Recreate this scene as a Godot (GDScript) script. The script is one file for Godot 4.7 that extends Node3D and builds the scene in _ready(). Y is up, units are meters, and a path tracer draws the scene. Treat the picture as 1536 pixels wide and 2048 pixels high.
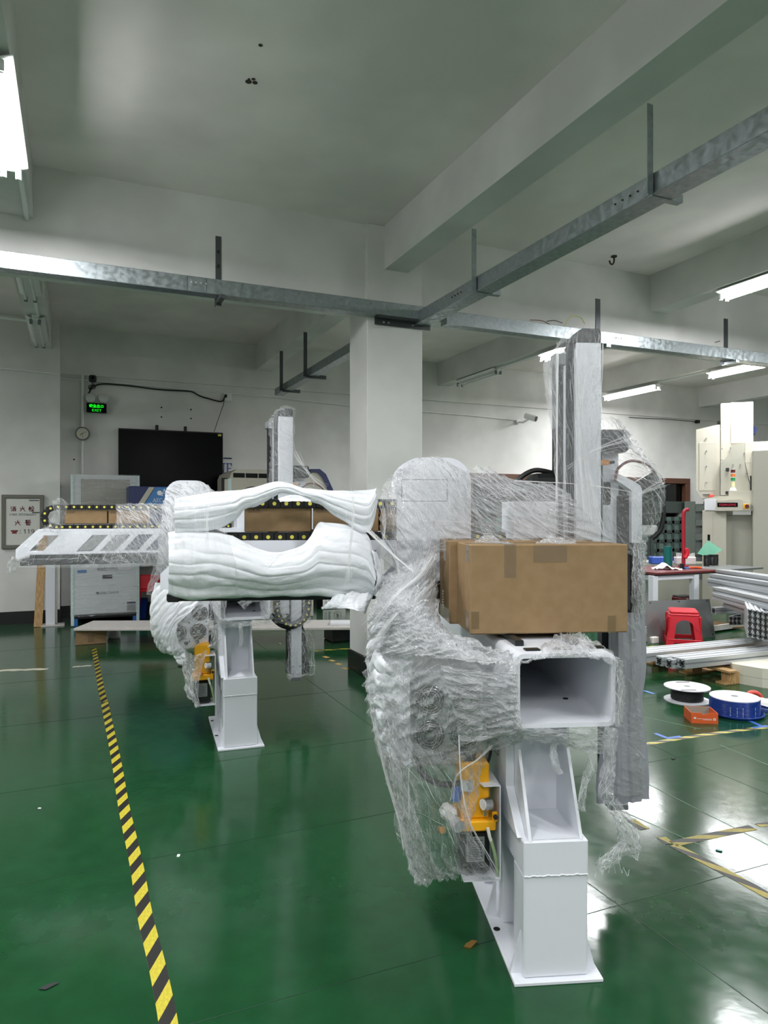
extends Node3D
# A workshop: two white linear robots wrapped in foam and stretch film on a green floor.
# Axes: +x runs along the back wall, -z runs into the room; the camera stands at (0, 1.5, 0) turned to the right.

const FPX := 1400.0
const EYE := Vector3(0, 1.5, 0)
const ROOM := 4.12
var turn_of_view := atan(618.0 / 1400.0)
var rng := RandomNumberGenerator.new()
var M := {}
var T := {}

# ---------------------------------------------------------------- shapes
class B extends RefCounted:
	var v := PackedVector3Array()
	var n := PackedVector3Array()
	var uv := PackedVector2Array()
	var x := Transform3D()

	func tri(a: Vector3, b: Vector3, c: Vector3, na: Vector3, nb: Vector3, nc: Vector3, ua := Vector2.ZERO, ub := Vector2.ZERO, uc := Vector2.ZERO) -> void:
		var k := (b - a).cross(c - a)
		if k.length_squared() < 1e-18:
			return
		if k.dot(na + nb + nc) * x.basis.determinant() > 0.0:
			var t := b; b = c; c = t
			t = nb; nb = nc; nc = t
			var w := ub; ub = uc; uc = w
		v.append(x * a); v.append(x * b); v.append(x * c)
		n.append((x.basis * na).normalized()); n.append((x.basis * nb).normalized()); n.append((x.basis * nc).normalized())
		uv.append(ua); uv.append(ub); uv.append(uc)

	func flat3(a: Vector3, b: Vector3, c: Vector3, hint: Vector3) -> void:
		var k := (b - a).cross(c - a).normalized()
		if k.dot(hint) < 0.0:
			k = -k
		tri(a, b, c, k, k, k)

	func quad(a: Vector3, b: Vector3, c: Vector3, d: Vector3, hint: Vector3) -> void:
		var k := (b - a).cross(c - a) + (c - a).cross(d - a)
		k = k.normalized()
		if k.dot(hint) < 0.0:
			k = -k
		tri(a, b, c, k, k, k, Vector2(0, 1), Vector2(1, 1), Vector2(1, 0))
		tri(a, c, d, k, k, k, Vector2(0, 1), Vector2(1, 0), Vector2(0, 0))

	func box(c: Vector3, s: Vector3, ch := 0.0, bs := Basis()) -> B:
		var keep := x
		x = x * Transform3D(bs, c)
		var h := s * 0.5
		ch = minf(ch, minf(h.x, minf(h.y, h.z)) * 0.9)
		if ch <= 0.0:
			for a in 3:
				for sg in [-1.0, 1.0]:
					var d := Vector3.ZERO; d[a] = h[a] * sg
					var e := Vector3.ZERO; e[(a + 1) % 3] = h[(a + 1) % 3]
					var f := Vector3.ZERO; f[(a + 2) % 3] = h[(a + 2) % 3]
					quad(d - e - f, d + e - f, d + e + f, d - e + f, d)
		else:
			for a in 3:
				var b := (a + 1) % 3
				var g := (a + 2) % 3
				for sg in [-1.0, 1.0]:
					var p := []
					for q in [[-1, -1], [1, -1], [1, 1], [-1, 1]]:
						var w := Vector3.ZERO
						w[a] = h[a] * sg; w[b] = (h[b] - ch) * q[0]; w[g] = (h[g] - ch) * q[1]
						p.append(w)
					var o := Vector3.ZERO; o[a] = sg
					quad(p[0], p[1], p[2], p[3], o)
					for sh in [-1.0, 1.0]:
						var r := []
						for t in [-1.0, 1.0]:
							var w1 := Vector3.ZERO
							w1[a] = h[a] * sg; w1[b] = (h[b] - ch) * sh; w1[g] = (h[g] - ch) * t
							var w2 := Vector3.ZERO
							w2[a] = (h[a] - ch) * sg; w2[b] = h[b] * sh; w2[g] = (h[g] - ch) * t
							r.append(w1); r.append(w2)
						o = Vector3.ZERO; o[a] = sg; o[b] = sh
						quad(r[0], r[1], r[3], r[2], o)
			for sx in [-1.0, 1.0]:
				for sy in [-1.0, 1.0]:
					for sz in [-1.0, 1.0]:
						flat3(Vector3(sx * h.x, sy * (h.y - ch), sz * (h.z - ch)), Vector3(sx * (h.x - ch), sy * h.y, sz * (h.z - ch)), Vector3(sx * (h.x - ch), sy * (h.y - ch), sz * h.z), Vector3(sx, sy, sz))
		x = keep
		return self

	# polygon in the xy plane, drawn out from z = 0 to z = deep
	func prism(poly: PackedVector2Array, deep: float, at := Transform3D()) -> B:
		var keep := x
		x = x * at
		var ix := Geometry2D.triangulate_polygon(poly)
		for i in range(0, ix.size(), 3):
			var a := poly[ix[i]]; var b := poly[ix[i + 1]]; var c := poly[ix[i + 2]]
			flat3(Vector3(a.x, a.y, 0), Vector3(b.x, b.y, 0), Vector3(c.x, c.y, 0), Vector3(0, 0, -signf(deep)))
			flat3(Vector3(a.x, a.y, deep), Vector3(b.x, b.y, deep), Vector3(c.x, c.y, deep), Vector3(0, 0, signf(deep)))
		var cw := 1.0 if Geometry2D.is_polygon_clockwise(poly) else -1.0
		for i in poly.size():
			var a := poly[i]; var b := poly[(i + 1) % poly.size()]
			var o := Vector2(-(b - a).y, (b - a).x) * cw
			quad(Vector3(a.x, a.y, 0), Vector3(b.x, b.y, 0), Vector3(b.x, b.y, deep), Vector3(a.x, a.y, deep), Vector3(o.x, o.y, 0))
		x = keep
		return self

	func tube(pts: Array, r: float, sides := 6, ends := true, taper := false) -> B:
		var m := pts.size()
		if m < 2:
			return self
		var up := Vector3.UP
		var t0: Vector3 = (pts[1] - pts[0]).normalized()
		if absf(t0.dot(up)) > 0.9:
			up = Vector3.RIGHT
		var side := t0.cross(up).normalized()
		var rings := []
		var outs := []
		for i in m:
			var t: Vector3 = (pts[mini(i + 1, m - 1)] - pts[maxi(i - 1, 0)]).normalized()
			side = (side - t * side.dot(t)).normalized()
			var o := t.cross(side)
			var k := r
			if taper:
				k = r * maxf(0.15, sin(PI * (i + 0.3) / (m - 0.4)))
			var ring := []
			var out := []
			for j in sides:
				var d := side * cos(TAU * j / sides) + o * sin(TAU * j / sides)
				ring.append(pts[i] + d * k); out.append(d)
			rings.append(ring); outs.append(out)
		for i in m - 1:
			for j in sides:
				var l := (j + 1) % sides
				tri(rings[i][j], rings[i][l], rings[i + 1][l], outs[i][j], outs[i][l], outs[i + 1][l])
				tri(rings[i][j], rings[i + 1][l], rings[i + 1][j], outs[i][j], outs[i + 1][l], outs[i + 1][j])
		if ends:
			for j in range(1, sides - 1):
				flat3(rings[0][0], rings[0][j], rings[0][j + 1], pts[0] - pts[1])
				flat3(rings[m - 1][0], rings[m - 1][j], rings[m - 1][j + 1], pts[m - 1] - pts[m - 2])
		return self

	# profile of (radius, height) turned about the y axis; a sharp corner is a point given twice
	func lathe(prof: Array, seg := 24, at := Transform3D()) -> B:
		var keep := x
		x = x * at
		for i in prof.size() - 1:
			var p: Vector2 = prof[i]; var q: Vector2 = prof[i + 1]
			if p.is_equal_approx(q):
				continue
			var no := Vector2((q - p).y, -(q - p).x).normalized()
			var n0 := no; var n1 := no
			if i > 0 and not prof[i - 1].is_equal_approx(p):
				var e: Vector2 = p - prof[i - 1]
				var g := Vector2(e.y, -e.x).normalized()
				if g.dot(no) > 0.5:
					n0 = (g + no).normalized()
			if i + 2 < prof.size() and not prof[i + 2].is_equal_approx(q):
				var e: Vector2 = prof[i + 2] - q
				var g := Vector2(e.y, -e.x).normalized()
				if g.dot(no) > 0.5:
					n1 = (g + no).normalized()
			for j in seg:
				var a := TAU * j / seg; var b := TAU * (j + 1) / seg
				var da := Vector3(cos(a), 0, sin(a)); var db := Vector3(cos(b), 0, sin(b))
				var y := Vector3.UP
				tri(da * p.x + y * p.y, db * p.x + y * p.y, db * q.x + y * q.y, da * n0.x + y * n0.y, db * n0.x + y * n0.y, db * n1.x + y * n1.y)
				tri(da * p.x + y * p.y, db * q.x + y * q.y, da * q.x + y * q.y, da * n0.x + y * n0.y, db * n1.x + y * n1.y, da * n1.x + y * n1.y)
		x = keep
		return self

	func cyl(c: Vector3, r: float, h: float, axis := Vector3.UP, seg := 20) -> B:
		var bs := Basis()
		if absf(axis.normalized().y) < 0.999:
			bs = Basis(Quaternion(Vector3.UP, axis.normalized()))
		return lathe([Vector2(0, h * 0.5), Vector2(r, h * 0.5), Vector2(r, h * 0.5), Vector2(r, -h * 0.5), Vector2(r, -h * 0.5), Vector2(0, -h * 0.5)].map(func(p): return Vector2(p.x, -p.y)), seg, Transform3D(bs, c))

	# a grid of points, shaded smooth
	func sheet(p: PackedVector3Array, nu: int, nv: int, towards := Vector3.ZERO) -> B:
		var no := PackedVector3Array()
		no.resize(p.size())
		for j in nv:
			for i in nu:
				var du := p[j * nu + mini(i + 1, nu - 1)] - p[j * nu + maxi(i - 1, 0)]
				var dv := p[mini(j + 1, nv - 1) * nu + i] - p[maxi(j - 1, 0) * nu + i]
				var k := du.cross(dv).normalized()
				no[j * nu + i] = k
		var flip := 1.0
		if towards != Vector3.ZERO and no[(nv / 2) * nu + nu / 2].dot(towards) < 0.0:
			flip = -1.0
		for j in nv - 1:
			for i in nu - 1:
				var a := j * nu + i
				var b := a + 1; var c := a + nu + 1; var d := a + nu
				var ua := Vector2(float(i) / (nu - 1), float(j) / (nv - 1))
				var ub := Vector2(float(i + 1) / (nu - 1), ua.y)
				var uc := Vector2(ub.x, float(j + 1) / (nv - 1))
				var ud := Vector2(ua.x, uc.y)
				tri(p[a], p[b], p[c], no[a] * flip, no[b] * flip, no[c] * flip, ua, ub, uc)
				tri(p[a], p[c], p[d], no[a] * flip, no[c] * flip, no[d] * flip, ua, uc, ud)
		return self

	func mesh() -> ArrayMesh:
		var s := []
		s.resize(Mesh.ARRAY_MAX)
		s[Mesh.ARRAY_VERTEX] = v; s[Mesh.ARRAY_NORMAL] = n; s[Mesh.ARRAY_TEX_UV] = uv
		var m := ArrayMesh.new()
		m.add_surface_from_arrays(Mesh.PRIMITIVE_TRIANGLES, s)
		return m


# ---------------------------------------------------------------- places
func right_of_view() -> Vector3:
	return Vector3(cos(turn_of_view), 0, sin(turn_of_view))

func view() -> Vector3:
	return Vector3(sin(turn_of_view), 0, -cos(turn_of_view))

# surveyed points: photo pixel and distance in front of the camera, turned into metres once
func at(px: float, py: float, d: float) -> Vector3:
	return EYE + right_of_view() * ((px - 768.0) / FPX * d) + view() * d + Vector3.UP * ((1024.0 - py) / FPX * d)

func on_floor(px: float, py: float, h := 0.0) -> Vector3:
	return at(px, py, (1.5 - h) * FPX / (py - 1024.0))

func on_wall(px: float, py: float, z: float) -> Vector3:
	var d := right_of_view() * ((px - 768.0) / FPX) + view() + Vector3.UP * ((1024.0 - py) / FPX)
	return EYE + d * (z / d.z)

# ---------------------------------------------------------------- objects
func numbered(called: String) -> String:
	if not has_node(NodePath(called)):
		return called
	var k := 1
	while has_node(NodePath("%s_%03d" % [called, k])):
		k += 1
	return "%s_%03d" % [called, k]

func obj(called: String, b, m: Material, parent: Node = self) -> MeshInstance3D:
	var o := MeshInstance3D.new()
	o.mesh = b.mesh() if b is B else b
	o.material_override = m
	if parent == self:
		o.name = numbered(called)
	else:
		o.name = called
		var k := 1
		while parent.has_node(NodePath(str(o.name))):
			o.name = "%s_%03d" % [called, k]
			k += 1
	parent.add_child(o, true)
	return o

func stuff(o: Node) -> Node:
	o.set_meta("kind", "stuff")
	return o

func named(o: Node, label: String, category: String, group := "") -> Node:
	o.set_meta("label", label); o.set_meta("category", category)
	if group != "":
		o.set_meta("group", group)
	return o

func lab(o: Node, label: String) -> Node:
	o.set_meta("label", label)
	return o

func thing(called: String, label: String, category: String, where := Vector3.ZERO, turn := 0.0, group := "") -> Node3D:
	var o := Node3D.new()
	o.name = numbered(called)
	add_child(o)
	o.position = where; o.rotation.y = turn
	named(o, label, category, group)
	return o

func part(called: String, parent: Node) -> Node3D:
	var o := Node3D.new()
	o.name = called
	parent.add_child(o, true)
	return o

func struct(called: String, b, m: Material, label := "") -> MeshInstance3D:
	var o := obj(called, b, m)
	o.set_meta("kind", "structure")
	if label != "":
		o.set_meta("label", label)
	return o

func copy_of(src: Node3D, where: Vector3, turn: float, label: String) -> Node3D:
	var c: Node3D = src.duplicate()
	c.name = numbered(str(src.name).rstrip("0123456789").rstrip("_"))
	add_child(c)
	c.position = where; c.rotation.y = turn
	c.set_meta("label", label)
	return c

# ---------------------------------------------------------------- materials
func mat(key: String, c: Color, rough := 0.5, metal := 0.0, spec := 0.5) -> StandardMaterial3D:
	if M.has(key):
		return M[key]
	var m := StandardMaterial3D.new()
	m.resource_name = key
	m.albedo_color = c; m.roughness = rough; m.metallic = metal; m.metallic_specular = spec
	m.cull_mode = BaseMaterial3D.CULL_DISABLED
	M[key] = m
	return m

func noise_tex(key: String, size: int, freq: float, oct: int, as_normal := false, bump := 4.0, ramp: Gradient = null, kind := FastNoiseLite.TYPE_SIMPLEX_SMOOTH, sd := 1) -> NoiseTexture2D:
	if T.has(key):
		return T[key]
	var f := FastNoiseLite.new()
	f.seed = sd; f.noise_type = kind; f.frequency = freq; f.fractal_octaves = oct
	if kind == FastNoiseLite.TYPE_CELLULAR:
		f.cellular_return_type = FastNoiseLite.RETURN_CELL_VALUE
	var t := NoiseTexture2D.new()
	t.width = size; t.height = size; t.seamless = true; t.noise = f
	t.as_normal_map = as_normal; t.bump_strength = bump
	if ramp:
		t.color_ramp = ramp
	T[key] = t
	return t

func ramp(a: Color, b: Color, from := 0.0, to := 1.0) -> Gradient:
	var g := Gradient.new()
	g.offsets = PackedFloat32Array([from, to]); g.colors = PackedColorArray([a, b])
	return g

func triplanar(m: StandardMaterial3D, scale: Vector3, world := false) -> StandardMaterial3D:
	m.uv1_triplanar = true; m.uv1_world_triplanar = world; m.uv1_scale = scale
	return m

func c8(r: int, g: int, b: int) -> Color:
	return Color8(r, g, b)

func make_materials() -> void:
	var m: StandardMaterial3D
	m = mat("wall_paint", c8(230, 230, 226), 0.6, 0.0, 0.3)
	m.albedo_texture = noise_tex("blotch", 512, 0.006, 4, false, 1, ramp(c8(238, 238, 238), c8(255, 255, 255), 0.25, 0.75))
	triplanar(m, Vector3(0.25, 0.25, 0.25), true)
	m = mat("ceiling_paint", c8(247, 241, 237), 0.75, 0.0, 0.2)
	m.albedo_texture = T.blotch
	triplanar(m, Vector3(0.2, 0.2, 0.2), true)
	m = mat("floor_epoxy", c8(27, 73, 42), 0.16, 0.0, 0.42)
	m.albedo_texture = noise_tex("floor_tone", 1024, 0.012, 5, false, 1, ramp(c8(228, 234, 230), c8(255, 255, 255), 0.2, 0.8), FastNoiseLite.TYPE_SIMPLEX_SMOOTH, 3)
	m.roughness_texture = noise_tex("floor_rough", 1024, 0.02, 5, false, 1, ramp(Color(0.82, 0.82, 0.82), Color(1, 1, 1), 0.3, 0.7), FastNoiseLite.TYPE_SIMPLEX_SMOOTH, 5)
	m.roughness = 0.15
	m.normal_enabled = true; m.normal_scale = 0.06
	m.normal_texture = noise_tex("floor_wave", 1024, 0.03, 4, true, 1.2, null, FastNoiseLite.TYPE_SIMPLEX_SMOOTH, 8)
	triplanar(m, Vector3(0.5, 0.5, 0.5), true)
	mat("joint", c8(14, 52, 32), 0.6)
	mat("joint_pale", c8(120, 150, 125), 0.6)
	mat("skirting_black", c8(22, 24, 24), 0.35)
	m = mat("galvanised", c8(176, 184, 186), 0.34, 0.85)
	m.albedo_texture = noise_tex("spangle", 512, 0.05, 3, false, 1, ramp(c8(218, 220, 222), c8(255, 255, 255), 0.0, 1.0), FastNoiseLite.TYPE_CELLULAR, 2)
	m.roughness_texture = noise_tex("smear", 512, 0.02, 4, false, 1, ramp(Color(0.6, 0.6, 0.6), Color(1, 1, 1), 0.3, 0.7), FastNoiseLite.TYPE_SIMPLEX_SMOOTH, 12)
	m.roughness = 0.5
	triplanar(m, Vector3(1.5, 1.5, 1.5))
	mat("steel_dark", c8(92, 96, 98), 0.5, 0.7)
	mat("rust", c8(60, 50, 42), 0.7, 0.3)
	mat("machine_white", c8(222, 225, 231), 0.36, 0.0, 0.5)
	mat("weld", c8(226, 228, 232), 0.45)
	mat("black_plastic", c8(16, 16, 18), 0.42)
	mat("black_gloss", c8(10, 11, 13), 0.2, 0.0, 0.25)
	mat("rail_dark", c8(38, 42, 45), 0.35, 0.5)
	mat("yellow_pin", c8(214, 206, 84), 0.45)
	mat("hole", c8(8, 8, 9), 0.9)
	mat("alu", c8(198, 202, 205), 0.38, 0.5)
	mat("chrome", c8(205, 206, 205), 0.16, 1.0)
	mat("yellow_paint", c8(238, 172, 22), 0.36)
	mat("motor_black", c8(28, 29, 30), 0.3)
	mat("nameplate", c8(150, 154, 154), 0.4, 0.3)
	mat("ink", c8(34, 34, 36), 0.7)
	mat("ink_white", c8(232, 232, 230), 0.6)
	mat("hose_green", c8(150, 178, 128), 0.35)
	mat("hose_white", c8(228, 226, 214), 0.4)
	mat("blue_fit", c8(38, 92, 176), 0.4)
	mat("brass", c8(198, 150, 84), 0.3, 0.8)
	mat("orange_block", c8(206, 138, 62), 0.5)
	mat("cable_black", c8(20, 20, 21), 0.45)
	mat("cable_brown", c8(104, 52, 44), 0.5)
	mat("grey_plastic", c8(120, 124, 126), 0.5)
	m = mat("card", c8(145, 121, 90), 0.72, 0.0, 0.25)
	m.albedo_texture = noise_tex("card_tone", 512, 0.01, 5, false, 1, ramp(c8(243, 241, 238), c8(255, 255, 255), 0.2, 0.8), FastNoiseLite.TYPE_SIMPLEX_SMOOTH, 21)
	triplanar(m, Vector3(3, 3, 3))
	m = mat("tape_clear", Color(0.56, 0.47, 0.33, 0.22), 0.1, 0.0, 0.6)
	m.transparency = BaseMaterial3D.TRANSPARENCY_ALPHA
	m = mat("foam", c8(236, 239, 243), 0.62, 0.0, 0.3)
	m.backlight_enabled = true; m.backlight = Color(0.22, 0.23, 0.24)
	m.normal_enabled = true; m.normal_scale = 0.5
	m.normal_texture = noise_tex("foam_skin", 512, 0.09, 3, true, 3.0, null, FastNoiseLite.TYPE_SIMPLEX_SMOOTH, 31)
	m.uv1_scale = Vector3(5, 5, 1)
	m = mat("foam_grey", c8(150, 152, 158), 0.5, 0.0, 0.4)
	m.normal_enabled = true; m.normal_scale = 0.5
	m.normal_texture = T.foam_skin
	m.uv1_scale = Vector3(2, 6, 1)
	m = mat("film", Color(0.95, 0.96, 0.97, 0.12), 0.08, 0.0, 0.75)
	m.transparency = BaseMaterial3D.TRANSPARENCY_ALPHA
	m.normal_enabled = true; m.normal_scale = 2.2
	m.normal_texture = noise_tex("film_wrinkle", 1024, 0.035, 4, true, 9.0, null, FastNoiseLite.TYPE_SIMPLEX_SMOOTH, 41)
	m.uv1_scale = Vector3(2, 6, 1)
	m = mat("film_thick", Color(0.95, 0.96, 0.97, 0.26), 0.10, 0.0, 0.75)
	m.transparency = BaseMaterial3D.TRANSPARENCY_ALPHA
	m.normal_enabled = true; m.normal_scale = 2.2
	m.normal_texture = T.film_wrinkle
	m.uv1_scale = Vector3(2, 6, 1)
	m = mat("film_dense", Color(0.96, 0.97, 0.98, 0.46), 0.12, 0.0, 0.75)
	m.transparency = BaseMaterial3D.TRANSPARENCY_ALPHA
	m.backlight_enabled = true; m.backlight = Color(0.3, 0.3, 0.3)
	m.normal_enabled = true; m.normal_scale = 2.2
	m.normal_texture = T.film_wrinkle
	m.uv1_scale = Vector3(2, 6, 1)
	m = mat("crease", c8(252, 253, 254), 0.22, 0.0, 0.75)
	m.backlight_enabled = true; m.backlight = Color(0.7, 0.7, 0.7)
	mat("cream", c8(184, 181, 166), 0.5)
	mat("cream_grey", c8(166, 165, 152), 0.5)
	mat("red_plastic", c8(206, 34, 50), 0.32)
	mat("red_paint", c8(150, 26, 40), 0.4)
	mat("red_top", c8(104, 44, 44), 0.35)
	mat("dark_red", c8(88, 22, 26), 0.5)
	mat("navy", c8(32, 44, 92), 0.35)
	mat("sky_blue", c8(64, 122, 182), 0.4)
	mat("blue_bin", c8(62, 96, 190), 0.4)
	mat("blue_tape", c8(62, 110, 196), 0.45)
	mat("blue_hose", c8(24, 62, 148), 0.25)
	mat("green_roll", c8(16, 92, 88), 0.25)
	mat("sheet_metal", c8(134, 138, 138), 0.4, 0.55)
	mat("brown_frame", c8(92, 58, 42), 0.5)
	mat("gate_green", c8(64, 73, 70), 0.4)
	mat("grey_panel", c8(112, 120, 114), 0.5)
	mat("cloth_white", c8(232, 230, 222), 0.8)
	mat("pad_white", c8(222, 219, 202), 0.75)
	mat("orange_card", c8(226, 98, 44), 0.5)
	mat("card_grey", c8(150, 150, 138), 0.7)
	mat("paper", c8(232, 233, 238), 0.6)
	mat("paint_chip", c8(196, 192, 172), 0.7)
	m = mat("pine", c8(206, 172, 122), 0.6)
	m.albedo_texture = noise_tex("grain", 512, 0.02, 4, false, 1, ramp(c8(196, 180, 160), c8(255, 255, 255), 0.2, 0.8), FastNoiseLite.TYPE_SIMPLEX_SMOOTH, 51)
	triplanar(m, Vector3(8, 1, 8))
	m = mat("board_white", c8(212, 208, 204), 0.5)
	m.albedo_texture = T.card_tone
	triplanar(m, Vector3(2, 2, 2))
	m = mat("dark_glass", Color(0.02, 0.03, 0.035, 1.0), 0.08)
	m = mat("pane_green", Color(0.42, 0.50, 0.48, 0.45), 0.1)
	m.transparency = BaseMaterial3D.TRANSPARENCY_ALPHA
	mat("gate_pane", c8(92, 116, 110), 0.12)
	m = mat("mint_sheet", Color(0.60, 0.92, 0.80, 0.6), 0.24)
	m.transparency = BaseMaterial3D.TRANSPARENCY_ALPHA
	m = mat("glow_tube", c8(255, 255, 255), 0.3)
	m.emission_enabled = true; m.emission = Color(0.99, 0.99, 1.0); m.emission_energy_multiplier = 36.0
	m = mat("glow_green", c8(30, 200, 60), 0.4)
	m.emission_enabled = true; m.emission = Color(0.08, 1.0, 0.15); m.emission_energy_multiplier = 1.0
	m = mat("glow_red", c8(160, 30, 50), 0.4)
	m.emission_enabled = true; m.emission = Color(0.75, 0.1, 0.2); m.emission_energy_multiplier = 0.5
	mat("lamp_white", c8(236, 238, 236), 0.35)
	mat("tube_off", c8(225, 228, 226), 0.2)
	mat("frosted", c8(214, 216, 214), 0.2)
	m = mat("hazard", c8(255, 255, 255), 0.4)
	m.albedo_texture = hazard_tex()
	m = mat("hazard_worn", c8(205, 200, 178), 0.5)
	m.albedo_texture = T.hazard

func hazard_tex() -> ImageTexture:
	var im := Image.create(128, 64, false, Image.FORMAT_RGB8)
	var f := FastNoiseLite.new()
	f.seed = 4; f.frequency = 0.06
	for y in 64:
		for x in 128:
			var k := fposmod((x + y * 1.22) / 128.0, 1.0)
			var w := 0.9 + 0.12 * f.get_noise_2d(x, y)
			var c := Color(0.84, 0.78, 0.22) if k < 0.5 else Color(0.13, 0.13, 0.12)
			im.set_pixel(x, y, Color(c.r * w, c.g * w, c.b * w))
	T.hazard = ImageTexture.create_from_image(im)
	return T.hazard

# ---------------------------------------------------------------- scene
func _ready() -> void:
	rng.seed = 20240
	var cam := Camera3D.new()
	cam.name = "camera"
	cam.fov = rad_to_deg(2.0 * atan(1024.0 / FPX))
	cam.near = 0.05; cam.far = 80.0
	cam.position = EYE
	cam.rotation.y = -turn_of_view
	add_child(cam)
	cam.current = true
	var env := Environment.new()
	env.background_mode = Environment.BG_COLOR
	env.background_color = Color(0.0, 0.0, 0.0)
	env.tonemap_mode = Environment.TONE_MAPPER_LINEAR
	env.tonemap_exposure = EXPOSURE
	env.sdfgi_enabled = true; env.ssao_enabled = true; env.ssil_enabled = true
	var we := WorldEnvironment.new()
	we.name = "surroundings"
	we.environment = env
	add_child(we)
	make_materials()
	build_room()
	build_lamps()
	build_trays()
	var near := make_robot("linear_robot", "nearest white linear robot, its open tube end towards us under two large cartons", 1112, 2.24, 645, true)
	var far := make_robot("linear_robot", "smaller-looking white linear robot behind, its slotted arm reaching towards the left wall", 481, 4.44, 300, false)
	wrap_near(near)
	wrap_far(far)
	build_boxes(near, far)
	build_tapes()
	build_wall_things()
	build_left_things()
	build_right_things()
	build_litter()

const EXPOSURE := 1.0
const LAMP_ENERGY := 7.9
const ZB := -10.9      # back wall
const ZC := -5.86      # front of the column row

func wall_box(lo: Vector3, hi: Vector3) -> B:
	return B.new().box((lo + hi) * 0.5, hi - lo)

func build_room() -> void:
	struct("floor", wall_box(Vector3(-7.5, -0.2, -11.2), Vector3(16.2, 0, 7.2)), M.floor_epoxy, "glossy green epoxy floor with scratches and faint joints")
	struct("ceiling", wall_box(Vector3(-7.5, ROOM, -11.2), Vector3(16.2, ROOM + 0.2, 7.2)), M.ceiling_paint, "flat grey-white painted ceiling between beams")
	var back := B.new()
	back.box(Vector3(-0.52, ROOM * 0.5, ZB - 0.13), Vector3(13.96, ROOM, 0.26))
	back.box(Vector3(13.96, ROOM * 0.5, ZB - 0.13), Vector3(4.48, ROOM, 0.26))
	back.box(Vector3(9.09, 3.13, ZB - 0.13), Vector3(5.26, 1.98, 0.26))
	struct("wall_back", back, M.wall_paint, "long white back wall with a wide doorway near its right end")
	struct("wall_left", wall_box(Vector3(-7.5, 0, -11.2), Vector3(-7.3, ROOM, 7.2)), M.wall_paint)
	struct("wall_right", wall_box(Vector3(16.0, 0, -11.2), Vector3(16.2, ROOM, 7.2)), M.wall_paint)
	struct("wall_front", wall_box(Vector3(-7.5, 0, 7.0), Vector3(16.2, ROOM, 7.2)), M.wall_paint)
	# the shaft behind the doorway, so that it is closed and dark
	var hall := B.new()
	hall.box(Vector3(9.09, 1.2, ZB - 1.7), Vector3(5.9, 2.6, 0.1))
	hall.box(Vector3(9.09, 2.42, ZB - 0.95), Vector3(5.9, 0.1, 1.4))
	hall.box(Vector3(9.09, -0.06, ZB - 0.95), Vector3(5.9, 0.1, 1.4))
	hall.box(Vector3(6.2, 1.2, ZB - 0.95), Vector3(0.1, 2.3, 1.36)); hall.box(Vector3(11.98, 1.2, ZB - 0.95), Vector3(0.1, 2.3, 1.36))
	struct("trim_hall", hall, M.grey_panel)
	# pilaster at the left, column in the middle
	var px := on_wall(120, 900, -10.55).x
	struct("trim_pilaster", wall_box(Vector3(-7.4, 0, ZB), Vector3(px, ROOM, -10.55)), M.wall_paint, "broad shallow pilaster of the back wall at the far left")
	var col := B.new().box(Vector3(2.70, ROOM * 0.5 + 0.09, ZC - 0.22), Vector3(0.56, ROOM - 0.18, 0.44), 0.006)
	var c := struct("trim_column", col, M.wall_paint, "square white concrete column in the middle of the workshop")
	var sk := obj("skirting", B.new().box(Vector3(2.70, 0.09, ZC - 0.22), Vector3(0.59, 0.18, 0.47), 0.004), M.skirting_black, c)
	lab(sk, "black plinth at the column's foot")
	for k in 2:
		var z: float = [ZC - 0.045, -0.9][k]
		struct("trim_cross_beam", wall_box(Vector3(-7.4, 3.32, z - 0.22), Vector3(16.1, ROOM, z)), M.wall_paint, "deep white concrete beam crossing above the column" if k == 0 else "")
	struct("trim_cross_beam", wall_box(Vector3(-7.4, 3.45, ZB), Vector3(16.1, ROOM, ZB + 0.04)), M.wall_paint)
	for bx in [-6.7, -3.55, -0.41, 2.71, 5.94, 9.08, 12.2, 15.3]:
		struct("trim_beam", wall_box(Vector3(bx - 0.12, 3.72, ZB), Vector3(bx + 0.12, ROOM, 7.1)), M.wall_paint)
	struct("baseboard_back", wall_box(Vector3(-7.3, 0, ZB), Vector3(6.4, 0.17, ZB + 0.015)), M.skirting_black)
	struct("baseboard_pilaster", wall_box(Vector3(-7.3, 0, -10.55), Vector3(px + 0.015, 0.17, -10.535)), M.skirting_black)
	# joints in the floor
	var fl: Node = get_node("floor")
	var dark := B.new()
	for z in [-2.05, -3.2, -4.3, -5.5, -7.0, -8.6]:
		dark.box(Vector3(4.0, 0.0004, z), Vector3(22, 0.0008, 0.003), 0, Basis(Vector3.UP, 0.015 * sin(z * 7.0)))
	for x in [-3.6, -1.2, 1.9, 3.4, 4.6, 5.6, 6.9]:
		dark.box(Vector3(x, 0.0004, -4.0), Vector3(0.003, 0.0008, 13), 0, Basis(Vector3.UP, 0.02 * sin(x * 5.0)))
	obj("floor_joint", dark, M.joint, fl)
	var pale := B.new()
	for s in [[1270, 1555, 1536, 1690], [1215, 1610, 1400, 1690], [1270, 1430, 1400, 1458], [1440, 1490, 1536, 1530]]:
		var p := on_floor(s[0], s[1]); var q := on_floor(s[2], s[3])
		pale.box((p + q) * 0.5 + Vector3(0, 0.0006, 0), Vector3(0.004, 0.001, p.distance_to(q)), 0, Basis(Vector3.UP, atan2((q - p).x, (q - p).z)))
	obj("floor_scratch", pale, M.joint_pale, fl)

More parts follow.
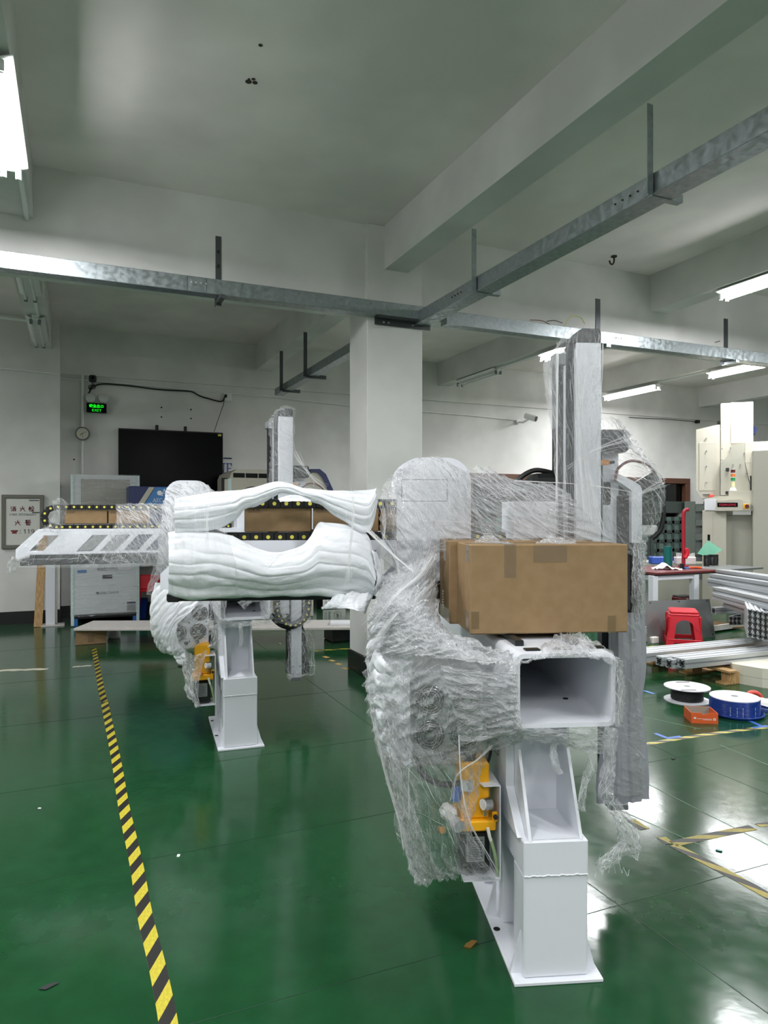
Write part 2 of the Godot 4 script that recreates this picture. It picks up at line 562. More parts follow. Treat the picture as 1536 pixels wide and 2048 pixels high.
# ---------------------------------------------------------------- lamps and galvanised trays
func make_lamp(x: float, z0: float, z1: float, lit: bool, label: String, high := 3.72) -> void:
	var t := thing("tube_lamp", label, "lamp", Vector3(x, high, (z0 + z1) * 0.5), 0.0, "twin tube lamps under the beams")
	var l := absf(z1 - z0)
	var b := B.new()
	b.box(Vector3(0, -0.03, 0), Vector3(0.07, 0.06, l), 0.006)
	obj("housing", b, M.lamp_white, t)
	for s in [-1.0, 1.0]:
		var r := PackedVector2Array([Vector2(s * 0.03, -0.045), Vector2(s * 0.03, -0.052), Vector2(s * 0.098, -0.024), Vector2(s * 0.098, -0.017)])
		obj("reflector", B.new().prism(r, l, Transform3D(Basis(), Vector3(0, 0, -l * 0.5))), M.lamp_white, t)
		obj("tube", B.new().cyl(Vector3(s * 0.042, -0.083, 0), 0.0145, l - 0.07, Vector3(0, 0, 1), 14), M.glow_tube if lit else M.tube_off, t)
		for e in [-1.0, 1.0]:
			obj("lamp_holder", B.new().box(Vector3(s * 0.042, -0.078, e * (l * 0.5 - 0.018)), Vector3(0.034, 0.06, 0.022), 0.004), M.lamp_white if lit else M.grey_plastic, t)
	if lit:
		var a := AreaLight3D.new()
		a.name = "tube_light"
		a.area_size = Vector2(0.16, l)
		a.light_color = Color(0.99, 0.99, 1.0)
		a.light_energy = LAMP_ENERGY
		a.shadow_enabled = true
		a.position = Vector3(0, -0.105, 0)
		a.rotation.x = -PI / 2
		t.add_child(a)

func build_lamps() -> void:
	make_lamp(-0.37, -3.8, -5.02, true, "lit twin tube lamp under the beam at the upper left corner")
	make_lamp(5.94, -3.8, -5.05, true, "lit tube lamp under the right beam, in front of the cross beam")
	make_lamp(5.94, -6.8, -8.0, true, "lit tube lamp behind the tall wrapped arm, partly hidden by it", 3.69)
	make_lamp(5.94, -9.1, -10.3, false, "unlit tube lamp on the beam right of the column")
	make_lamp(9.08, -6.7, -7.95, true, "lit tube lamp at the right edge, below the galvanised tray", 3.685)
	make_lamp(9.08, -9.0, -10.3, true, "lit tube lamp right of the tall wrapped arm, nearest the back wall", 3.685)
	make_lamp(-0.41, -6.7, -7.9, false, "unlit twin tube lamp on the left beam just behind the tray")
	make_lamp(-0.41, -8.78, -10.05, false, "unlit twin tube lamp on the left beam, farther back near the wall")
	for p in [[-0.37, -1.4], [5.94, -1.4], [2.71, 1.2], [5.94, 1.6], [-0.41, 1.6], [-3.55, -3.0], [9.08, -3.5], [2.71, 4.6], [12.2, -7.0], [-3.55, 2.5], [-3.55, -8.2]]:
		make_lamp(p[0], p[1] - 0.6, p[1] + 0.6, true, "lit twin tube lamp under a beam beyond the photo frame")
	# conduits between the lamps
	for s in [[9.08, -7.95, -9.0, 0.0, "white cable duct joining two lit lamps on the right"], [5.94, -8.0, -9.1, 0.0, "white cable duct between lit and unlit lamp right of the column"], [-0.41, -7.9, -8.78, 0.03, "white cable duct between the two unlit lamps on the left"], [-0.33, -5.02, -5.9, 0.0, "white conduit running from the upper left lamp to the cross beam"]]:
		var c := B.new()
		c.box(Vector3(s[0] + s[3], 3.706, (s[1] + s[2]) * 0.5), Vector3(0.03, 0.026, absf(s[1] - s[2])), 0.004)
		named(obj("cable_duct", c, M.lamp_white), s[4], "duct")
	var d := B.new()
	d.tube([on_wall(-30, 632, -8.78), on_wall(58, 642, -8.78)], 0.013, 8)
	named(obj("conduit", d, M.lamp_white), "thin white conduit reaching in from the left to the unlit lamps", "conduit")

func channel(called: String, a: Vector3, b: Vector3, w: float, h: float, label: String) -> MeshInstance3D:
	# an upright rectangular duct from a to b (bottom centre line)
	var d := b - a
	var bs := Basis(Vector3.UP, atan2(d.x, d.z))
	var m := B.new()
	m.box((a + b) * 0.5 + Vector3(0, h * 0.5, 0), Vector3(w, h, d.length()), 0.003, bs)
	var o := obj(called, m, M.galvanised)
	named(o, label, "cable tray")
	return o

func angle_iron(b: B, a: Vector3, c: Vector3, u: Vector3, w: float) -> void:
	# an L section from a to c, one leg along u, the other square to it
	var d := (c - a).normalized()
	var s := d.cross(u).normalized()
	var mid := (a + c) * 0.5
	var l := a.distance_to(c)
	b.box(mid + u * w * 0.5, Vector3(w, 0.004, l), 0, Basis(u, s, d))
	b.box(mid + s * w * 0.5, Vector3(w, 0.004, l), 0, Basis(s, -u, d))

func build_trays() -> void:
	# along the column row: front faces surveyed from the photo, 0.1 m high
	var zt := ZC + 0.10
	var x1 := on_wall(858, 610, zt).x
	var y := 3.27
	var t1 := channel("cable_tray", Vector3(-4.5, y, zt - 0.06), Vector3(x1, y, zt - 0.06), 0.12, 0.125, "long galvanised cable tray running from the left edge to the column")
	for k in 4:
		obj("screw", B.new().cyl(Vector3(on_wall(382 + k * 10, 563 + k * 1.2, zt).x, on_wall(382 + k * 10, 564 + k * 1.2, zt).y, zt + 0.004), 0.005, 0.006, Vector3(0, 0, 1), 8), M.lamp_white, t1)
	for px in [375, 413]:
		obj("joint_seam", B.new().box(Vector3(on_wall(px, 568, zt).x, y + 0.062, zt + 0.002), Vector3(0.003, 0.118, 0.002)), M.steel_dark, t1)
	var q := B.new()
	var hx := on_wall(437, 520, ZC - 0.03).x
	angle_iron(q, Vector3(hx - 0.02, y - 0.05, zt - 0.14), Vector3(hx - 0.02, 3.80, zt - 0.14), Vector3(1, 0, 0), 0.045)
	var h1 := obj("hanger", q, M.steel_dark, t1)
	obj("hanger_foot", B.new().box(Vector3(hx, y - 0.02, zt - 0.06), Vector3(0.045, 0.035, 0.2), 0.003), M.steel_dark, t1)
	for dy in [0.4, 0.28]:
		obj("anchor_bolt", B.new().cyl(Vector3(hx, y + dy, zt - 0.13), 0.012, 0.02, Vector3(0, 0, 1), 6), M.rust, t1)
	# bracket on the column face
	var br := B.new()
	var ba := on_wall(750, 628, ZC + 0.02); var bb := on_wall(861, 637, ZC + 0.02)
	br.box(Vector3((ba.x + bb.x) * 0.5, y - 0.035, ZC + 0.012), Vector3(bb.x - ba.x, 0.06, 0.006)); br.box(Vector3((ba.x + bb.x) * 0.5, y - 0.008, ZC + 0.06), Vector3(bb.x - ba.x, 0.006, 0.1))
	var brk := named(obj("angle_bracket", br, M.steel_dark), "dark angle iron bolted to the column under the tray end", "bracket")
	for px in [765, 775, 824]:
		obj("bolt", B.new().cyl(Vector3(on_wall(px, 634, ZC).x, y - 0.04, ZC + 0.02), 0.011, 0.014, Vector3(0, 0, 1), 6), M.chrome, brk)
	# the tray that comes towards us on the right
	var a2 := Vector3(x1 - 0.03, y - 0.03, zt - 0.13); var b2 := a2
	b2.z = -0.95
	var t2 := channel("cable_tray", a2, b2, 0.15, 0.115, "galvanised cable tray running from the column towards us at upper right")
	for s in [[952, 440, 571], [1305, 180, 361]]:
		# hangers: a strap down from the beam and a foot under the tray
		var hz := a2.z
		var best := 1e9
		for i in 400:
			var z := -5.9 + i * 0.0125
			var p := on_wall(s[0], s[2], z)
			if absf(p.x - (a2.x - 0.09)) < best:
				best = absf(p.x - (a2.x - 0.09)); hz = z
		var hb := B.new()
		var fx := a2.x - 0.085
		angle_iron(hb, Vector3(fx, a2.y - 0.01, hz), Vector3(fx, 3.72, hz), Vector3(0, 0, -1), 0.04)
		obj("hanger", hb, M.galvanised, t2)
		var fb := B.new()
		angle_iron(fb, Vector3(fx - 0.01, a2.y - 0.002, hz - 0.02), Vector3(fx + 0.24, a2.y - 0.002, hz - 0.02), Vector3(0, 0, -1), 0.042)
		obj("hanger_foot", fb, M.galvanised, t2)
		for k in 4:
			obj("screw", B.new().cyl(Vector3(fx + 0.008, a2.y + 0.06, hz - 0.25 - 0.05 * k if s[0] < 1000 else hz - 0.12 - 0.06 * k), 0.006, 0.008, Vector3(1, 0, 0), 8), M.rust, t2)
	# the tray that goes on to the right
	var x3 := on_wall(893, 628, zt - 0.02).x
	var t3 := channel("cable_tray", Vector3(x3, y - 0.005, zt - 0.075), Vector3(13.5, y - 0.005, zt - 0.075), 0.12, 0.125, "galvanised cable tray running right behind the tall wrapped arm")
	for px in [1196, 1452]:
		var b := B.new()
		var x := on_wall(px, 640, zt - 0.14).x
		angle_iron(b, Vector3(x - 0.03, y - 0.04, zt - 0.14), Vector3(x - 0.03, 3.77, zt - 0.14), Vector3(1, 0, 0), 0.06)
		obj("hanger", b, M.steel_dark, t3)
		obj("hanger_foot", B.new().box(Vector3(x, y - 0.03, zt - 0.075), Vector3(0.06, 0.04, 0.2), 0.003), M.galvanised, t3)
	for k in 4:
		obj("screw", B.new().cyl(Vector3(on_wall(1227 + 5 * k, 672, zt - 0.015).x, y + 0.07, zt - 0.013), 0.006, 0.006, Vector3(0, 0, 1), 8), M.ink, t3)
	# loose wires lying in that tray
	var spec := [[[1060, 640], [1085, 642], [1110, 655], [1140, 668]], [[1093, 643], [1108, 641], [1125, 646]], [[1128, 655], [1140, 634], [1160, 634], [1170, 648]], [[1430, 685], [1440, 682]]]
	for i in spec.size():
		var pts := []
		for s in spec[i]:
			pts.append(on_wall(s[0], s[1], zt - 0.03 + 0.01 * sin(s[0])))
		named(obj("loose_wire", B.new().tube(smooth(pts, 6), 0.004, 5), [M.cable_brown, M.cable_black, M.yellow_pin, M.cable_black][i]), ["brown wire drooping over the right tray beside the tall arm", "short black wire end poking out of the right tray", "yellow wire loop standing up from the right tray", "tiny black wire end on the right tray near the photo edge"][i], "wire")
	# the lower tray behind the column
	var zf := -9.9
	var e := on_wall(551, 790, zf)
	var g := Vector3(e.x + 0.05, e.y, -6.6)
	var t4 := channel("cable_tray", Vector3(e.x + 0.05, e.y - 0.02, zf), g, 0.12, 0.1, "galvanised cable tray hanging behind the column, end towards the back wall")
	for s in [[575, -9.4], [658, -8.3]]:
		var b := B.new()
		angle_iron(b, Vector3(e.x - 0.03, e.y - 0.02, s[1]), Vector3(e.x - 0.03, 3.72, s[1]), Vector3(0, 0, -1), 0.045)
		obj("hanger", b, M.steel_dark, t4)
		var f := B.new()
		angle_iron(f, Vector3(e.x - 0.03, e.y - 0.03, s[1]), Vector3(e.x + 0.22, e.y - 0.03, s[1]), Vector3(0, 0, -1), 0.04)
		obj("hanger_foot", f, M.steel_dark, t4)

func smooth(pts: Array, per := 6) -> Array:
	var out := []
	var n := pts.size()
	for i in n - 1:
		var a: Vector3 = pts[maxi(i - 1, 0)]; var b: Vector3 = pts[i]; var c: Vector3 = pts[i + 1]; var d: Vector3 = pts[mini(i + 2, n - 1)]
		for k in per:
			out.append(b.cubic_interpolate(c, a, d, float(k) / per))
	out.append(pts[n - 1])
	return out

# ---------------------------------------------------------------- robots
func poly(a: Array) -> PackedVector2Array:
	var p := PackedVector2Array()
	for i in range(0, a.size(), 2):
		p.append(Vector2(a[i], a[i + 1]))
	return p

func round_rect(w: float, h: float, r: float, seg := 6) -> PackedVector2Array:
	var p := PackedVector2Array()
	for k in 4:
		var c := Vector2((w * 0.5 - r) * [1, -1, -1, 1][k], (h * 0.5 - r) * [1, 1, -1, -1][k])
		for i in seg + 1:
			var a := PI * 0.5 * (k + float(i) / seg)
			p.append(c + Vector2(cos(a), sin(a)) * r)
	return p

func hollow(b: B, outer: PackedVector2Array, inner: PackedVector2Array, c: Vector3, deep: float) -> void:
	# a tube of the two outlines from c back along -z
	var n := outer.size()
	for i in n:
		var j := (i + 1) % n
		var o1 := c + Vector3(outer[i].x, outer[i].y, 0); var o2 := c + Vector3(outer[j].x, outer[j].y, 0)
		var i1 := c + Vector3(inner[i].x, inner[i].y, 0); var i2 := c + Vector3(inner[j].x, inner[j].y, 0)
		var d := Vector3(0, 0, -deep)
		var out := Vector3((outer[i] + outer[j]).x, (outer[i] + outer[j]).y, 0)
		b.quad(o1, o2, o2 + d, o1 + d, out)
		b.quad(i1, i2, i2 + d, i1 + d, -out)
		b.quad(o1, o2, i2, i1, Vector3(0, 0, 1))
		b.quad(o1 + d, o2 + d, i2 + d, i1 + d, Vector3(0, 0, -1))

func slab(p: PackedVector2Array, z: float, deep: float) -> B:
	# polygon in the xy plane whose front face is at z and which reaches back
	return B.new().prism(p, -deep, Transform3D(Basis(), Vector3(0, 0, z)))

func side_slab(p: PackedVector2Array, x: float, thick: float) -> B:
	# polygon given as (z, y), thick along +x from x
	return B.new().prism(p, thick, Transform3D(Basis(Vector3(0, 0, 1), Vector3(0, 1, 0), Vector3(1, 0, 0)), Vector3(x, 0, 0)))

func make_robot(called: String, label: String, px: float, d: float, vp: float, near: bool) -> Node3D:
	var head := turn_of_view - atan((768.0 - vp) / FPX)
	var p := at(px, 1024, d)
	var t := thing(called, label, "robot", Vector3(p.x, 0, p.z), -head)
	var w: Material = M.machine_white
	# ---- pedestal
	var bp := obj("base_plate", B.new().box(Vector3(0.004, 0.006, -0.36), Vector3(0.29, 0.012, 0.76), 0.002), w, t)
	for q in [[-0.125, -0.27], [-0.125, -0.62], [0.13, -0.27], [0.13, -0.62]]:
		obj("anchor_hole", B.new().cyl(Vector3(q[0], 0.0125, q[1]), 0.012, 0.001), M.hole, bp)
	obj("front_column", B.new().box(Vector3(0, 0.175, -0.06), Vector3(0.21, 0.326, 0.12), 0.005), w, t)
	obj("rear_column", B.new().box(Vector3(0, 0.175, -0.63), Vector3(0.20, 0.326, 0.11), 0.005), w, t)
	obj("web_plate", B.new().box(Vector3(0.0, 0.175, -0.35), Vector3(0.11, 0.326, 0.46)), w, t)
	obj("rib", B.new().box(Vector3(0, 0.175, -0.33), Vector3(0.19, 0.326, 0.05), 0.003), w, t)
	obj("collar", B.new().box(Vector3(0, 0.393, -0.335), Vector3(0.212, 0.11, 0.674), 0.004), w, t)
	var bead := []
	for i in 25:
		bead.append(Vector3(-0.105 + 0.21 * i / 24.0, 0.338 + 0.0014 * sin(i * 2.3) + 0.001 * sin(i * 5.1), 0.001))
	obj("weld_seam", B.new().tube(bead, 0.0035, 6), M.weld, t)
	for q in [[-1, -0.03], [-1, -0.36], [1, -0.03], [1, -0.36]]:
		obj("gusset", slab(poly([q[0] * 0.104, 0.012, q[0] * 0.142, 0.012, q[0] * 0.104, 0.15]), q[1], 0.012), w, t)
	var side := poly([0.0, 0.448, -0.125, 0.70, -0.125, 0.82, -0.62, 0.82, -0.62, 0.448])
	for s in [-1.0, 1.0]:
		obj("side_plate", side_slab(side, s * 0.084 - 0.005, 0.01), w, t)
	obj("upper_back_plate", B.new().box(Vector3(0, 0.634, -0.235), Vector3(0.16, 0.372, 0.012)), w, t)
	obj("deck", B.new().box(Vector3(0, 0.450, -0.12), Vector3(0.158, 0.006, 0.23)), w, t)
	var flange := poly([-0.03, 0.448, -0.17, 0.56, -0.17, 0.82, -0.56, 0.82, -0.56, 0.448])
	obj("side_flange", side_slab(flange, -0.118, 0.028), w, t)
	var pl := part("label_plate", t)
	var lb := B.new().box(Vector3(-0.1186, 0.655, -0.30), Vector3(0.001, 0.055, 0.05))
	obj("frame", lb, M.ink, pl)
	obj("face", B.new().box(Vector3(-0.1192, 0.655, -0.30), Vector3(0.001, 0.048, 0.043)), w, pl)
	# ---- traverse tube
	var tb := B.new()
	hollow(tb, round_rect(0.324, 0.234, 0.024), round_rect(0.296, 0.206, 0.014), Vector3(0.022, 0.936, 0.03), 2.0)
	var tube := obj("traverse_tube", tb, w, t)
	lab(tube, "open rectangular steel tube of the robot")
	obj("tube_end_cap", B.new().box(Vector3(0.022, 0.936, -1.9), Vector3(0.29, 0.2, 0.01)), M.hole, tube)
	for q in [[-0.124, 0.95, -0.35], [0.12, 0.834, -0.25], [0.05, 0.834, -0.6], [-0.124, 0.97, -0.7]]:
		obj("bolt_hole", B.new().cyl(Vector3(q[0], q[1], q[2]), 0.01, 0.003, Vector3(1, 0, 0) if q[0] < -0.1 else Vector3.UP, 12), M.hole, tube)
	for k in 3:
		obj("top_plate", B.new().box(Vector3(-0.07 + 0.11 * k, 1.056, -0.03 - 0.01 * k), Vector3(0.05, 0.006, 0.03), 0.002), M.black_plastic, tube)
	obj("guide_rail", B.new().box(Vector3(0.10, 1.062, -0.95), Vector3(0.03, 0.02, 1.7), 0.003), M.rail_dark, t)
	obj("guide_rail", B.new().box(Vector3(-0.09, 1.062, -0.95), Vector3(0.03, 0.02, 1.7), 0.003), M.rail_dark, t)
	# ---- control cabinet with fans
	var cz := -0.27
	var cab := obj("control_cabinet", B.new().box(Vector3(-0.30, 0.77, cz - 0.2), Vector3(0.25, 0.34, 0.4), 0.006), M.alu if near else w, t)
	for q in [[-0.366, 0.71], [-0.242, 0.712], [-0.234, 0.835], [-0.366, 0.835]]:
		obj("fan_opening", B.new().cyl(Vector3(q[0], q[1], cz + 0.001), 0.054, 0.003, Vector3(0, 0, 1), 28), M.hole, cab)
		var g := B.new()
		for r in [0.052, 0.043, 0.034, 0.025]:
			var ring := []
			for i in 29:
				ring.append(Vector3(q[0] + r * cos(TAU * i / 28), q[1] + r * sin(TAU * i / 28), cz + 0.007))
			g.tube(ring, 0.0016, 5, false)
		for i in 4:
			var a := PI * 0.25 + PI * 0.5 * i
			g.tube([Vector3(q[0], q[1], cz + 0.007), Vector3(q[0] + 0.06 * cos(a), q[1] + 0.06 * sin(a), cz + 0.005)], 0.002, 5)
		g.cyl(Vector3(q[0], q[1], cz + 0.006), 0.013, 0.006, Vector3(0, 0, 1), 14)
		obj("fan_grille", g, M.chrome, cab)
	for q in [[-0.25, 0.645], [-0.32, 0.64]]:
		obj("socket", B.new().cyl(Vector3(q[0], q[1], cz + 0.006), 0.013, 0.014, Vector3(0, 0, 1), 14), M.black_plastic, cab)
	for q in [[-0.30, 0.775], [-0.30, 0.65], [-0.19, 0.775], [-0.415, 0.775]]:
		obj("screw", B.new().cyl(Vector3(q[0], q[1], cz + 0.002), 0.005, 0.004, Vector3(0, 0, 1), 8), M.steel_dark, cab)
	var hose := smooth([Vector3(-0.25, 0.645, cz + 0.01), Vector3(-0.252, 0.62, cz + 0.06), Vector3(-0.27, 0.56, cz + 0.07), Vector3(-0.32, 0.50, cz + 0.02), Vector3(-0.36, 0.47, cz - 0.1)], 6) if not near else smooth([Vector3(-0.43, 0.66, cz + 0.02), Vector3(-0.40, 0.595, cz + 0.06), Vector3(-0.33, 0.565, cz + 0.08), Vector3(-0.24, 0.575, cz + 0.07), Vector3(-0.17, 0.62, cz + 0.03), Vector3(-0.15, 0.68, cz)], 6)
	obj("cable", B.new().tube(hose, 0.011, 8), M.cable_black, t)
	# ---- lubricator in its bracket
	var lu := part("lubricator", t)
	obj("bracket_side", B.new().box(Vector3(-0.143, 0.41, -0.245), Vector3(0.004, 0.32, 0.19)), w, lu)
	obj("bracket_shelf", B.new().box(Vector3(-0.205, 0.251, -0.235), Vector3(0.128, 0.005, 0.17)), w, lu)
	obj("bracket_top", slab(poly([-0.145, 0, -0.2, 0, -0.25, 0.17, -0.145, 0.17]), 0, 0.004), w, lu).transform = Transform3D(Basis(Vector3(1, 0, 0), Vector3(0, 0, -1), Vector3(0, 1, 0)), Vector3(0, 0.572, -0.15))
	obj("tank", B.new().box(Vector3(-0.222, 0.543, -0.24), Vector3(0.098, 0.192, 0.12), 0.006), M.yellow_paint, lu)
	obj("tank_base", B.new().box(Vector3(-0.218, 0.430, -0.235), Vector3(0.128, 0.036, 0.15), 0.005), M.yellow_paint, lu)
	obj("tank_lug", B.new().box(Vector3(-0.158, 0.46, -0.165), Vector3(0.02, 0.035, 0.012), 0.004), M.yellow_paint, lu)
	obj("lug_bolt", B.new().cyl(Vector3(-0.158, 0.462, -0.156), 0.008, 0.008, Vector3(0, 0, 1), 10), M.ink, lu)
	obj("motor", B.new().box(Vector3(-0.222, 0.332, -0.245), Vector3(0.104, 0.152, 0.13), 0.012), M.motor_black, lu)
	obj("nameplate", B.new().box(Vector3(-0.222, 0.345, -0.178), Vector3(0.062, 0.085, 0.002)), M.nameplate, lu)
	var ink := B.new()
	for i in 13:
		var wd := 0.05 * (0.55 + 0.45 * absf(sin(i * 1.7)))
		ink.box(Vector3(-0.247 + wd * 0.5, 0.381 - i * 0.006, -0.1768), Vector3(wd, 0.0022, 0.0004))
	obj("small_print", ink, M.ink, lu)
	var gau := B.new()
	gau.cyl(Vector3(-0.190, 0.508, -0.155), 0.022, 0.028, Vector3(-1, 0.05, 0.45), 24)
	gau.cyl(Vector3(-0.192, 0.477, -0.165), 0.006, 0.026, Vector3.UP, 10)
	obj("pressure_gauge", gau, M.chrome, lu)
	obj("gauge_face", B.new().cyl(Vector3(-0.2035, 0.509, -0.149), 0.018, 0.002, Vector3(-1, 0.05, 0.45), 20), M.ink_white, lu)
	obj("hose_ferrule", B.new().tube([Vector3(-0.186, 0.428, -0.152), Vector3(-0.18, 0.40, -0.150), Vector3(-0.175, 0.385, -0.150)], 0.006, 8), M.hose_white, lu)
	obj("hose", B.new().tube(smooth([Vector3(-0.175, 0.387, -0.150), Vector3(-0.162, 0.34, -0.150), Vector3(-0.154, 0.30, -0.155), Vector3(-0.15, 0.262, -0.165)], 5), 0.0058, 8), M.hose_green, lu)
	if near:
		var re := part("air_regulator", t)
		obj("body", B.new().box(Vector3(-0.315, 0.47, -0.19), Vector3(0.055, 0.05, 0.05), 0.012, Basis(Vector3(0, 0, 1), -0.6)), M.frosted, re)
		obj("knob", B.new().cyl(Vector3(-0.29, 0.44, -0.16), 0.021, 0.03, Vector3(0.35, -0.2, 1), 20), M.alu, re)
		obj("fitting", B.new().cyl(Vector3(-0.285, 0.535, -0.19), 0.015, 0.05, Vector3(0.1, 1, 0), 14), M.blue_fit, re)
		obj("outlet", B.new().cyl(Vector3(-0.34, 0.415, -0.18), 0.012, 0.022, Vector3(0.3, 0.4, 1), 14), M.brass, re)
		var vl := B.new()
		for k in 3:
			vl.tube(smooth([Vector3(-0.262 + 0.012 * k, 0.575, -0.19), Vector3(-0.255 + 0.012 * k, 0.63, -0.2), Vector3(-0.235 + 0.014 * k, 0.68, -0.23)], 5), 0.007, 7)
		obj("air_hose", vl, M.cable_black, re)
		obj("hose_ring", B.new().cyl(Vector3(-0.25, 0.565, -0.19), 0.026, 0.035, Vector3(0.1, 1, 0), 14), M.frosted, re)
	else:
		obj("filler_cap", B.new().cyl(Vector3(-0.235, 0.455, -0.16), 0.014, 0.016, Vector3.UP, 14), M.orange_block, lu)
	# ---- cross arm
	var az := -0.68
	var plate := func(z: float) -> B:
		var b := B.new()
		var tr := Transform3D(Basis(), Vector3(0, 0, z))
		b.prism(poly([-1.268, 1.372, -1.253, 1.385, 0.1, 1.385, 0.1, 1.343, -1.235, 1.343, -1.29, 1.35]), -0.008, tr)
		b.prism(poly([-1.39, 1.19, -1.39, 1.252, -1.29, 1.35, -1.232, 1.343, -1.333, 1.231, -1.333, 1.205, -1.36, 1.19]), -0.008, tr)
		b.prism(poly([-1.333, 1.205, -1.333, 1.231, 0.1, 1.231, 0.1, 1.205]), -0.008, tr)
		b.prism(poly([-1.126, 1.343, -0.918, 1.343, -1.02, 1.231, -1.232, 1.231]), -0.008, tr)
		for k in 7:
			var x0 := -0.918 + 0.148 * k
			b.prism(poly([x0 + 0.10, 1.343, x0 + 0.148, 1.343, x0 + 0.046, 1.231, x0 - 0.002, 1.231]), -0.008, tr)
		return b
	lab(obj("cross_arm_plate", plate.call(az), w, t), "white arm plate with slanted slots")
	obj("cross_arm_plate", plate.call(az - 0.17), w, t)
	var tops := B.new()
	tops.box(Vector3(-0.58, 1.381, az - 0.09), Vector3(1.34, 0.006, 0.17)); tops.box(Vector3(-0.63, 1.208, az - 0.09), Vector3(1.42, 0.006, 0.17))
	obj("cross_arm_web", tops, w, t)
	obj("cross_arm_rail", B.new().box(Vector3(-0.61, 1.203, az + 0.004), Vector3(1.39, 0.026, 0.02), 0.003), M.rail_dark, t)
	obj("cross_arm_beam", B.new().box(Vector3(-0.625, 1.166, az - 0.05), Vector3(1.45, 0.044, 0.13), 0.004), M.rail_dark, t)
	obj("end_stop", B.new().box(Vector3(-1.335, 1.160, az + 0.01), Vector3(0.05, 0.036, 0.04), 0.006), M.black_plastic, t)
	# ---- cable chain lying on the cross arm
	var ch := part("cable_chain", t)
	chain(ch, 0.02, -1.155, 1.398, 1.534, -0.36, az)
	# ---- covers at the carriage
	var cp := PackedVector2Array()
	for q in round_rect(0.31, 0.60, 0.10):
		cp.append(q + Vector2(-0.285, 1.425))
	var cover := obj("cover_box", slab(cp, az + 0.0, 0.22), w, t)
	var ol := B.new()
	for q in [[-0.325, 1.633, 0.19, 0.002], [-0.325, 1.545, 0.19, 0.002]]:
		ol.box(Vector3(q[0], q[1], az + 0.0005), Vector3(q[2], q[3], 0.001))
	for q in [-0.42, -0.23]:
		ol.box(Vector3(q, 1.589, az + 0.0005), Vector3(0.002, 0.088, 0.001))
	obj("panel_line", ol, M.ink, cover)
	obj("servo_cover", slab(poly([0.06, 1.06, 0.37, 1.06, 0.37, 1.42, 0.325, 1.53, 0.30, 1.545, 0.06, 1.545]), az - 0.03, 0.2), w, t)
	for q in [[0.315, 1.50], [0.345, 1.385]]:
		obj("screw", B.new().cyl(Vector3(q[0], q[1], az - 0.028), 0.008, 0.006, Vector3(0, 0, 1), 10), M.ink, t)
	obj("gear_motor", B.new().box(Vector3(0.215, 1.60, az - 0.1), Vector3(0.14, 0.13, 0.14), 0.02), M.motor_black, t)
	obj("motor_cable", B.new().tube(smooth([Vector3(0.05, 1.56, az - 0.1), Vector3(0.10, 1.64, az - 0.1), Vector3(0.17, 1.68, az - 0.1), Vector3(0.25, 1.67, az - 0.1)], 6), 0.011, 8), M.cable_black, t)
	# ---- vertical arm
	var ax := 0.366 if near else 0.412
	var vz := az + 0.02
	obj("vertical_arm", B.new().box(Vector3(ax, 1.63, vz - 0.05), Vector3(0.108, 1.16, 0.1), 0.003), w, t)
	obj("arm_cap", slab(poly([ax - 0.052, 2.21, ax + 0.052, 2.21, ax + 0.052, 2.255, ax + 0.04, 2.268, ax - 0.03, 2.268, ax - 0.052, 2.24]), vz + 0.002, 0.11), M.black_plastic, t)
	obj("arm_cap_lip", slab(poly([ax - 0.105, 2.205, ax - 0.052, 2.21, ax - 0.052, 2.24, ax - 0.09, 2.222]), vz, 0.09), M.rail_dark, t)
	obj("arm_side_rail", B.new().box(Vector3(ax - 0.064, 1.68, vz - 0.06), Vector3(0.018, 1.05, 0.07), 0.002), M.rail_dark, t)
	obj("arm_side_rail", B.new().box(Vector3(ax - 0.088, 1.68, vz - 0.07), Vector3(0.014, 1.0, 0.05), 0.002), M.alu, t)
	obj("arm_side_rail", B.new().box(Vector3(ax - 0.112, 1.66, vz - 0.07), Vector3(0.026, 1.0, 0.06), 0.002), M.black_plastic, t)
	obj("rail_block", B.new().box(Vector3(ax - 0.118, 2.14, vz - 0.04), Vector3(0.05, 0.05, 0.06), 0.004), M.grey_plastic, t)
	obj("arm_side_rail", B.new().box(Vector3(ax + 0.062, 1.45, vz - 0.05), Vector3(0.012, 0.72, 0.06), 0.002), M.rail_dark, t)
	obj("arm_side_rail", B.new().box(Vector3(ax + 0.075, 1.42, vz - 0.06), Vector3(0.008, 0.66, 0.04), 0.002), M.alu, t)
	# ---- carriage side plate, motor, post
	obj("carriage_plate", B.new().box(Vector3(ax + 0.115, 1.42, vz - 0.08), Vector3(0.09, 0.66, 0.02), 0.002), w, t)
	var ct := PackedVector2Array()
	for q in round_rect(0.04, 0.10, 0.012):
		ct.append(q + Vector2(ax + 0.104, 1.58))
	obj("plate_cutout", slab(ct, vz - 0.069, 0.001), M.hole, t)
	obj("latch_block", B.new().box(Vector3(ax + 0.074, 1.708, vz - 0.02), Vector3(0.04, 0.022, 0.03), 0.003), M.orange_block, t)
	obj("latch_knob", B.new().cyl(Vector3(ax + 0.1, 1.708, vz), 0.007, 0.03, Vector3(0, 0, 1), 10), M.black_plastic, t)
	var mo := obj("head_motor", B.new().box(Vector3(ax + 0.115, 1.80, vz - 0.06), Vector3(0.125, 0.095, 0.12), 0.012), M.motor_black, t)
	obj("motor_plug", B.new().box(Vector3(ax + 0.19, 1.80, vz - 0.05), Vector3(0.03, 0.03, 0.03), 0.006), M.black_plastic, mo)
	obj("motor_stripe", B.new().box(Vector3(ax + 0.158, 1.815, vz + 0.001), Vector3(0.009, 0.06, 0.002)), M.grey_plastic, mo)
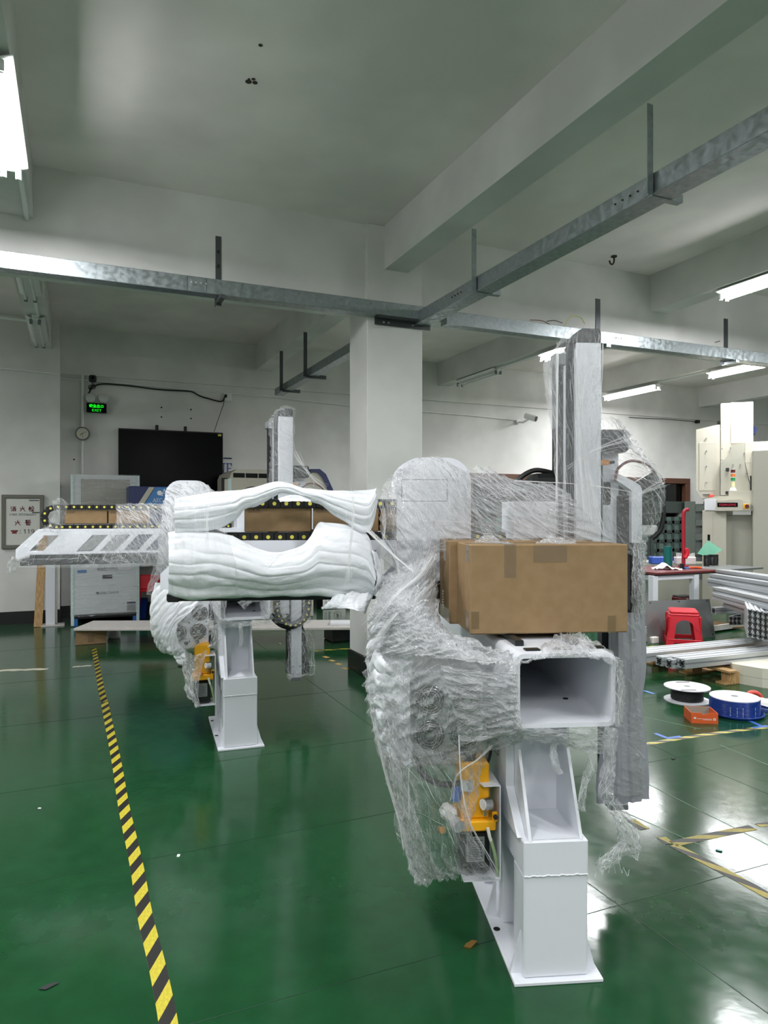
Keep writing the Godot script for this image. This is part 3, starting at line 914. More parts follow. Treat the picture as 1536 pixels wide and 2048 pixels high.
	obj("vertical_chain", B.new().box(Vector3(ax + 0.172, 1.45, vz - 0.06), Vector3(0.044, 0.24, 0.05), 0.003), M.black_plastic, t)
	obj("vertical_chain", B.new().box(Vector3(ax + 0.215, 1.21, vz - 0.05), Vector3(0.046, 0.32, 0.05), 0.003), M.black_plastic, t)
	var post := poly([ax + 0.19, 1.37, ax + 0.236, 1.37, ax + 0.236, 1.595, ax + 0.228, 1.612, ax + 0.20, 1.63, ax + 0.13, 1.662, ax + 0.115, 1.64, ax + 0.17, 1.605, ax + 0.19, 1.59])
	obj("bent_post", slab(post, vz - 0.01, 0.05), w, t)
	obj("side_motor", B.new().cyl(Vector3(ax + 0.285, 1.60, vz - 0.08), 0.05, 0.13, Vector3(0.8, 0.5, 0.3), 20), M.motor_black, t)
	obj("side_box", B.new().box(Vector3(ax + 0.275, 1.49, vz - 0.08), Vector3(0.09, 0.09, 0.06), 0.008), M.motor_black, t)
	obj("side_box", B.new().box(Vector3(ax + 0.285, 1.42, vz - 0.08), Vector3(0.09, 0.05, 0.05), 0.008), M.frosted, t)
	obj("cable_loop", B.new().tube(smooth([Vector3(ax + 0.115, 1.63, vz), Vector3(ax + 0.125, 1.68, vz), Vector3(ax + 0.18, 1.715, vz), Vector3(ax + 0.25, 1.70, vz), Vector3(ax + 0.30, 1.665, vz - 0.02)], 6), 0.006, 7), M.cable_brown, t)
	obj("cable_loop", B.new().tube(smooth([Vector3(ax + 0.33, 1.62, vz - 0.05), Vector3(ax + 0.345, 1.52, vz - 0.04), Vector3(ax + 0.335, 1.43, vz - 0.04), Vector3(ax + 0.30, 1.385, vz - 0.05)], 6), 0.01, 7), M.cable_black, t)
	# ---- the lower, hanging arm
	var lx := ax + 0.083 if not near else ax + 0.14
	obj("lower_arm", B.new().box(Vector3(lx, 0.66, vz - 0.05), Vector3(0.078, 0.80, 0.07), 0.003), w, t)
	obj("lower_arm_foot", B.new().box(Vector3(lx, 0.25, vz - 0.05), Vector3(0.078, 0.022, 0.07), 0.002), M.grey_plastic, t)
	obj("lower_arm_rail", B.new().box(Vector3(lx + 0.047, 0.68, vz - 0.05), Vector3(0.014, 0.80, 0.05), 0.002), M.black_plastic, t)
	obj("lower_arm_rail", B.new().box(Vector3(lx - 0.055, 0.64, vz - 0.06), Vector3(0.028, 0.70, 0.05), 0.002), M.rail_dark, t)
	for q in [[-0.025, 0.29], [0.025, 0.29], [-0.025, 0.345], [0.025, 0.345]]:
		obj("screw", B.new().cyl(Vector3(lx + q[0], q[1], vz - 0.014), 0.004, 0.004, Vector3(0, 0, 1), 8), M.ink, t)
	if not near:
		obj("arm_plate", B.new().box(Vector3(0.405, 0.88, vz - 0.03), Vector3(0.075, 0.28, 0.01), 0.002), w, t)
		var uc := part("hanging_chain", t)
		var pts := []
		for i in 4:
			pts.append(Vector3(0.338, 1.02 - 0.055 * i, vz + 0.03))
		for i in 11:
			var a := PI + PI * i / 10.0
			pts.append(Vector3(0.455 + 0.118 * cos(a), 0.80 + 0.118 * sin(a) - 0.02 * sin(PI * i / 10.0), vz + 0.03))
		for i in 4:
			pts.append(Vector3(0.575, 0.85 + 0.055 * i, vz + 0.03))
		for i in pts.size() - 1:
			var a: Vector3 = pts[i]; var c: Vector3 = pts[i + 1]
			var d2 := c - a
			obj("chain_link", B.new().box((a + c) * 0.5, Vector3(d2.length() * 1.04, 0.042, 0.06), 0.004, Basis(Vector3(0, 0, 1), atan2(d2.y, d2.x))), M.black_plastic, uc)
			obj("chain_pin", B.new().cyl((a + c) * 0.5 + Vector3(0, 0, 0.031), 0.0075, 0.003, Vector3(0, 0, 1), 12), M.yellow_pin, uc)
		obj("hanging_cable", B.new().tube(smooth([Vector3(0.30, 0.74, vz), Vector3(0.38, 0.665, vz), Vector3(0.47, 0.65, vz), Vector3(0.56, 0.70, vz)], 6), 0.022, 8), M.cable_black, t)
		obj("rear_bracket", slab(poly([0.555, 0.28, 0.595, 0.28, 0.60, 0.33, 0.575, 0.50, 0.56, 0.62, 0.545, 0.62, 0.548, 0.45]), vz - 0.04, 0.05), M.rail_dark, t)
	return t

func chain(parent: Node, x0: float, xe: float, yl: float, yh: float, x1: float, az: float) -> void:
	var pts := []
	var step := 0.048
	var x := x0
	while x > xe:
		pts.append(Vector2(x, yl)); x -= step
	var r := (yh - yl) * 0.5
	for i in 5:
		var a := -PI * 0.5 - PI * i / 4.0
		pts.append(Vector2(xe + r * 1.05 * cos(a), (yl + yh) * 0.5 + r * sin(a)))
	x = xe + step
	while x < x1:
		pts.append(Vector2(x, yh)); x += step
	var link: ArrayMesh = B.new().box(Vector3.ZERO, Vector3(0.05, 0.037, 0.07), 0.003).mesh()
	var pin: ArrayMesh = B.new().cyl(Vector3(0, 0, 0.036), 0.0078, 0.003, Vector3(0, 0, 1), 14).mesh()
	for i in pts.size() - 1:
		var a: Vector2 = pts[i]; var c: Vector2 = pts[i + 1]
		var d := c - a
		var tr := Transform3D(Basis(Vector3(0, 0, 1), atan2(d.y, d.x)).scaled_local(Vector3(d.length() / 0.048, 1, 1)), Vector3((a.x + c.x) * 0.5, (a.y + c.y) * 0.5, az - 0.045))
		obj("chain_link", link, M.black_plastic, parent).transform = tr
		var tp := Transform3D(Basis(), tr.origin)
		obj("chain_pin", pin, M.yellow_pin, parent).transform = tp

# ---------------------------------------------------------------- foam and stretch film
func catmull(a: Vector3, b: Vector3, c: Vector3, d: Vector3, t: float) -> Vector3:
	return b.cubic_interpolate(c, a, d, t)

func along(row: Array, u: float) -> Vector3:
	var n := row.size() - 1
	var k := mini(int(u * n), n - 1)
	return catmull(row[maxi(k - 1, 0)], row[k], row[k + 1], row[mini(k + 2, n)], u * n - k)

# rows of surveyed [px, py, distance] triples, flattened, as points in the axes of root
func survey(root: Node3D, rows: Array) -> Array:
	var inv := root.transform.affine_inverse()
	var out := []
	for r in rows:
		var row := []
		for i in range(0, r.size(), 3):
			row.append(inv * at(r[i], r[i + 1], r[i + 2]))
		out.append(row)
	return out

func surface(rows: Array, nu: int, nv: int) -> PackedVector3Array:
	var p := PackedVector3Array()
	p.resize(nu * nv)
	for i in nu:
		var colm := []
		for r in rows:
			colm.append(along(r, float(i) / (nu - 1)))
		for j in nv:
			p[j * nu + i] = along(colm, float(j) / (nv - 1))
	return p

func normals_of(p: PackedVector3Array, nu: int, nv: int) -> PackedVector3Array:
	var no := PackedVector3Array()
	no.resize(p.size())
	for j in nv:
		for i in nu:
			var du := p[j * nu + mini(i + 1, nu - 1)] - p[j * nu + maxi(i - 1, 0)]
			var dv := p[mini(j + 1, nv - 1) * nu + i] - p[maxi(j - 1, 0) * nu + i]
			no[j * nu + i] = du.cross(dv).normalized()
	return no

func extent(p: PackedVector3Array, nu: int, nv: int) -> Vector2:
	var lu := 0.0
	var lv := 0.0
	var j := nv / 2
	for i in nu - 1:
		lu += p[j * nu + i].distance_to(p[j * nu + i + 1])
	var i2 := nu / 2
	for k in nv - 1:
		lv += p[k * nu + i2].distance_to(p[(k + 1) * nu + i2])
	return Vector2(lu, lv)

func sample(p: PackedVector3Array, nu: int, nv: int, u: float, v: float) -> Vector3:
	var x := clampf(u, 0, 1) * (nu - 1); var y := clampf(v, 0, 1) * (nv - 1)
	var i := mini(int(x), nu - 2); var j := mini(int(y), nv - 2)
	var fx := x - i; var fy := y - j
	return p[j * nu + i].lerp(p[j * nu + i + 1], fx).lerp(p[(j + 1) * nu + i].lerp(p[(j + 1) * nu + i + 1], fx), fy)

# A sheet of stretch film: o = {sd, amp (depth of its folds), dir (angle of its pull lines in the sheet; 0 runs along the rows), spread, n (creases), len, r, thick, wave}
func film(root: Node3D, called: String, rows: Array, o := {}) -> MeshInstance3D:
	var cell: float = o.get("cell", 0.0052)
	var base := surface(rows, 24, 24)
	var e := extent(base, 24, 24)
	var nu := clampi(int(e.x / cell), 12, 150); var nv := clampi(int(e.y / cell), 12, 150)
	var p := surface(rows, nu, nv)
	var no := normals_of(p, nu, nv)
	var f := FastNoiseLite.new()
	f.seed = o.get("sd", 1); f.noise_type = FastNoiseLite.TYPE_SIMPLEX; f.frequency = 1.0; f.fractal_octaves = 2
	var dir: float = o.get("dir", 0.0)
	var amp: float = o.get("amp", 0.006)
	var wave: float = o.get("wave", 0.035)
	var long: float = o.get("long", 5.0)
	var cs := cos(dir); var sn := sin(dir)
	for j in nv:
		for i in nu:
			var a := e.x * i / (nu - 1); var b := e.y * j / (nv - 1)
			var s := a * cs + b * sn; var t := -a * sn + b * cs
			var n1 := f.get_noise_2d(s / (wave * long), t / wave)
			var n2 := f.get_noise_2d(s / (wave * long * 0.5) + 40.0, t / (wave * 0.42) + 0.4 * s / wave)
			var h := n1 + pow(1.0 - minf(1.0, absf(n1) * 2.2), 3.0) * 0.8 + 0.55 * pow(1.0 - minf(1.0, absf(n2) * 2.0), 3.0)
			p[j * nu + i] += no[j * nu + i] * (h * amp)
	var eye := root.transform.affine_inverse() * EYE
	var m := obj(called, B.new().sheet(p, nu, nv, eye - p[(nv / 2) * nu + nu / 2]), M.film_dense if o.get("dense", false) else (M.film_thick if o.get("thick", false) else M.film), root)
	no = normals_of(p, nu, nv)
	var mid := (nv / 2) * nu + nu / 2
	var fl := 1.0 if no[mid].dot(eye - p[mid]) > 0.0 else -1.0
	var n := int(o.get("n", 150) * 0.7)
	var c := B.new()
	var spread: float = o.get("spread", 0.35)
	var ln: float = o.get("len", 0.07)
	var rad: float = o.get("r", 0.0007) * 0.5
	for k in n:
		var u := rng.randf(); var v := rng.randf()
		if o.has("rim") and rng.randf() < o.rim:
			u = clampf(rng.randfn(0.0 if rng.randf() < 0.5 else 1.0, 0.05), 0, 1)
		var ang := dir + rng.randfn(0.0, spread)
		var l := ln * exp(rng.randfn(0.0, 0.8))
		var bend := rng.randfn(0.0, 0.08)
		var pts := []
		for q in 6:
			var g := (q / 5.0 - 0.5) * l
			var uu := u + cos(ang) * g / e.x - sin(ang) * bend * g * g / l / e.x
			var vv := v + sin(ang) * g / e.y + cos(ang) * bend * g * g / l / e.y
			if uu < 0 or uu > 1 or vv < 0 or vv > 1:
				continue
			var x := clampi(int(uu * (nu - 1)), 0, nu - 1); var y := clampi(int(vv * (nv - 1)), 0, nv - 1)
			pts.append(sample(p, nu, nv, uu, vv) + no[y * nu + x] * fl * 0.0012)
		if pts.size() > 2:
			c.tube(pts, rad * exp(rng.randfn(0.0, 0.45)), 3, false, true)
	if c.v.size():
		stuff(obj("film_crease", c, M.crease, m))
	return m

# roped strands of film between surveyed points
func strands(root: Node3D, called: String, pts: Array, n: int, width: float, r: float) -> MeshInstance3D:
	var row: Array = survey(root, [pts])[0]
	var c := B.new()
	for k in n:
		var off := Vector3(rng.randfn(0, width), rng.randfn(0, width), rng.randfn(0, width))
		var off2 := Vector3(rng.randfn(0, width), rng.randfn(0, width), rng.randfn(0, width))
		var q := []
		for i in 14:
			var u := i / 13.0
			q.append(along(row, u) + off.lerp(off2, u) * (0.4 + 1.2 * absf(u - 0.5)) + Vector3(rng.randfn(0, 0.0004), rng.randfn(0, 0.0004), 0))
		c.tube(q, r * 0.6 * exp(rng.randfn(0, 0.4)), 4, false)
	return stuff(obj(called, c, M.crease, root))

# crumpled tail of film: a narrow sheet with deep folds plus threads
func wisp(root: Node3D, pts: Array, width: float, sd: int, n := 60) -> void:
	var row: Array = survey(root, [pts])[0]
	var eye := root.transform.affine_inverse() * EYE
	var rows := []
	var m := row.size()
	for i in m:
		var t: Vector3 = (row[mini(i + 1, m - 1)] - row[maxi(i - 1, 0)]).normalized()
		var side := t.cross((eye - row[i]).normalized()).normalized()
		var w := width * (0.55 + 0.45 * absf(sin(i * 1.9 + sd)))
		rows.append([row[i] - side * w, row[i] - side * w * 0.3 + (eye - row[i]).normalized() * w * 0.5, row[i] + side * w * 0.35 + (eye - row[i]).normalized() * w * 0.3, row[i] + side * w])
	film(root, "film_tail", rows, {"sd": sd, "amp": width * 0.5, "dir": PI / 2, "spread": 0.5, "n": n, "len": 0.05, "wave": 0.02, "long": 3.0, "thick": true, "cell": 0.005, "r": 0.0008})

# A sheet of soft white foam with quilted ridges: o = {ridges, along_v, depth, sd, mat}
func foam(root: Node3D, called: String, rows: Array, o := {}) -> MeshInstance3D:
	var nu: int = o.get("nu", 110); var nv: int = o.get("nv", 90)
	var p := surface(rows, nu, nv)
	var no := normals_of(p, nu, nv)
	var eye := root.transform.affine_inverse() * EYE
	var mid := (nv / 2) * nu + nu / 2
	var fl := 1.0 if no[mid].dot(eye - p[mid]) > 0.0 else -1.0
	var f := FastNoiseLite.new()
	f.seed = o.get("sd", 1); f.frequency = 1.0; f.fractal_octaves = 2
	var k: float = o.get("ridges", 6.0)
	var depth: float = o.get("depth", 0.012)
	var tilt: float = o.get("tilt", 0.0)
	for j in nv:
		for i in nu:
			var u := float(i) / (nu - 1); var v := float(j) / (nv - 1)
			var w := (u if o.get("across", false) else v) + tilt * ((v if o.get("across", false) else u) - 0.5) + 0.05 * f.get_noise_2d(u * 3.0, v * 3.0)
			var h := pow(absf(sin(PI * k * w)), 0.55) * (0.65 + 0.5 * f.get_noise_2d(u * 4.0 + 9.0, w * k * 0.7))
			h += 0.5 * f.get_noise_2d(u * 9.0, v * 9.0) * o.get("lumps", 0.25)
			p[j * nu + i] += no[j * nu + i] * (fl * depth * h)
	return obj(called, B.new().sheet(p, nu, nv, eye - p[mid]), o.get("mat", M.foam), root)

# rows between a top and a bottom outline given as [px, py] lists; bulge pushes the middle towards us, tuck carries the lower edge under
func band(top: Array, bottom: Array, x0: float, x1: float, d: float, bulge: float, tuck: float, cols := 14) -> Array:
	var rows := []
	for k in 9:
		var v := k / 8.0
		var row := []
		for i in cols:
			var px := lerpf(x0, x1, i / (cols - 1.0))
			var yt := read_line(top, px); var yb := read_line(bottom, px)
			var w := minf(v / 0.86, 1.0)
			var dd := d - bulge * sin(PI * minf(w, 0.92))
			if v > 0.86:
				dd += tuck * (v - 0.86) / 0.14
			row.append_array([px, lerpf(yt, yb, w), dd])
		rows.append(row)
	return rows

func read_line(l: Array, x: float) -> float:
	for i in range(0, l.size() - 2, 2):
		if x <= l[i + 2]:
			return lerpf(l[i + 1], l[i + 3], clampf((x - l[i]) / maxf(l[i + 2] - l[i], 0.001), 0, 1))
	return l[l.size() - 1]

func wrap_near(t: Node3D) -> void:
	# ---- foam round the cross arm: an upper and a lower band with the torn gap between them
	var up := band([350, 1000, 420, 986, 482, 982, 527, 972, 556, 964, 583, 969, 605, 979, 638, 982, 703, 984, 753, 980],
		[350, 1062, 417, 1058, 452, 1046, 474, 1032, 487, 1013, 508, 1011, 527, 1001, 548, 990, 563, 983, 584, 986, 618, 998, 648, 1008, 661, 1024, 687, 1038, 716, 1056, 732, 1062, 744, 1048, 753, 1000], 350, 753, 2.78, 0.03, 0.02, 34)
	var f1 := foam(t, "foam_wrap", survey(t, up), {"ridges": 4.5, "depth": 0.011, "sd": 3, "tilt": -0.25, "nu": 170, "nv": 70})
	lab(f1, "upper foam band torn open over the boxes")
	var lo := band([338, 1068, 363, 1062, 436, 1066, 462, 1071, 488, 1085, 508, 1095, 534, 1106, 560, 1107, 573, 1103, 605, 1092, 622, 1075, 628, 1050, 640, 1046, 687, 1050, 713, 1055, 736, 1073, 742, 1107, 751, 1135],
		[338, 1188, 352, 1193, 378, 1197, 508, 1191, 638, 1189, 751, 1186], 338, 751, 2.79, 0.07, 0.10, 30)
	var f2 := foam(t, "foam_wrap", survey(t, lo), {"ridges": 6.5, "depth": 0.011, "sd": 8, "tilt": -0.12, "nu": 180, "nv": 110})
	lab(f2, "lower foam band covering the arm")
	foam(t, "foam_flap", survey(t, [[748, 1188, 2.8, 720, 1188, 2.76, 690, 1190, 2.76, 672, 1192, 2.8], [742, 1200, 2.76, 712, 1205, 2.72, 680, 1208, 2.73, 655, 1212, 2.78], [728, 1228, 2.76, 712, 1222, 2.7, 672, 1216, 2.74, 644, 1216, 2.8]]), {"ridges": 3.0, "depth": 0.02, "across": true, "nu": 60, "nv": 40, "lumps": 0.2})
	foam(t, "foam_edge", survey(t, [[742, 1100, 2.74, 752, 1104, 2.78], [747, 1130, 2.72, 760, 1135, 2.8], [752, 1160, 2.72, 764, 1165, 2.8], [744, 1190, 2.74, 762, 1192, 2.82]]), {"ridges": 2.5, "depth": 0.012, "nu": 20, "nv": 50})
	# the arm's end and its plates behind the wrap
	obj("arm_end_plate", slab(poly([-1.352, 1.185, -1.352, 1.25, -1.32, 1.30, -1.27, 1.36, -1.25, 1.185]), -0.645, 0.03), M.machine_white, t)
	# film over the foam
	film(t, "stretch_film", survey(t, [[345, 1000, 2.72, 400, 985, 2.71, 470, 980, 2.7], [340, 1060, 2.7, 400, 1056, 2.68, 450, 1040, 2.7], [335, 1120, 2.66, 400, 1120, 2.64, 470, 1120, 2.66], [338, 1190, 2.7, 400, 1195, 2.68, 480, 1192, 2.7]]), {"sd": 5, "amp": 0.006, "dir": PI / 2, "spread": 0.12, "n": 60, "len": 0.12, "r": 0.0005})
	film(t, "stretch_film", survey(t, [[470, 1075, 2.7, 540, 1108, 2.68, 610, 1090, 2.68, 690, 1060, 2.7, 738, 1080, 2.72], [470, 1130, 2.65, 540, 1135, 2.64, 610, 1130, 2.64, 690, 1125, 2.66, 745, 1125, 2.68], [470, 1190, 2.7, 540, 1190, 2.7, 610, 1188, 2.7, 690, 1187, 2.7, 745, 1186, 2.72]]), {"sd": 15, "amp": 0.005, "dir": -0.35, "spread": 0.3, "n": 160, "len": 0.06, "r": 0.0005})
	film(t, "stretch_film", survey(t, [[490, 980, 2.72, 530, 968, 2.7, 575, 962, 2.7, 640, 978, 2.7, 700, 980, 2.7, 752, 976, 2.72], [480, 1000, 2.7, 530, 992, 2.69, 575, 978, 2.69, 640, 1000, 2.69, 700, 1010, 2.69, 752, 1005, 2.7], [470, 1028, 2.7, 520, 1002, 2.7, 575, 985, 2.7, 650, 1012, 2.7, 700, 1045, 2.7, 740, 1050, 2.7]]), {"sd": 25, "amp": 0.005, "dir": 0.2, "spread": 0.5, "n": 140, "len": 0.04, "r": 0.0005})
	strands(t, "film_bundle", [415, 1002, 2.67, 414, 1045, 2.66, 413, 1090, 2.65], 9, 0.008, 0.0006)
	strands(t, "film_bundle", [703, 984, 2.67, 706, 1030, 2.66, 700, 1100, 2.65, 696, 1160, 2.66], 12, 0.012, 0.0005)
	# ---- foam round the control cabinet and its film
	foam(t, "foam_wrap", survey(t, [[745, 1250, 2.6, 765, 1240, 2.5, 810, 1240, 2.44, 850, 1260, 2.42], [738, 1330, 2.58, 755, 1330, 2.46, 795, 1330, 2.42, 822, 1340, 2.42], [745, 1420, 2.56, 765, 1420, 2.44, 800, 1420, 2.41, 818, 1425, 2.42], [765, 1490, 2.54, 782, 1500, 2.44, 808, 1508, 2.42, 822, 1508, 2.43], [790, 1525, 2.52, 805, 1530, 2.45, 822, 1530, 2.43, 840, 1525, 2.43]]), {"ridges": 10.0, "depth": 0.02, "sd": 13, "nu": 60, "nv": 160, "lumps": 0.05})
	foam(t, "foam_wrap", survey(t, [[745, 1255, 2.62, 785, 1195, 2.58, 820, 1190, 2.6, 852, 1205, 2.7], [748, 1280, 2.55, 800, 1240, 2.5, 840, 1245, 2.5, 875, 1262, 2.56], [745, 1310, 2.56, 810, 1300, 2.44, 870, 1302, 2.43, 940, 1312, 2.44]]), {"ridges": 4.0, "depth": 0.02, "sd": 19, "nu": 70, "nv": 60})
	film(t, "stretch_film", survey(t, [
		[770, 1160, 2.85, 805, 1130, 2.75, 835, 1118, 2.72, 860, 1110, 2.74, 874, 1100, 2.8],
		[742, 1215, 2.7, 790, 1200, 2.5, 830, 1195, 2.48, 862, 1215, 2.52, 878, 1240, 2.6],
		[737, 1255, 2.65, 790, 1240, 2.42, 850, 1238, 2.38, 892, 1262, 2.38, 940, 1288, 2.38],
		[733, 1290, 2.6, 790, 1280, 2.38, 860, 1275, 2.32, 940, 1290, 2.3, 1030, 1312, 2.24],
		[728, 1370, 2.55, 790, 1370, 2.34, 860, 1370, 2.28, 940, 1380, 2.25, 1034, 1390, 2.19],
		[745, 1460, 2.5, 800, 1465, 2.36, 870, 1465, 2.31, 950, 1460, 2.26, 1036, 1455, 2.18],
		[775, 1525, 2.5, 830, 1535, 2.42, 880, 1535, 2.4, 960, 1505, 2.35, 1060, 1480, 2.25]]), {"sd": 2, "amp": 0.012, "dir": -0.35, "spread": 0.55, "n": 1300, "len": 0.05, "wave": 0.03, "r": 0.0006, "thick": true})
	film(t, "stretch_film", survey(t, [
		[772, 1150, 2.8, 815, 1130, 2.7, 850, 1118, 2.68, 873, 1108, 2.72],
		[740, 1225, 2.62, 795, 1200, 2.45, 845, 1200, 2.43, 877, 1240, 2.5],
		[736, 1265, 2.56, 795, 1250, 2.38, 860, 1258, 2.32, 935, 1290, 2.34],
		[733, 1320, 2.54, 800, 1312, 2.33, 890, 1318, 2.26, 1025, 1330, 2.2]]), {"sd": 62, "amp": 0.012, "dir": -0.5, "spread": 0.3, "n": 1000, "len": 0.08, "wave": 0.022, "r": 0.0006, "dense": true})
	film(t, "stretch_film", survey(t, [
		[880, 1330, 2.26, 940, 1340, 2.22, 990, 1345, 2.2, 1034, 1345, 2.17],
		[900, 1400, 2.25, 950, 1400, 2.22, 1000, 1400, 2.2, 1035, 1400, 2.17],
		[920, 1490, 2.28, 960, 1480, 2.24, 1010, 1470, 2.21, 1045, 1462, 2.18]]), {"sd": 64, "amp": 0.012, "dir": 0.1, "spread": 0.35, "n": 420, "len": 0.06, "wave": 0.02, "r": 0.0006, "thick": true})
	# ---- the bag that hangs over the lubricator
	film(t, "film_bag", survey(t, [
		[752, 1450, 2.5, 800, 1470, 2.34, 860, 1500, 2.29, 920, 1505, 2.29, 985, 1485, 2.28],
		[773, 1560, 2.5, 820, 1560, 2.32, 880, 1570, 2.28, 925, 1560, 2.29, 962, 1545, 2.34],
		[796, 1660, 2.5, 835, 1655, 2.34, 885, 1650, 2.29, 922, 1640, 2.29, 945, 1625, 2.34],
		[815, 1730, 2.5, 845, 1735, 2.38, 890, 1730, 2.33, 925, 1722, 2.31, 958, 1700, 2.34],
		[835, 1772, 2.44, 860, 1766, 2.42, 900, 1757, 2.38, 932, 1756, 2.35, 995, 1757, 2.34]]), {"sd": 6, "amp": 0.02, "dir": 1.25, "spread": 0.35, "n": 330, "len": 0.05, "wave": 0.05, "long": 3.5, "r": 0.0006, "rim": 0.45})
	film(t, "film_bag", survey(t, [
		[745, 1400, 2.56, 770, 1400, 2.42, 790, 1410, 2.38],
		[752, 1480, 2.52, 775, 1480, 2.4, 795, 1490, 2.36],
		[782, 1590, 2.5, 800, 1590, 2.38, 822, 1590, 2.36],
		[805, 1680, 2.48, 825, 1680, 2.4, 850, 1690, 2.36],
		[830, 1768, 2.44, 850, 1765, 2.42, 880, 1760, 2.4]]), {"sd": 66, "amp": 0.01, "dir": 1.4, "spread": 0.2, "n": 420, "len": 0.06, "wave": 0.018, "long": 5.0, "r": 0.0006, "thick": true})
	strands(t, "film_strand", [918, 1470, 2.27, 922, 1560, 2.27, 938, 1640, 2.27, 975, 1710, 2.3, 998, 1752, 2.33], 5, 0.003, 0.0007)
	strands(t, "film_strand", [822, 1500, 2.36, 818, 1560, 2.33, 822, 1640, 2.34], 4, 0.003, 0.0006)
	strands(t, "film_strand", [985, 1492, 2.26, 955, 1520, 2.27, 915, 1550, 2.28, 905, 1600, 2.3], 5, 0.004, 0.0006)
	# ---- film over the cover box and across to the tall arm
	film(t, "stretch_film", survey(t, [
		[788, 948, 2.9, 830, 920, 2.84, 880, 914, 2.83, 932, 945, 2.86],
		[763, 985, 2.9, 830, 975, 2.77, 900, 980, 2.76, 945, 1000, 2.8],
		[760, 1060, 2.9, 830, 1060, 2.73, 900, 1060, 2.74, 990, 1060, 2.78],
		[765, 1140, 2.9, 820, 1140, 2.74, 880, 1105, 2.74, 1040, 1092, 2.8]]), {"sd": 9, "amp": 0.01, "dir": 0.7, "spread": 0.7, "n": 1000, "len": 0.06, "wave": 0.03, "r": 0.0007, "thick": true})
	film(t, "stretch_film", survey(t, [
		[925, 945, 2.88, 965, 932, 2.9, 1020, 958, 2.9, 1085, 965, 2.88, 1112, 968, 2.86],
		[940, 990, 2.82, 980, 985, 2.78, 1040, 990, 2.77, 1090, 1000, 2.77, 1150, 1000, 2.76],
		[955, 1040, 2.8, 1000, 1045, 2.74, 1060, 1045, 2.72, 1110, 1045, 2.72, 1185, 1040, 2.74],
		[980, 1096, 2.76, 1040, 1096, 2.7, 1090, 1096, 2.7, 1140, 1096, 2.7, 1245, 1096, 2.74]]), {"sd": 10, "amp": 0.012, "dir": 0.75, "spread": 0.35, "n": 1000, "len": 0.08, "wave": 0.025, "r": 0.0006, "thick": true})
	# ---- sleeve of the tall arm
	film(t, "film_sleeve", survey(t, [
		[1112, 690, 2.86, 1140, 657, 2.80, 1170, 652, 2.78, 1204, 662, 2.82],
		[1085, 730, 2.84, 1130, 740, 2.77, 1165, 740, 2.75, 1203, 740, 2.80],
		[1092, 800, 2.84, 1130, 800, 2.77, 1165, 800, 2.76, 1202, 800, 2.80],
		[1104, 870, 2.84, 1135, 870, 2.77, 1168, 870, 2.76, 1203, 870, 2.80],
		[1110, 960, 2.82, 1140, 960, 2.76, 1170, 960, 2.75, 1208, 960, 2.79],
		[1112, 1060, 2.80, 1150, 1065, 2.75, 1190, 1065, 2.74, 1225, 1065, 2.78]]), {"sd": 11, "amp": 0.007, "dir": 1.5, "spread": 0.15, "n": 260, "len": 0.09, "wave": 0.018, "long": 8.0, "r": 0.0006})
	film(t, "film_sleeve", survey(t, [
		[1086, 728, 2.82, 1100, 715, 2.80, 1115, 720, 2.80],
		[1092, 800, 2.82, 1105, 790, 2.79, 1120, 790, 2.79],
		[1103, 860, 2.82, 1112, 855, 2.80, 1122, 850, 2.80]]), {"sd": 71, "amp": 0.004, "dir": 1.5, "spread": 0.2, "n": 50, "len": 0.06, "thick": true})
	strands(t, "film_strand", [1115, 700, 2.78, 1114, 860, 2.78, 1113, 980, 2.77, 1112, 1080, 2.76], 16, 0.006, 0.0007)
	strands(t, "film_strand", [1150, 720, 2.76, 1160, 840, 2.76, 1178, 960, 2.75, 1200, 1070, 2.75], 22, 0.012, 0.0006)
	strands(t, "film_strand", [1152, 760, 2.76, 1156, 880, 2.75, 1165, 980, 2.74, 1175, 1070, 2.74], 14, 0.01, 0.0005)
	strands(t, "film_strand", [1030, 962, 2.78, 1110, 965, 2.76, 1190, 972, 2.76, 1270, 985, 2.78], 6, 0.003, 0.0006)
	strands(t, "film_strand", [1205, 672, 2.80, 1205, 730, 2.80, 1202, 800, 2.80, 1206, 835, 2.80], 4, 0.002, 0.0007)
	strands(t, "film_strand", [1145, 930, 2.76, 1170, 910, 2.76, 1210, 892, 2.77, 1255, 880, 2.78], 14, 0.014, 0.0005)
	# ---- film round the motors right of the arm
	film(t, "film_bag", survey(t, [
		[1200, 838, 2.82, 1225, 832, 2.86, 1245, 848, 2.9, 1258, 865, 2.95],
		[1202, 890, 2.78, 1235, 890, 2.77, 1262, 890, 2.8, 1275, 888, 2.92],
		[1204, 930, 2.78, 1245, 925, 2.74, 1280, 920, 2.76, 1305, 925, 2.9],
		[1206, 965, 2.78, 1255, 962, 2.73, 1305, 962, 2.75, 1329, 966, 2.9],
		[1208, 1010, 2.78, 1258, 1012, 2.73, 1302, 1020, 2.75, 1324, 1030, 2.88],
		[1210, 1062, 2.78, 1260, 1072, 2.74, 1282, 1072, 2.77, 1300, 1062, 2.84],
		[1238, 1095, 2.76, 1266, 1112, 2.75, 1280, 1112, 2.78, 1292, 1112, 2.84]]), {"sd": 12, "amp": 0.008, "dir": 0.45, "spread": 0.4, "n": 380, "len": 0.05, "wave": 0.025, "r": 0.0006})
	strands(t, "film_strand", [1250, 875, 2.8, 1275, 905, 2.8, 1310, 935, 2.82, 1328, 962, 2.84], 16, 0.008, 0.0006)
	strands(t, "film_strand", [1262, 1000, 2.76, 1285, 985, 2.76, 1328, 962, 2.84], 16, 0.012, 0.0005)
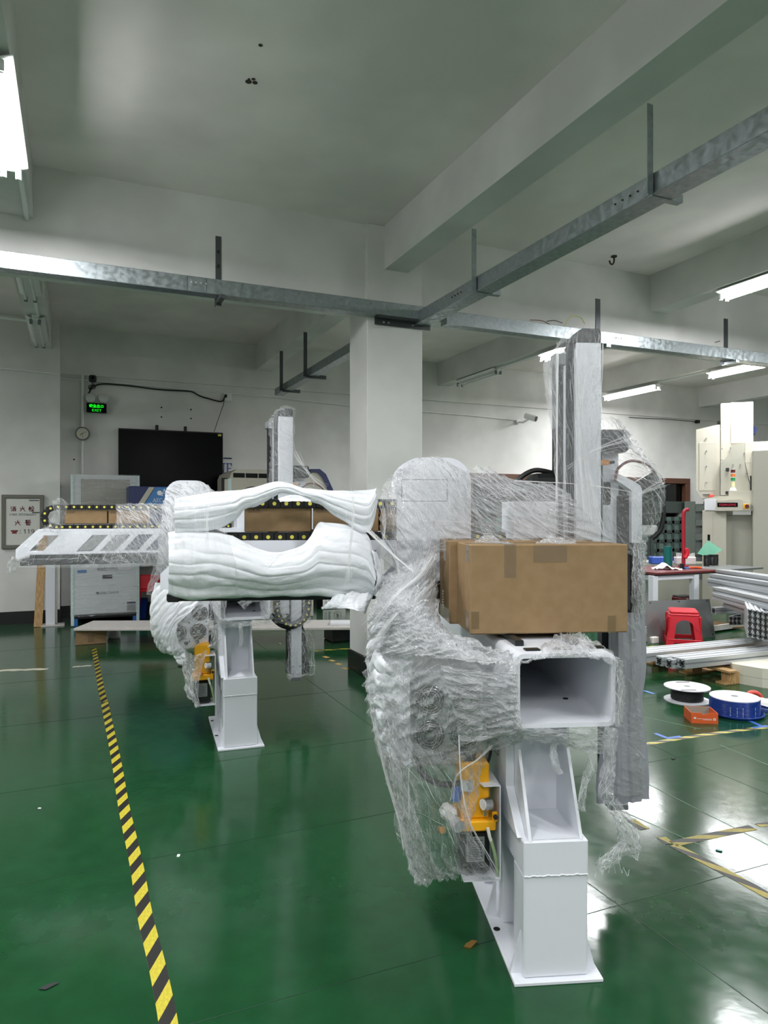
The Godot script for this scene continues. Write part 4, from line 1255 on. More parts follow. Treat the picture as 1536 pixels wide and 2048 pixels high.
	film(t, "film_bag", survey(t, [[1266, 1085, 2.78, 1280, 1080, 2.76, 1294, 1080, 2.84], [1264, 1150, 2.78, 1278, 1150, 2.75, 1291, 1150, 2.84], [1263, 1240, 2.78, 1276, 1240, 2.76, 1288, 1235, 2.84]]), {"sd": 72, "amp": 0.008, "dir": 1.2, "spread": 0.8, "n": 260, "len": 0.03, "wave": 0.016, "thick": true})
	# ---- grey foam round the hanging arm
	foam(t, "foam_sleeve", survey(t, [
		[1225, 1225, 2.84, 1240, 1225, 2.78, 1262, 1225, 2.77, 1281, 1228, 2.84],
		[1225, 1330, 2.84, 1240, 1330, 2.77, 1264, 1330, 2.76, 1284, 1330, 2.84],
		[1225, 1400, 2.84, 1240, 1400, 2.79, 1260, 1400, 2.78, 1276, 1402, 2.84],
		[1205, 1480, 2.84, 1235, 1480, 2.77, 1262, 1480, 2.76, 1284, 1478, 2.84],
		[1195, 1550, 2.84, 1235, 1550, 2.76, 1265, 1548, 2.75, 1289, 1546, 2.84],
		[1194, 1606, 2.84, 1235, 1606, 2.76, 1265, 1602, 2.76, 1290, 1596, 2.84]]), {"ridges": 3.5, "across": true, "depth": 0.022, "lumps": 0.1, "sd": 23, "nu": 60, "nv": 90, "mat": M.foam_grey})
	film(t, "stretch_film", survey(t, [
		[1236, 1235, 2.72, 1262, 1235, 2.71, 1284, 1238, 2.79],
		[1238, 1400, 2.73, 1262, 1400, 2.72, 1280, 1402, 2.79],
		[1215, 1490, 2.73, 1262, 1490, 2.70, 1288, 1488, 2.79],
		[1210, 1595, 2.72, 1262, 1592, 2.69, 1292, 1588, 2.79]]), {"sd": 73, "amp": 0.008, "dir": 0.5, "spread": 0.5, "n": 90, "len": 0.05, "r": 0.0005})
	# ---- round the mouth of the tube
	film(t, "film_hood", survey(t, [
		[1085, 1290, 2.42, 1120, 1268, 2.36, 1160, 1267, 2.36, 1205, 1292, 2.4],
		[1045, 1312, 2.27, 1110, 1300, 2.23, 1170, 1298, 2.23, 1232, 1315, 2.26],
		[1028, 1330, 2.19, 1090, 1312, 2.185, 1170, 1311, 2.19, 1238, 1330, 2.2]]), {"thick": true, "sd": 14, "amp": 0.010, "dir": 1.3, "spread": 0.6, "n": 420, "len": 0.05, "wave": 0.025})
	film(t, "film_hood", survey(t, [
		[1226, 1312, 2.2, 1236, 1315, 2.2, 1246, 1330, 2.3],
		[1228, 1380, 2.19, 1240, 1380, 2.2, 1250, 1385, 2.3],
		[1222, 1450, 2.19, 1236, 1455, 2.19, 1246, 1450, 2.3]]), {"sd": 16, "amp": 0.008, "dir": 1.2, "spread": 0.9, "n": 160, "len": 0.03, "wave": 0.015, "thick": true})
	film(t, "film_hood", survey(t, [
		[1040, 1458, 2.18, 1100, 1458, 2.18, 1170, 1458, 2.18, 1236, 1452, 2.19],
		[1048, 1476, 2.2, 1105, 1476, 2.19, 1170, 1488, 2.2, 1230, 1482, 2.2],
		[1060, 1486, 2.24, 1110, 1490, 2.22, 1165, 1502, 2.22, 1220, 1508, 2.22]]), {"sd": 17, "amp": 0.008, "dir": 0.1, "spread": 0.5, "n": 300, "len": 0.05, "wave": 0.018, "thick": true})
	film(t, "film_hood", survey(t, [
		[1018, 1318, 2.2, 1030, 1314, 2.18, 1040, 1316, 2.18],
		[1016, 1390, 2.2, 1028, 1390, 2.175, 1037, 1390, 2.18],
		[1020, 1455, 2.2, 1034, 1458, 2.18, 1046, 1462, 2.18]]), {"sd": 18, "amp": 0.006, "dir": 1.4, "spread": 0.7, "n": 160, "len": 0.04, "wave": 0.015, "thick": true})
	# ---- tails hanging on the right
	wisp(t, [1188, 1480, 2.22, 1178, 1540, 2.22, 1166, 1580, 2.22, 1164, 1622, 2.22], 0.014, 31, 70)
	wisp(t, [1222, 1455, 2.2, 1216, 1530, 2.2, 1212, 1590, 2.2, 1235, 1640, 2.22, 1250, 1690, 2.24], 0.022, 32, 120)
	wisp(t, [1226, 1600, 2.22, 1262, 1650, 2.24, 1272, 1690, 2.24, 1264, 1715, 2.24], 0.016, 33, 70)
	wisp(t, [1256, 1690, 2.24, 1225, 1712, 2.24, 1196, 1735, 2.24], 0.02, 34, 90)
	wisp(t, [1108, 1490, 2.21, 1108, 1520, 2.2, 1120, 1548, 2.2], 0.012, 35, 40)
	for k in 6:
		strands(t, "film_thread", [1200 + 9 * k, 1700 + 6 * k, 2.24, 1195 + 12 * k, 1730 + 4 * k, 2.24, 1188 + 14 * k, 1752 - 3 * k, 2.24], 1, 0.003, 0.0006)
	# ---- long strands between the foam arm and the cabinet
	strands(t, "film_rope", [735, 1060, 2.7, 780, 1105, 2.66, 825, 1143, 2.62, 868, 1182, 2.58], 26, 0.004, 0.0011)
	strands(t, "film_strand", [762, 1190, 2.7, 742, 1260, 2.6, 742, 1330, 2.52, 760, 1420, 2.46], 12, 0.006, 0.0007)
	strands(t, "film_strand", [745, 1320, 2.52, 752, 1440, 2.48, 775, 1560, 2.46, 800, 1640, 2.44, 812, 1700, 2.44], 26, 0.008, 0.0007)
	strands(t, "film_strand", [757, 1070, 2.74, 790, 1110, 2.7, 800, 1170, 2.66, 780, 1240, 2.6], 10, 0.02, 0.0005)
	strands(t, "film_strand", [755, 985, 2.76, 770, 1040, 2.74, 765, 1100, 2.74, 758, 1190, 2.74], 14, 0.02, 0.0005)
	strands(t, "film_strand", [866, 1112, 2.7, 842, 1150, 2.55, 795, 1190, 2.48, 745, 1260, 2.5], 40, 0.014, 0.0006)
	strands(t, "film_strand", [864, 1165, 2.6, 838, 1195, 2.45, 785, 1240, 2.4, 740, 1310, 2.46], 40, 0.014, 0.0006)

func wrap_far(t: Node3D) -> void:
	# foam and film on the second robot
	foam(t, "foam_wrap", survey(t, [[312, 1165, 4.6, 345, 1168, 4.55, 380, 1172, 4.55, 415, 1180, 4.6], [303, 1210, 4.6, 335, 1210, 4.5, 362, 1212, 4.48, 384, 1222, 4.48], [305, 1260, 4.6, 325, 1260, 4.48, 342, 1258, 4.46, 356, 1250, 4.46], [318, 1295, 4.6, 332, 1297, 4.48, 350, 1292, 4.46, 358, 1285, 4.46], [345, 1308, 4.55, 355, 1308, 4.48, 365, 1305, 4.46, 372, 1300, 4.46]]), {"ridges": 9.0, "depth": 0.017, "lumps": 0.05, "tilt": 0.7, "sd": 43, "nu": 90, "nv": 90})
	foam(t, "foam_flap", survey(t, [[348, 1305, 4.5, 372, 1302, 4.46], [352, 1318, 4.5, 374, 1318, 4.44], [366, 1330, 4.5, 378, 1325, 4.46]]), {"ridges": 2.0, "depth": 0.02, "nu": 24, "nv": 24})
	film(t, "stretch_film", survey(t, [[310, 1165, 4.5, 350, 1165, 4.42, 395, 1172, 4.4, 430, 1185, 4.42], [300, 1215, 4.5, 345, 1215, 4.4, 385, 1220, 4.36, 425, 1225, 4.36], [304, 1270, 4.5, 345, 1270, 4.4, 385, 1275, 4.36, 430, 1245, 4.36], [330, 1305, 4.5, 360, 1306, 4.42, 395, 1290, 4.38, 432, 1260, 4.36]]), {"sd": 44, "amp": 0.012, "dir": -0.5, "spread": 0.6, "n": 500, "len": 0.07, "wave": 0.05, "r": 0.0009})
	film(t, "film_bag", survey(t, [[370, 1300, 4.45, 390, 1310, 4.36, 415, 1300, 4.36], [366, 1350, 4.45, 380, 1350, 4.38, 400, 1350, 4.36], [375, 1390, 4.42, 385, 1390, 4.38, 396, 1390, 4.38], [395, 1414, 4.4, 398, 1414, 4.38, 402, 1412, 4.38]]), {"sd": 45, "amp": 0.015, "dir": 1.3, "spread": 0.4, "n": 240, "len": 0.07, "wave": 0.03, "r": 0.0009, "thick": true})
	# arm: tight film with diagonal pull lines near the cover, softer at the far end
	film(t, "stretch_film", survey(t, [[230, 1008, 4.72, 270, 1006, 4.72, 310, 1006, 4.74, 345, 1008, 4.74], [232, 1040, 4.64, 270, 1040, 4.64, 310, 1040, 4.66, 345, 1040, 4.68], [215, 1075, 4.6, 260, 1080, 4.62, 310, 1090, 4.64, 345, 1100, 4.66], [200, 1125, 4.6, 250, 1130, 4.62, 300, 1132, 4.64, 340, 1130, 4.66]]), {"sd": 46, "amp": 0.01, "dir": 0.9, "spread": 0.35, "n": 700, "len": 0.12, "wave": 0.03, "r": 0.001})
	film(t, "stretch_film", survey(t, [[75, 1062, 4.58, 150, 1062, 4.6, 230, 1062, 4.62, 330, 1062, 4.64], [40, 1096, 4.55, 150, 1096, 4.58, 230, 1096, 4.6, 330, 1096, 4.62], [30, 1134, 4.55, 150, 1136, 4.58, 230, 1135, 4.6, 330, 1132, 4.62]]), {"sd": 47, "amp": 0.004, "dir": -0.4, "spread": 0.8, "n": 380, "len": 0.05, "wave": 0.04, "r": 0.0008})
	film(t, "stretch_film", survey(t, [[108, 1000, 4.55, 122, 996, 4.53, 138, 1008, 4.55], [100, 1040, 4.55, 115, 1035, 4.54, 125, 1045, 4.55], [80, 1062, 4.55, 100, 1064, 4.55, 120, 1066, 4.56]]), {"sd": 48, "amp": 0.02, "dir": 1.0, "spread": 0.8, "n": 110, "len": 0.04, "wave": 0.04, "r": 0.0008})
	wisp(t, [30, 1115, 4.55, 24, 1130, 4.55, 22, 1145, 4.55], 0.03, 49, 40)
	film(t, "stretch_film", survey(t, [[335, 975, 4.85, 375, 964, 4.82, 405, 966, 4.82, 428, 982, 4.86], [325, 1010, 4.8, 372, 1005, 4.74, 405, 1005, 4.74, 430, 1010, 4.8], [318, 1070, 4.78, 360, 1070, 4.72, 400, 1070, 4.72, 440, 1070, 4.8], [310, 1150, 4.72, 350, 1150, 4.68, 400, 1150, 4.7, 440, 1150, 4.76]]), {"sd": 50, "amp": 0.014, "dir": 0.9, "spread": 0.9, "n": 520, "len": 0.06, "wave": 0.04, "r": 0.0009, "dense": true})
	wisp(t, [318, 1130, 4.7, 308, 1160, 4.7, 304, 1190, 4.7], 0.035, 51, 50)
	# the tall arm
	film(t, "film_sleeve", survey(t, [[548, 826, 5.08, 560, 814, 5.04, 575, 811, 5.02, 592, 818, 5.06], [535, 845, 5.08, 558, 850, 5.03, 575, 850, 5.01, 590, 850, 5.05], [541, 890, 5.08, 558, 890, 5.03, 575, 890, 5.01, 590, 890, 5.05], [538, 935, 5.06, 558, 930, 5.02, 578, 930, 5.0, 608, 935, 5.06], [535, 975, 5.04, 560, 975, 5.0, 590, 975, 5.0, 640, 975, 5.04]]), {"sd": 52, "amp": 0.012, "dir": 0.6, "spread": 0.7, "n": 380, "len": 0.05, "wave": 0.03, "r": 0.0008})
	strands(t, "film_strand", [588, 905, 5.04, 605, 930, 5.02, 625, 955, 5.02, 650, 975, 5.02], 16, 0.02, 0.0007)
	# tube mouth: ragged ends
	film(t, "film_hood", survey(t, [[428, 1190, 4.3, 440, 1190, 4.32, 455, 1190, 4.34], [426, 1220, 4.3, 440, 1222, 4.32, 452, 1225, 4.34], [432, 1245, 4.3, 445, 1250, 4.32, 458, 1245, 4.34]]), {"sd": 53, "amp": 0.02, "dir": 1.3, "spread": 0.7, "n": 160, "len": 0.05, "wave": 0.03, "thick": true, "r": 0.0009})
	film(t, "film_hood", survey(t, [[522, 1190, 4.36, 536, 1190, 4.38, 546, 1192, 4.4], [520, 1215, 4.36, 536, 1218, 4.38, 545, 1220, 4.4], [526, 1242, 4.36, 538, 1244, 4.38, 546, 1240, 4.4]]), {"sd": 54, "amp": 0.02, "dir": 1.3, "spread": 0.7, "n": 130, "len": 0.05, "wave": 0.03, "thick": true, "r": 0.0009})
	film(t, "film_hood", survey(t, [[432, 1240, 4.32, 470, 1242, 4.34, 510, 1242, 4.36, 545, 1238, 4.38], [436, 1256, 4.32, 470, 1256, 4.34, 508, 1252, 4.36, 540, 1250, 4.38]]), {"sd": 55, "amp": 0.012, "dir": 0.1, "spread": 0.5, "n": 130, "len": 0.06, "wave": 0.03, "r": 0.0009})
	wisp(t, [480, 1250, 4.34, 483, 1270, 4.34, 480, 1296, 4.34], 0.012, 56, 30)
	wisp(t, [428, 1250, 4.3, 432, 1275, 4.3, 425, 1297, 4.3], 0.03, 57, 50)
	wisp(t, [525, 1192, 4.36, 500, 1198, 4.36, 482, 1212, 4.36], 0.03, 58, 60)
	# the hanging arm and its chain
	film(t, "film_sleeve", survey(t, [[545, 1195, 5.0, 575, 1195, 4.98, 600, 1195, 4.98, 624, 1195, 5.02], [548, 1245, 5.0, 575, 1250, 4.98, 600, 1255, 4.98, 622, 1245, 5.02]]), {"sd": 59, "amp": 0.012, "dir": -0.5, "spread": 0.4, "n": 160, "len": 0.07, "wave": 0.03, "r": 0.0008})
	film(t, "film_sleeve", survey(t, [[575, 1262, 5.06, 595, 1260, 5.02, 625, 1255, 5.08], [576, 1300, 5.06, 595, 1300, 5.02, 629, 1295, 5.08], [572, 1345, 5.06, 592, 1345, 5.02, 632, 1345, 5.08], [580, 1362, 5.06, 592, 1352, 5.03, 628, 1350, 5.08]]), {"sd": 60, "amp": 0.012, "dir": 1.2, "spread": 0.7, "n": 240, "len": 0.05, "wave": 0.03, "r": 0.0009})

# ---------------------------------------------------------------- cardboard boxes
func carton(called: String, label: String, group: String, root: Node3D, c: Vector3, s: Vector3, turn := 0.0) -> Node3D:
	# a closed carton standing at c (middle of its underside, in the axes of root)
	var t := thing(called, label, "box", root.transform * c, root.rotation.y + turn, group)
	obj("body", B.new().box(Vector3(0, s.y * 0.5, 0), s, 0.004), M.card, t)
	obj("flap_seam", B.new().box(Vector3(0, s.y + 0.0006, 0), Vector3(s.x * 0.98, 0.0012, 0.003)), M.ink, t)
	return t

func handling_marks(t: Node3D, x: float, y: float, z: float, k: float) -> void:
	# three framed pictograms: a stack, a glass, an umbrella
	var b := B.new()
	for i in 3:
		var cx := x + i * k * 1.25
		for q in [[0, k * 0.5, k, 0.06 * k], [0, -k * 0.5, k, 0.06 * k]]:
			b.box(Vector3(cx + q[0], y + q[1], z), Vector3(q[2], q[3], 0.0006))
		for q in [-0.5, 0.5]:
			b.box(Vector3(cx + q * k, y, z), Vector3(0.06 * k, k, 0.0006))
		if i == 0:
			for j in 3:
				b.box(Vector3(cx, y + (j - 1) * k * 0.24, z), Vector3(k * 0.5, k * 0.07, 0.0006))
		elif i == 1:
			b.box(Vector3(cx, y + k * 0.15, z), Vector3(k * 0.36, k * 0.3, 0.0006)); b.box(Vector3(cx, y - k * 0.15, z), Vector3(k * 0.08, k * 0.4, 0.0006)); b.box(Vector3(cx, y - k * 0.34, z), Vector3(k * 0.4, k * 0.07, 0.0006))
		else:
			b.box(Vector3(cx, y + k * 0.1, z), Vector3(k * 0.66, k * 0.16, 0.0006)); b.box(Vector3(cx, y + k * 0.22, z), Vector3(k * 0.34, k * 0.12, 0.0006)); b.box(Vector3(cx, y - k * 0.15, z), Vector3(k * 0.06, k * 0.4, 0.0006))
	obj("handling_marks", b, M.ink, t)

func build_boxes(near: Node3D, far: Node3D) -> void:
	# two big cartons on the tube of the nearest robot
	var inv := near.transform.affine_inverse()
	var a0 := inv * at(941, 1281, 2.43); var a1 := inv * at(1266, 1283, 2.44)
	var a := carton("carton", "large brown carton on the nearest robot, the front one with a tape strip", "large cartons", near, Vector3((a0.x + a1.x) * 0.5, 1.074, a0.z - 0.12), Vector3(a1.x - a0.x, 0.312, 0.24))
	var w := a1.x - a0.x
	var fz := 0.1212
	var tp := B.new()
	tp.box(Vector3(-w * 0.5 + 0.14, 0.255, fz), Vector3(0.042, 0.115, 0.0008))
	tp.box(Vector3(-w * 0.5 + 0.14, 0.3125, 0), Vector3(0.042, 0.001, 0.24))
	obj("tape_strip", tp, M.tape_clear, a)
	var tq := B.new()
	tq.box(Vector3(-w * 0.5 - 0.0006, 0.28, 0.07), Vector3(0.0008, 0.06, 0.05)); tq.box(Vector3(-w * 0.5 - 0.0006, 0.04, 0.07), Vector3(0.0008, 0.07, 0.05)); tq.box(Vector3(-w * 0.5 + 0.015, 0.05, fz), Vector3(0.03, 0.06, 0.0008)); tq.box(Vector3(w * 0.5 - 0.06, 0.03, fz), Vector3(0.03, 0.06, 0.0008)); tq.box(Vector3(0.0, 0.28, fz), Vector3(0.12, 0.06, 0.0006))
	obj("tape_patch", tq, M.tape_clear, a)
	var b1 := inv * at(899, 1259, 2.67)
	var b := carton("carton", "large brown carton behind the taped front carton on the nearest robot's tube", "large cartons", near, Vector3(b1.x + w * 0.5, 1.072, b1.z - 0.13), Vector3(w, 0.318, 0.25))
	var tr := B.new()
	tr.box(Vector3(-w * 0.5 - 0.0006, 0.27, 0.03), Vector3(0.0008, 0.07, 0.05)); tr.box(Vector3(-w * 0.5 - 0.0006, 0.03, 0.03), Vector3(0.0008, 0.05, 0.2))
	obj("tape_patch", tr, M.tape_clear, b)
	var pr := B.new()
	for i in 7:
		pr.box(Vector3(-w * 0.5 - 0.001, 0.045 + 0.011 * i, -0.01 + 0.004 * sin(i * 2.1)), Vector3(0.0006, 0.006, 0.02 + 0.008 * sin(i * 1.3)))
	obj("white_print", pr, M.ink_white, b)
	# loose film on the lids
	film(near, "film_scrap", survey(near, [[940, 1088, 2.6, 980, 1076, 2.62, 1020, 1084, 2.62], [935, 1094, 2.55, 980, 1090, 2.54, 1025, 1093, 2.55]]), {"sd": 81, "amp": 0.02, "dir": 0.3, "spread": 0.8, "n": 90, "len": 0.04, "thick": true})
	film(near, "film_scrap", survey(near, [[1050, 1090, 2.58, 1095, 1076, 2.6, 1150, 1086, 2.6], [1030, 1096, 2.5, 1095, 1090, 2.5, 1160, 1094, 2.5]]), {"sd": 82, "amp": 0.02, "dir": 0.3, "spread": 0.8, "n": 110, "len": 0.04, "thick": true})
	# small cartons lying inside the cable chains
	for r in [near, far]:
		var first := true
		for k in 3:
			var x: float = (-0.926 if r == near else -0.96) + 0.278 * k
			if k == 2 and r == far:
				continue
			var lbl := ""
			if r == near:
				lbl = ["small brown carton with a tuck flap, showing through the torn foam", "small brown carton right of the tuck-flap one, half under torn foam", "small brown carton at the right end of the foam arm, seen through film"][k]
			else:
				lbl = ["small brown carton inside the round end of the rear robot's cable chain", "small brown carton on the rear robot's arm, half behind streaky film"][k]
			var c := carton("small_carton", lbl, "small cartons in the cable chains", r, Vector3(x, 1.4185, -0.80 if r == near else -0.80), Vector3(0.27, 0.094 if r == far else 0.108, 0.2))
			handling_marks(c, -0.115, 0.078 if r == far else 0.088, 0.1004, 0.014)
			if k == 0:
				obj("tuck_flap", B.new().box(Vector3(0.0, 0.096 if r == near else 0.084, 0.1003), Vector3(0.045, 0.024 if r == near else 0.02, 0.001)), M.card, c)
	# foam scrap on top of them
	foam(near, "foam_scrap", survey(near, [[555, 998, 2.72, 590, 990, 2.74, 618, 1000, 2.74], [560, 1004, 2.7, 590, 1003, 2.7, 622, 1004, 2.7]]), {"ridges": 1.0, "depth": 0.01, "nu": 30, "nv": 12})

# ---------------------------------------------------------------- tape on the floor
func floor_strip(called: String, pts: Array, w: float, m: Material, label: String, period := 0.16, flip := false, group := "") -> MeshInstance3D:
	# pts: photo pixels along its middle
	var q := []
	for i in range(0, pts.size(), 2):
		q.append(on_floor(pts[i], pts[i + 1]))
	if q.size() > 2:
		q = smooth(q, 5)
	var b := B.new()
	var s := 0.0
	var n := q.size()
	for i in n - 1:
		var a: Vector3 = q[i]; var c: Vector3 = q[i + 1]
		var ta: Vector3 = (q[mini(i + 1, n - 1)] - q[maxi(i - 1, 0)]).normalized()
		var tc: Vector3 = (q[mini(i + 2, n - 1)] - q[i]).normalized()
		var sa := Vector3(-ta.z, 0, ta.x) * w * 0.5; var sc := Vector3(-tc.z, 0, tc.x) * w * 0.5
		var l := a.distance_to(c)
		var u := Vector3(0, 0.0012, 0)
		var v0 := s / period; var v1 := (s + l) / period
		var k := Vector3.UP
		var e0 := 0.0 if not flip else 1.0
		b.tri(a - sa + u, a + sa + u, c + sc + u, k, k, k, Vector2(v0, e0), Vector2(v0, 1 - e0), Vector2(v1, 1 - e0))
		b.tri(a - sa + u, c + sc + u, c - sc + u, k, k, k, Vector2(v0, e0), Vector2(v1, 1 - e0), Vector2(v1, e0))
		b.quad(a - sa, c - sc, c - sc + u, a - sa + u, -sa); b.quad(a + sa, c + sc, c + sc + u, a + sa + u, sa)
		s += l
	var o := obj(called, b, m)
	named(o, label, "tape", group)
	return o

func build_tapes() -> void:
	floor_strip("hazard_tape", [338, 2070, 334, 2029, 313, 1926, 290, 1831, 272, 1725, 248, 1615, 233, 1524, 217, 1445, 209, 1405], 0.054, M.hazard, "yellow and black striped tape running up the left of the floor", 0.165, true)
	floor_strip("hazard_tape", [209, 1404, 204, 1385, 199, 1358, 194, 1330, 191, 1315, 188, 1297], 0.05, M.hazard_worn, "worn faded end of the striped tape near the bench board on the left", 0.165, true)
	floor_strip("hazard_tape", [1240, 1500, 1285, 1490, 1400, 1471, 1536, 1454, 1620, 1444], 0.045, M.hazard, "yellow and black striped tape behind the hanging arm, in front of the cable spools", 0.15, true)
	floor_strip("hazard_tape", [1345, 1688, 1440, 1668, 1506, 1655], 0.05, M.hazard_worn, "short faded striped tape running right from the corner of the worn tape", 0.2, true)
	floor_strip("hazard_tape", [1515, 1651, 1600, 1640], 0.035, M.hazard_worn, "torn tape scrap at the right photo edge", 0.2, true)
	floor_strip("hazard_tape", [1346, 1690, 1400, 1718, 1480, 1760, 1600, 1828], 0.05, M.hazard_worn, "grey worn striped tape running diagonally to the lower right corner", 0.24)
	floor_strip("hazard_tape", [1262, 1640, 1290, 1659], 0.05, M.hazard_worn, "worn tape scrap in the bright floor reflection", 0.3)
	floor_strip("hazard_tape", [1322, 1675, 1340, 1688], 0.05, M.hazard_worn, "tape scrap just left of the worn tape corner", 0.3)
	floor_strip("hazard_tape", [630, 1302, 670, 1299, 720, 1296], 0.045, M.hazard, "thin striped tape line between hanging arm and column", 0.17, true)
	floor_strip("hazard_tape", [1275, 1294, 1320, 1292, 1420, 1284, 1475, 1276], 0.045, M.hazard, "striped tape line behind the red stool", 0.2, true)
	for i in 4:
		var p := [[652, 1314], [664, 1321], [677, 1328], [690, 1337]]
		floor_strip("tape_scrap", [p[i][0] - 4, p[i][1] - 1, p[i][0] + 5, p[i][1] + 1.5], 0.045, mat("scrap_yellow", c8(205, 164, 92), 0.5), "ochre tape scrap on the floor in a row left of the column", 1.0, false, "ochre scraps left of the column")
	var bl := [[[1310, 1467, 1336, 1477], [1333, 1477, 1362, 1473], "lower left, in front of the orange box"], [[1272, 1381, 1290, 1382], [1290, 1382, 1308, 1388], "beside the grey hanging sleeve"], [[1500, 1442, 1522, 1452], [1505, 1456, 1535, 1452], "at the right edge, under the blue spool"]]
	for i in 3:
		var t := thing("blue_tape_corner", "blue tape corner mark on the floor, " + bl[i][2], "tape")
		for k in 2:
			var s: Array = bl[i][k]
			var p := on_floor(s[0], s[1]); var q := on_floor(s[2], s[3])
			obj("strip", B.new().box((p + q) * 0.5 + Vector3(0, 0.0008 + 0.0004 * k, 0), Vector3(0.03, 0.0012, p.distance_to(q)), 0, Basis(Vector3.UP, atan2((q - p).x, (q - p).z))), M.blue_tape, t)

# ---------------------------------------------------------------- lettering
# each glyph: strokes x1 y1 x2 y2 as digits on a 10 x 10 grid, y downwards
const GLYPH := {
	"huo": "1325 8365 5053 5319 5399", "xiao": "0122 0425 1927 6164 4152 8172 4449 4484 8489 4686 4888",
	"shuan": "0343 2029 2306 2346 7043 7094 5585 5888 4999 7579", "jing": "1040 2022 1131 1333 1334 3143 5090 6062 6294 8253 0595 5456 2676 2878 2989 2920 2829 8889",
	"an": "5051 1191 1113 9193 4327 2789 7329 0595", "quan": "5004 5094 2484 2787 5459 0999", "chu": "5059 2124 2484 8184 1619 1999 9996", "kou": "2282 2228 8288 2888",
	"ning": "0333 2029 2306 7071 4194 4143 9193 4595 7578 7858", "meng": "0333 2029 2306 4191 6062 8082 4393 4686 5989 5686 7579", "zhi": "0122 0425 0928 3494 6069", "su": "1191 2383 0595 5055 5724 5784 5759 2949 7989", "cha": "0292 3033 7073 5417 5497 2787 5559 3948 7978"}

func glyph(b: B, key: String, at: Vector3, size: float, w: float, right := Vector3(1, 0, 0), up := Vector3(0, 1, 0)) -> void:
	# at: upper left corner
	var out := right.cross(up)
	for s in GLYPH[key].split(" "):
		var p := at + (right * int(s[0]) - up * int(s[1])) * size / 9.5
		var q := at + (right * int(s[2]) - up * int(s[3])) * size / 9.5
		var d := q - p
		if d.length() < 1e-5:
			continue
		var x := d.normalized()
		b.box((p + q) * 0.5, Vector3(d.length() + w, w, 0.001), 0, Basis(x, out.cross(x), out))

func letters(text: String, size: float, m: Material, parent: Node, where: Vector3, bs := Basis(), font := "Droid Sans", squeeze := 1.0, deep := 0.001) -> MeshInstance3D:
	var t := TextMesh.new()
	var f := SystemFont.new()
	f.font_names = PackedStringArray([font])
	t.font = f; t.text = text; t.font_size = 32; t.pixel_size = size / 23.0; t.depth = deep
	var o := obj("lettering", t, m, parent)
	o.transform = Transform3D(bs * Basis().scaled(Vector3(squeeze, 1, 1)), where)
	return o

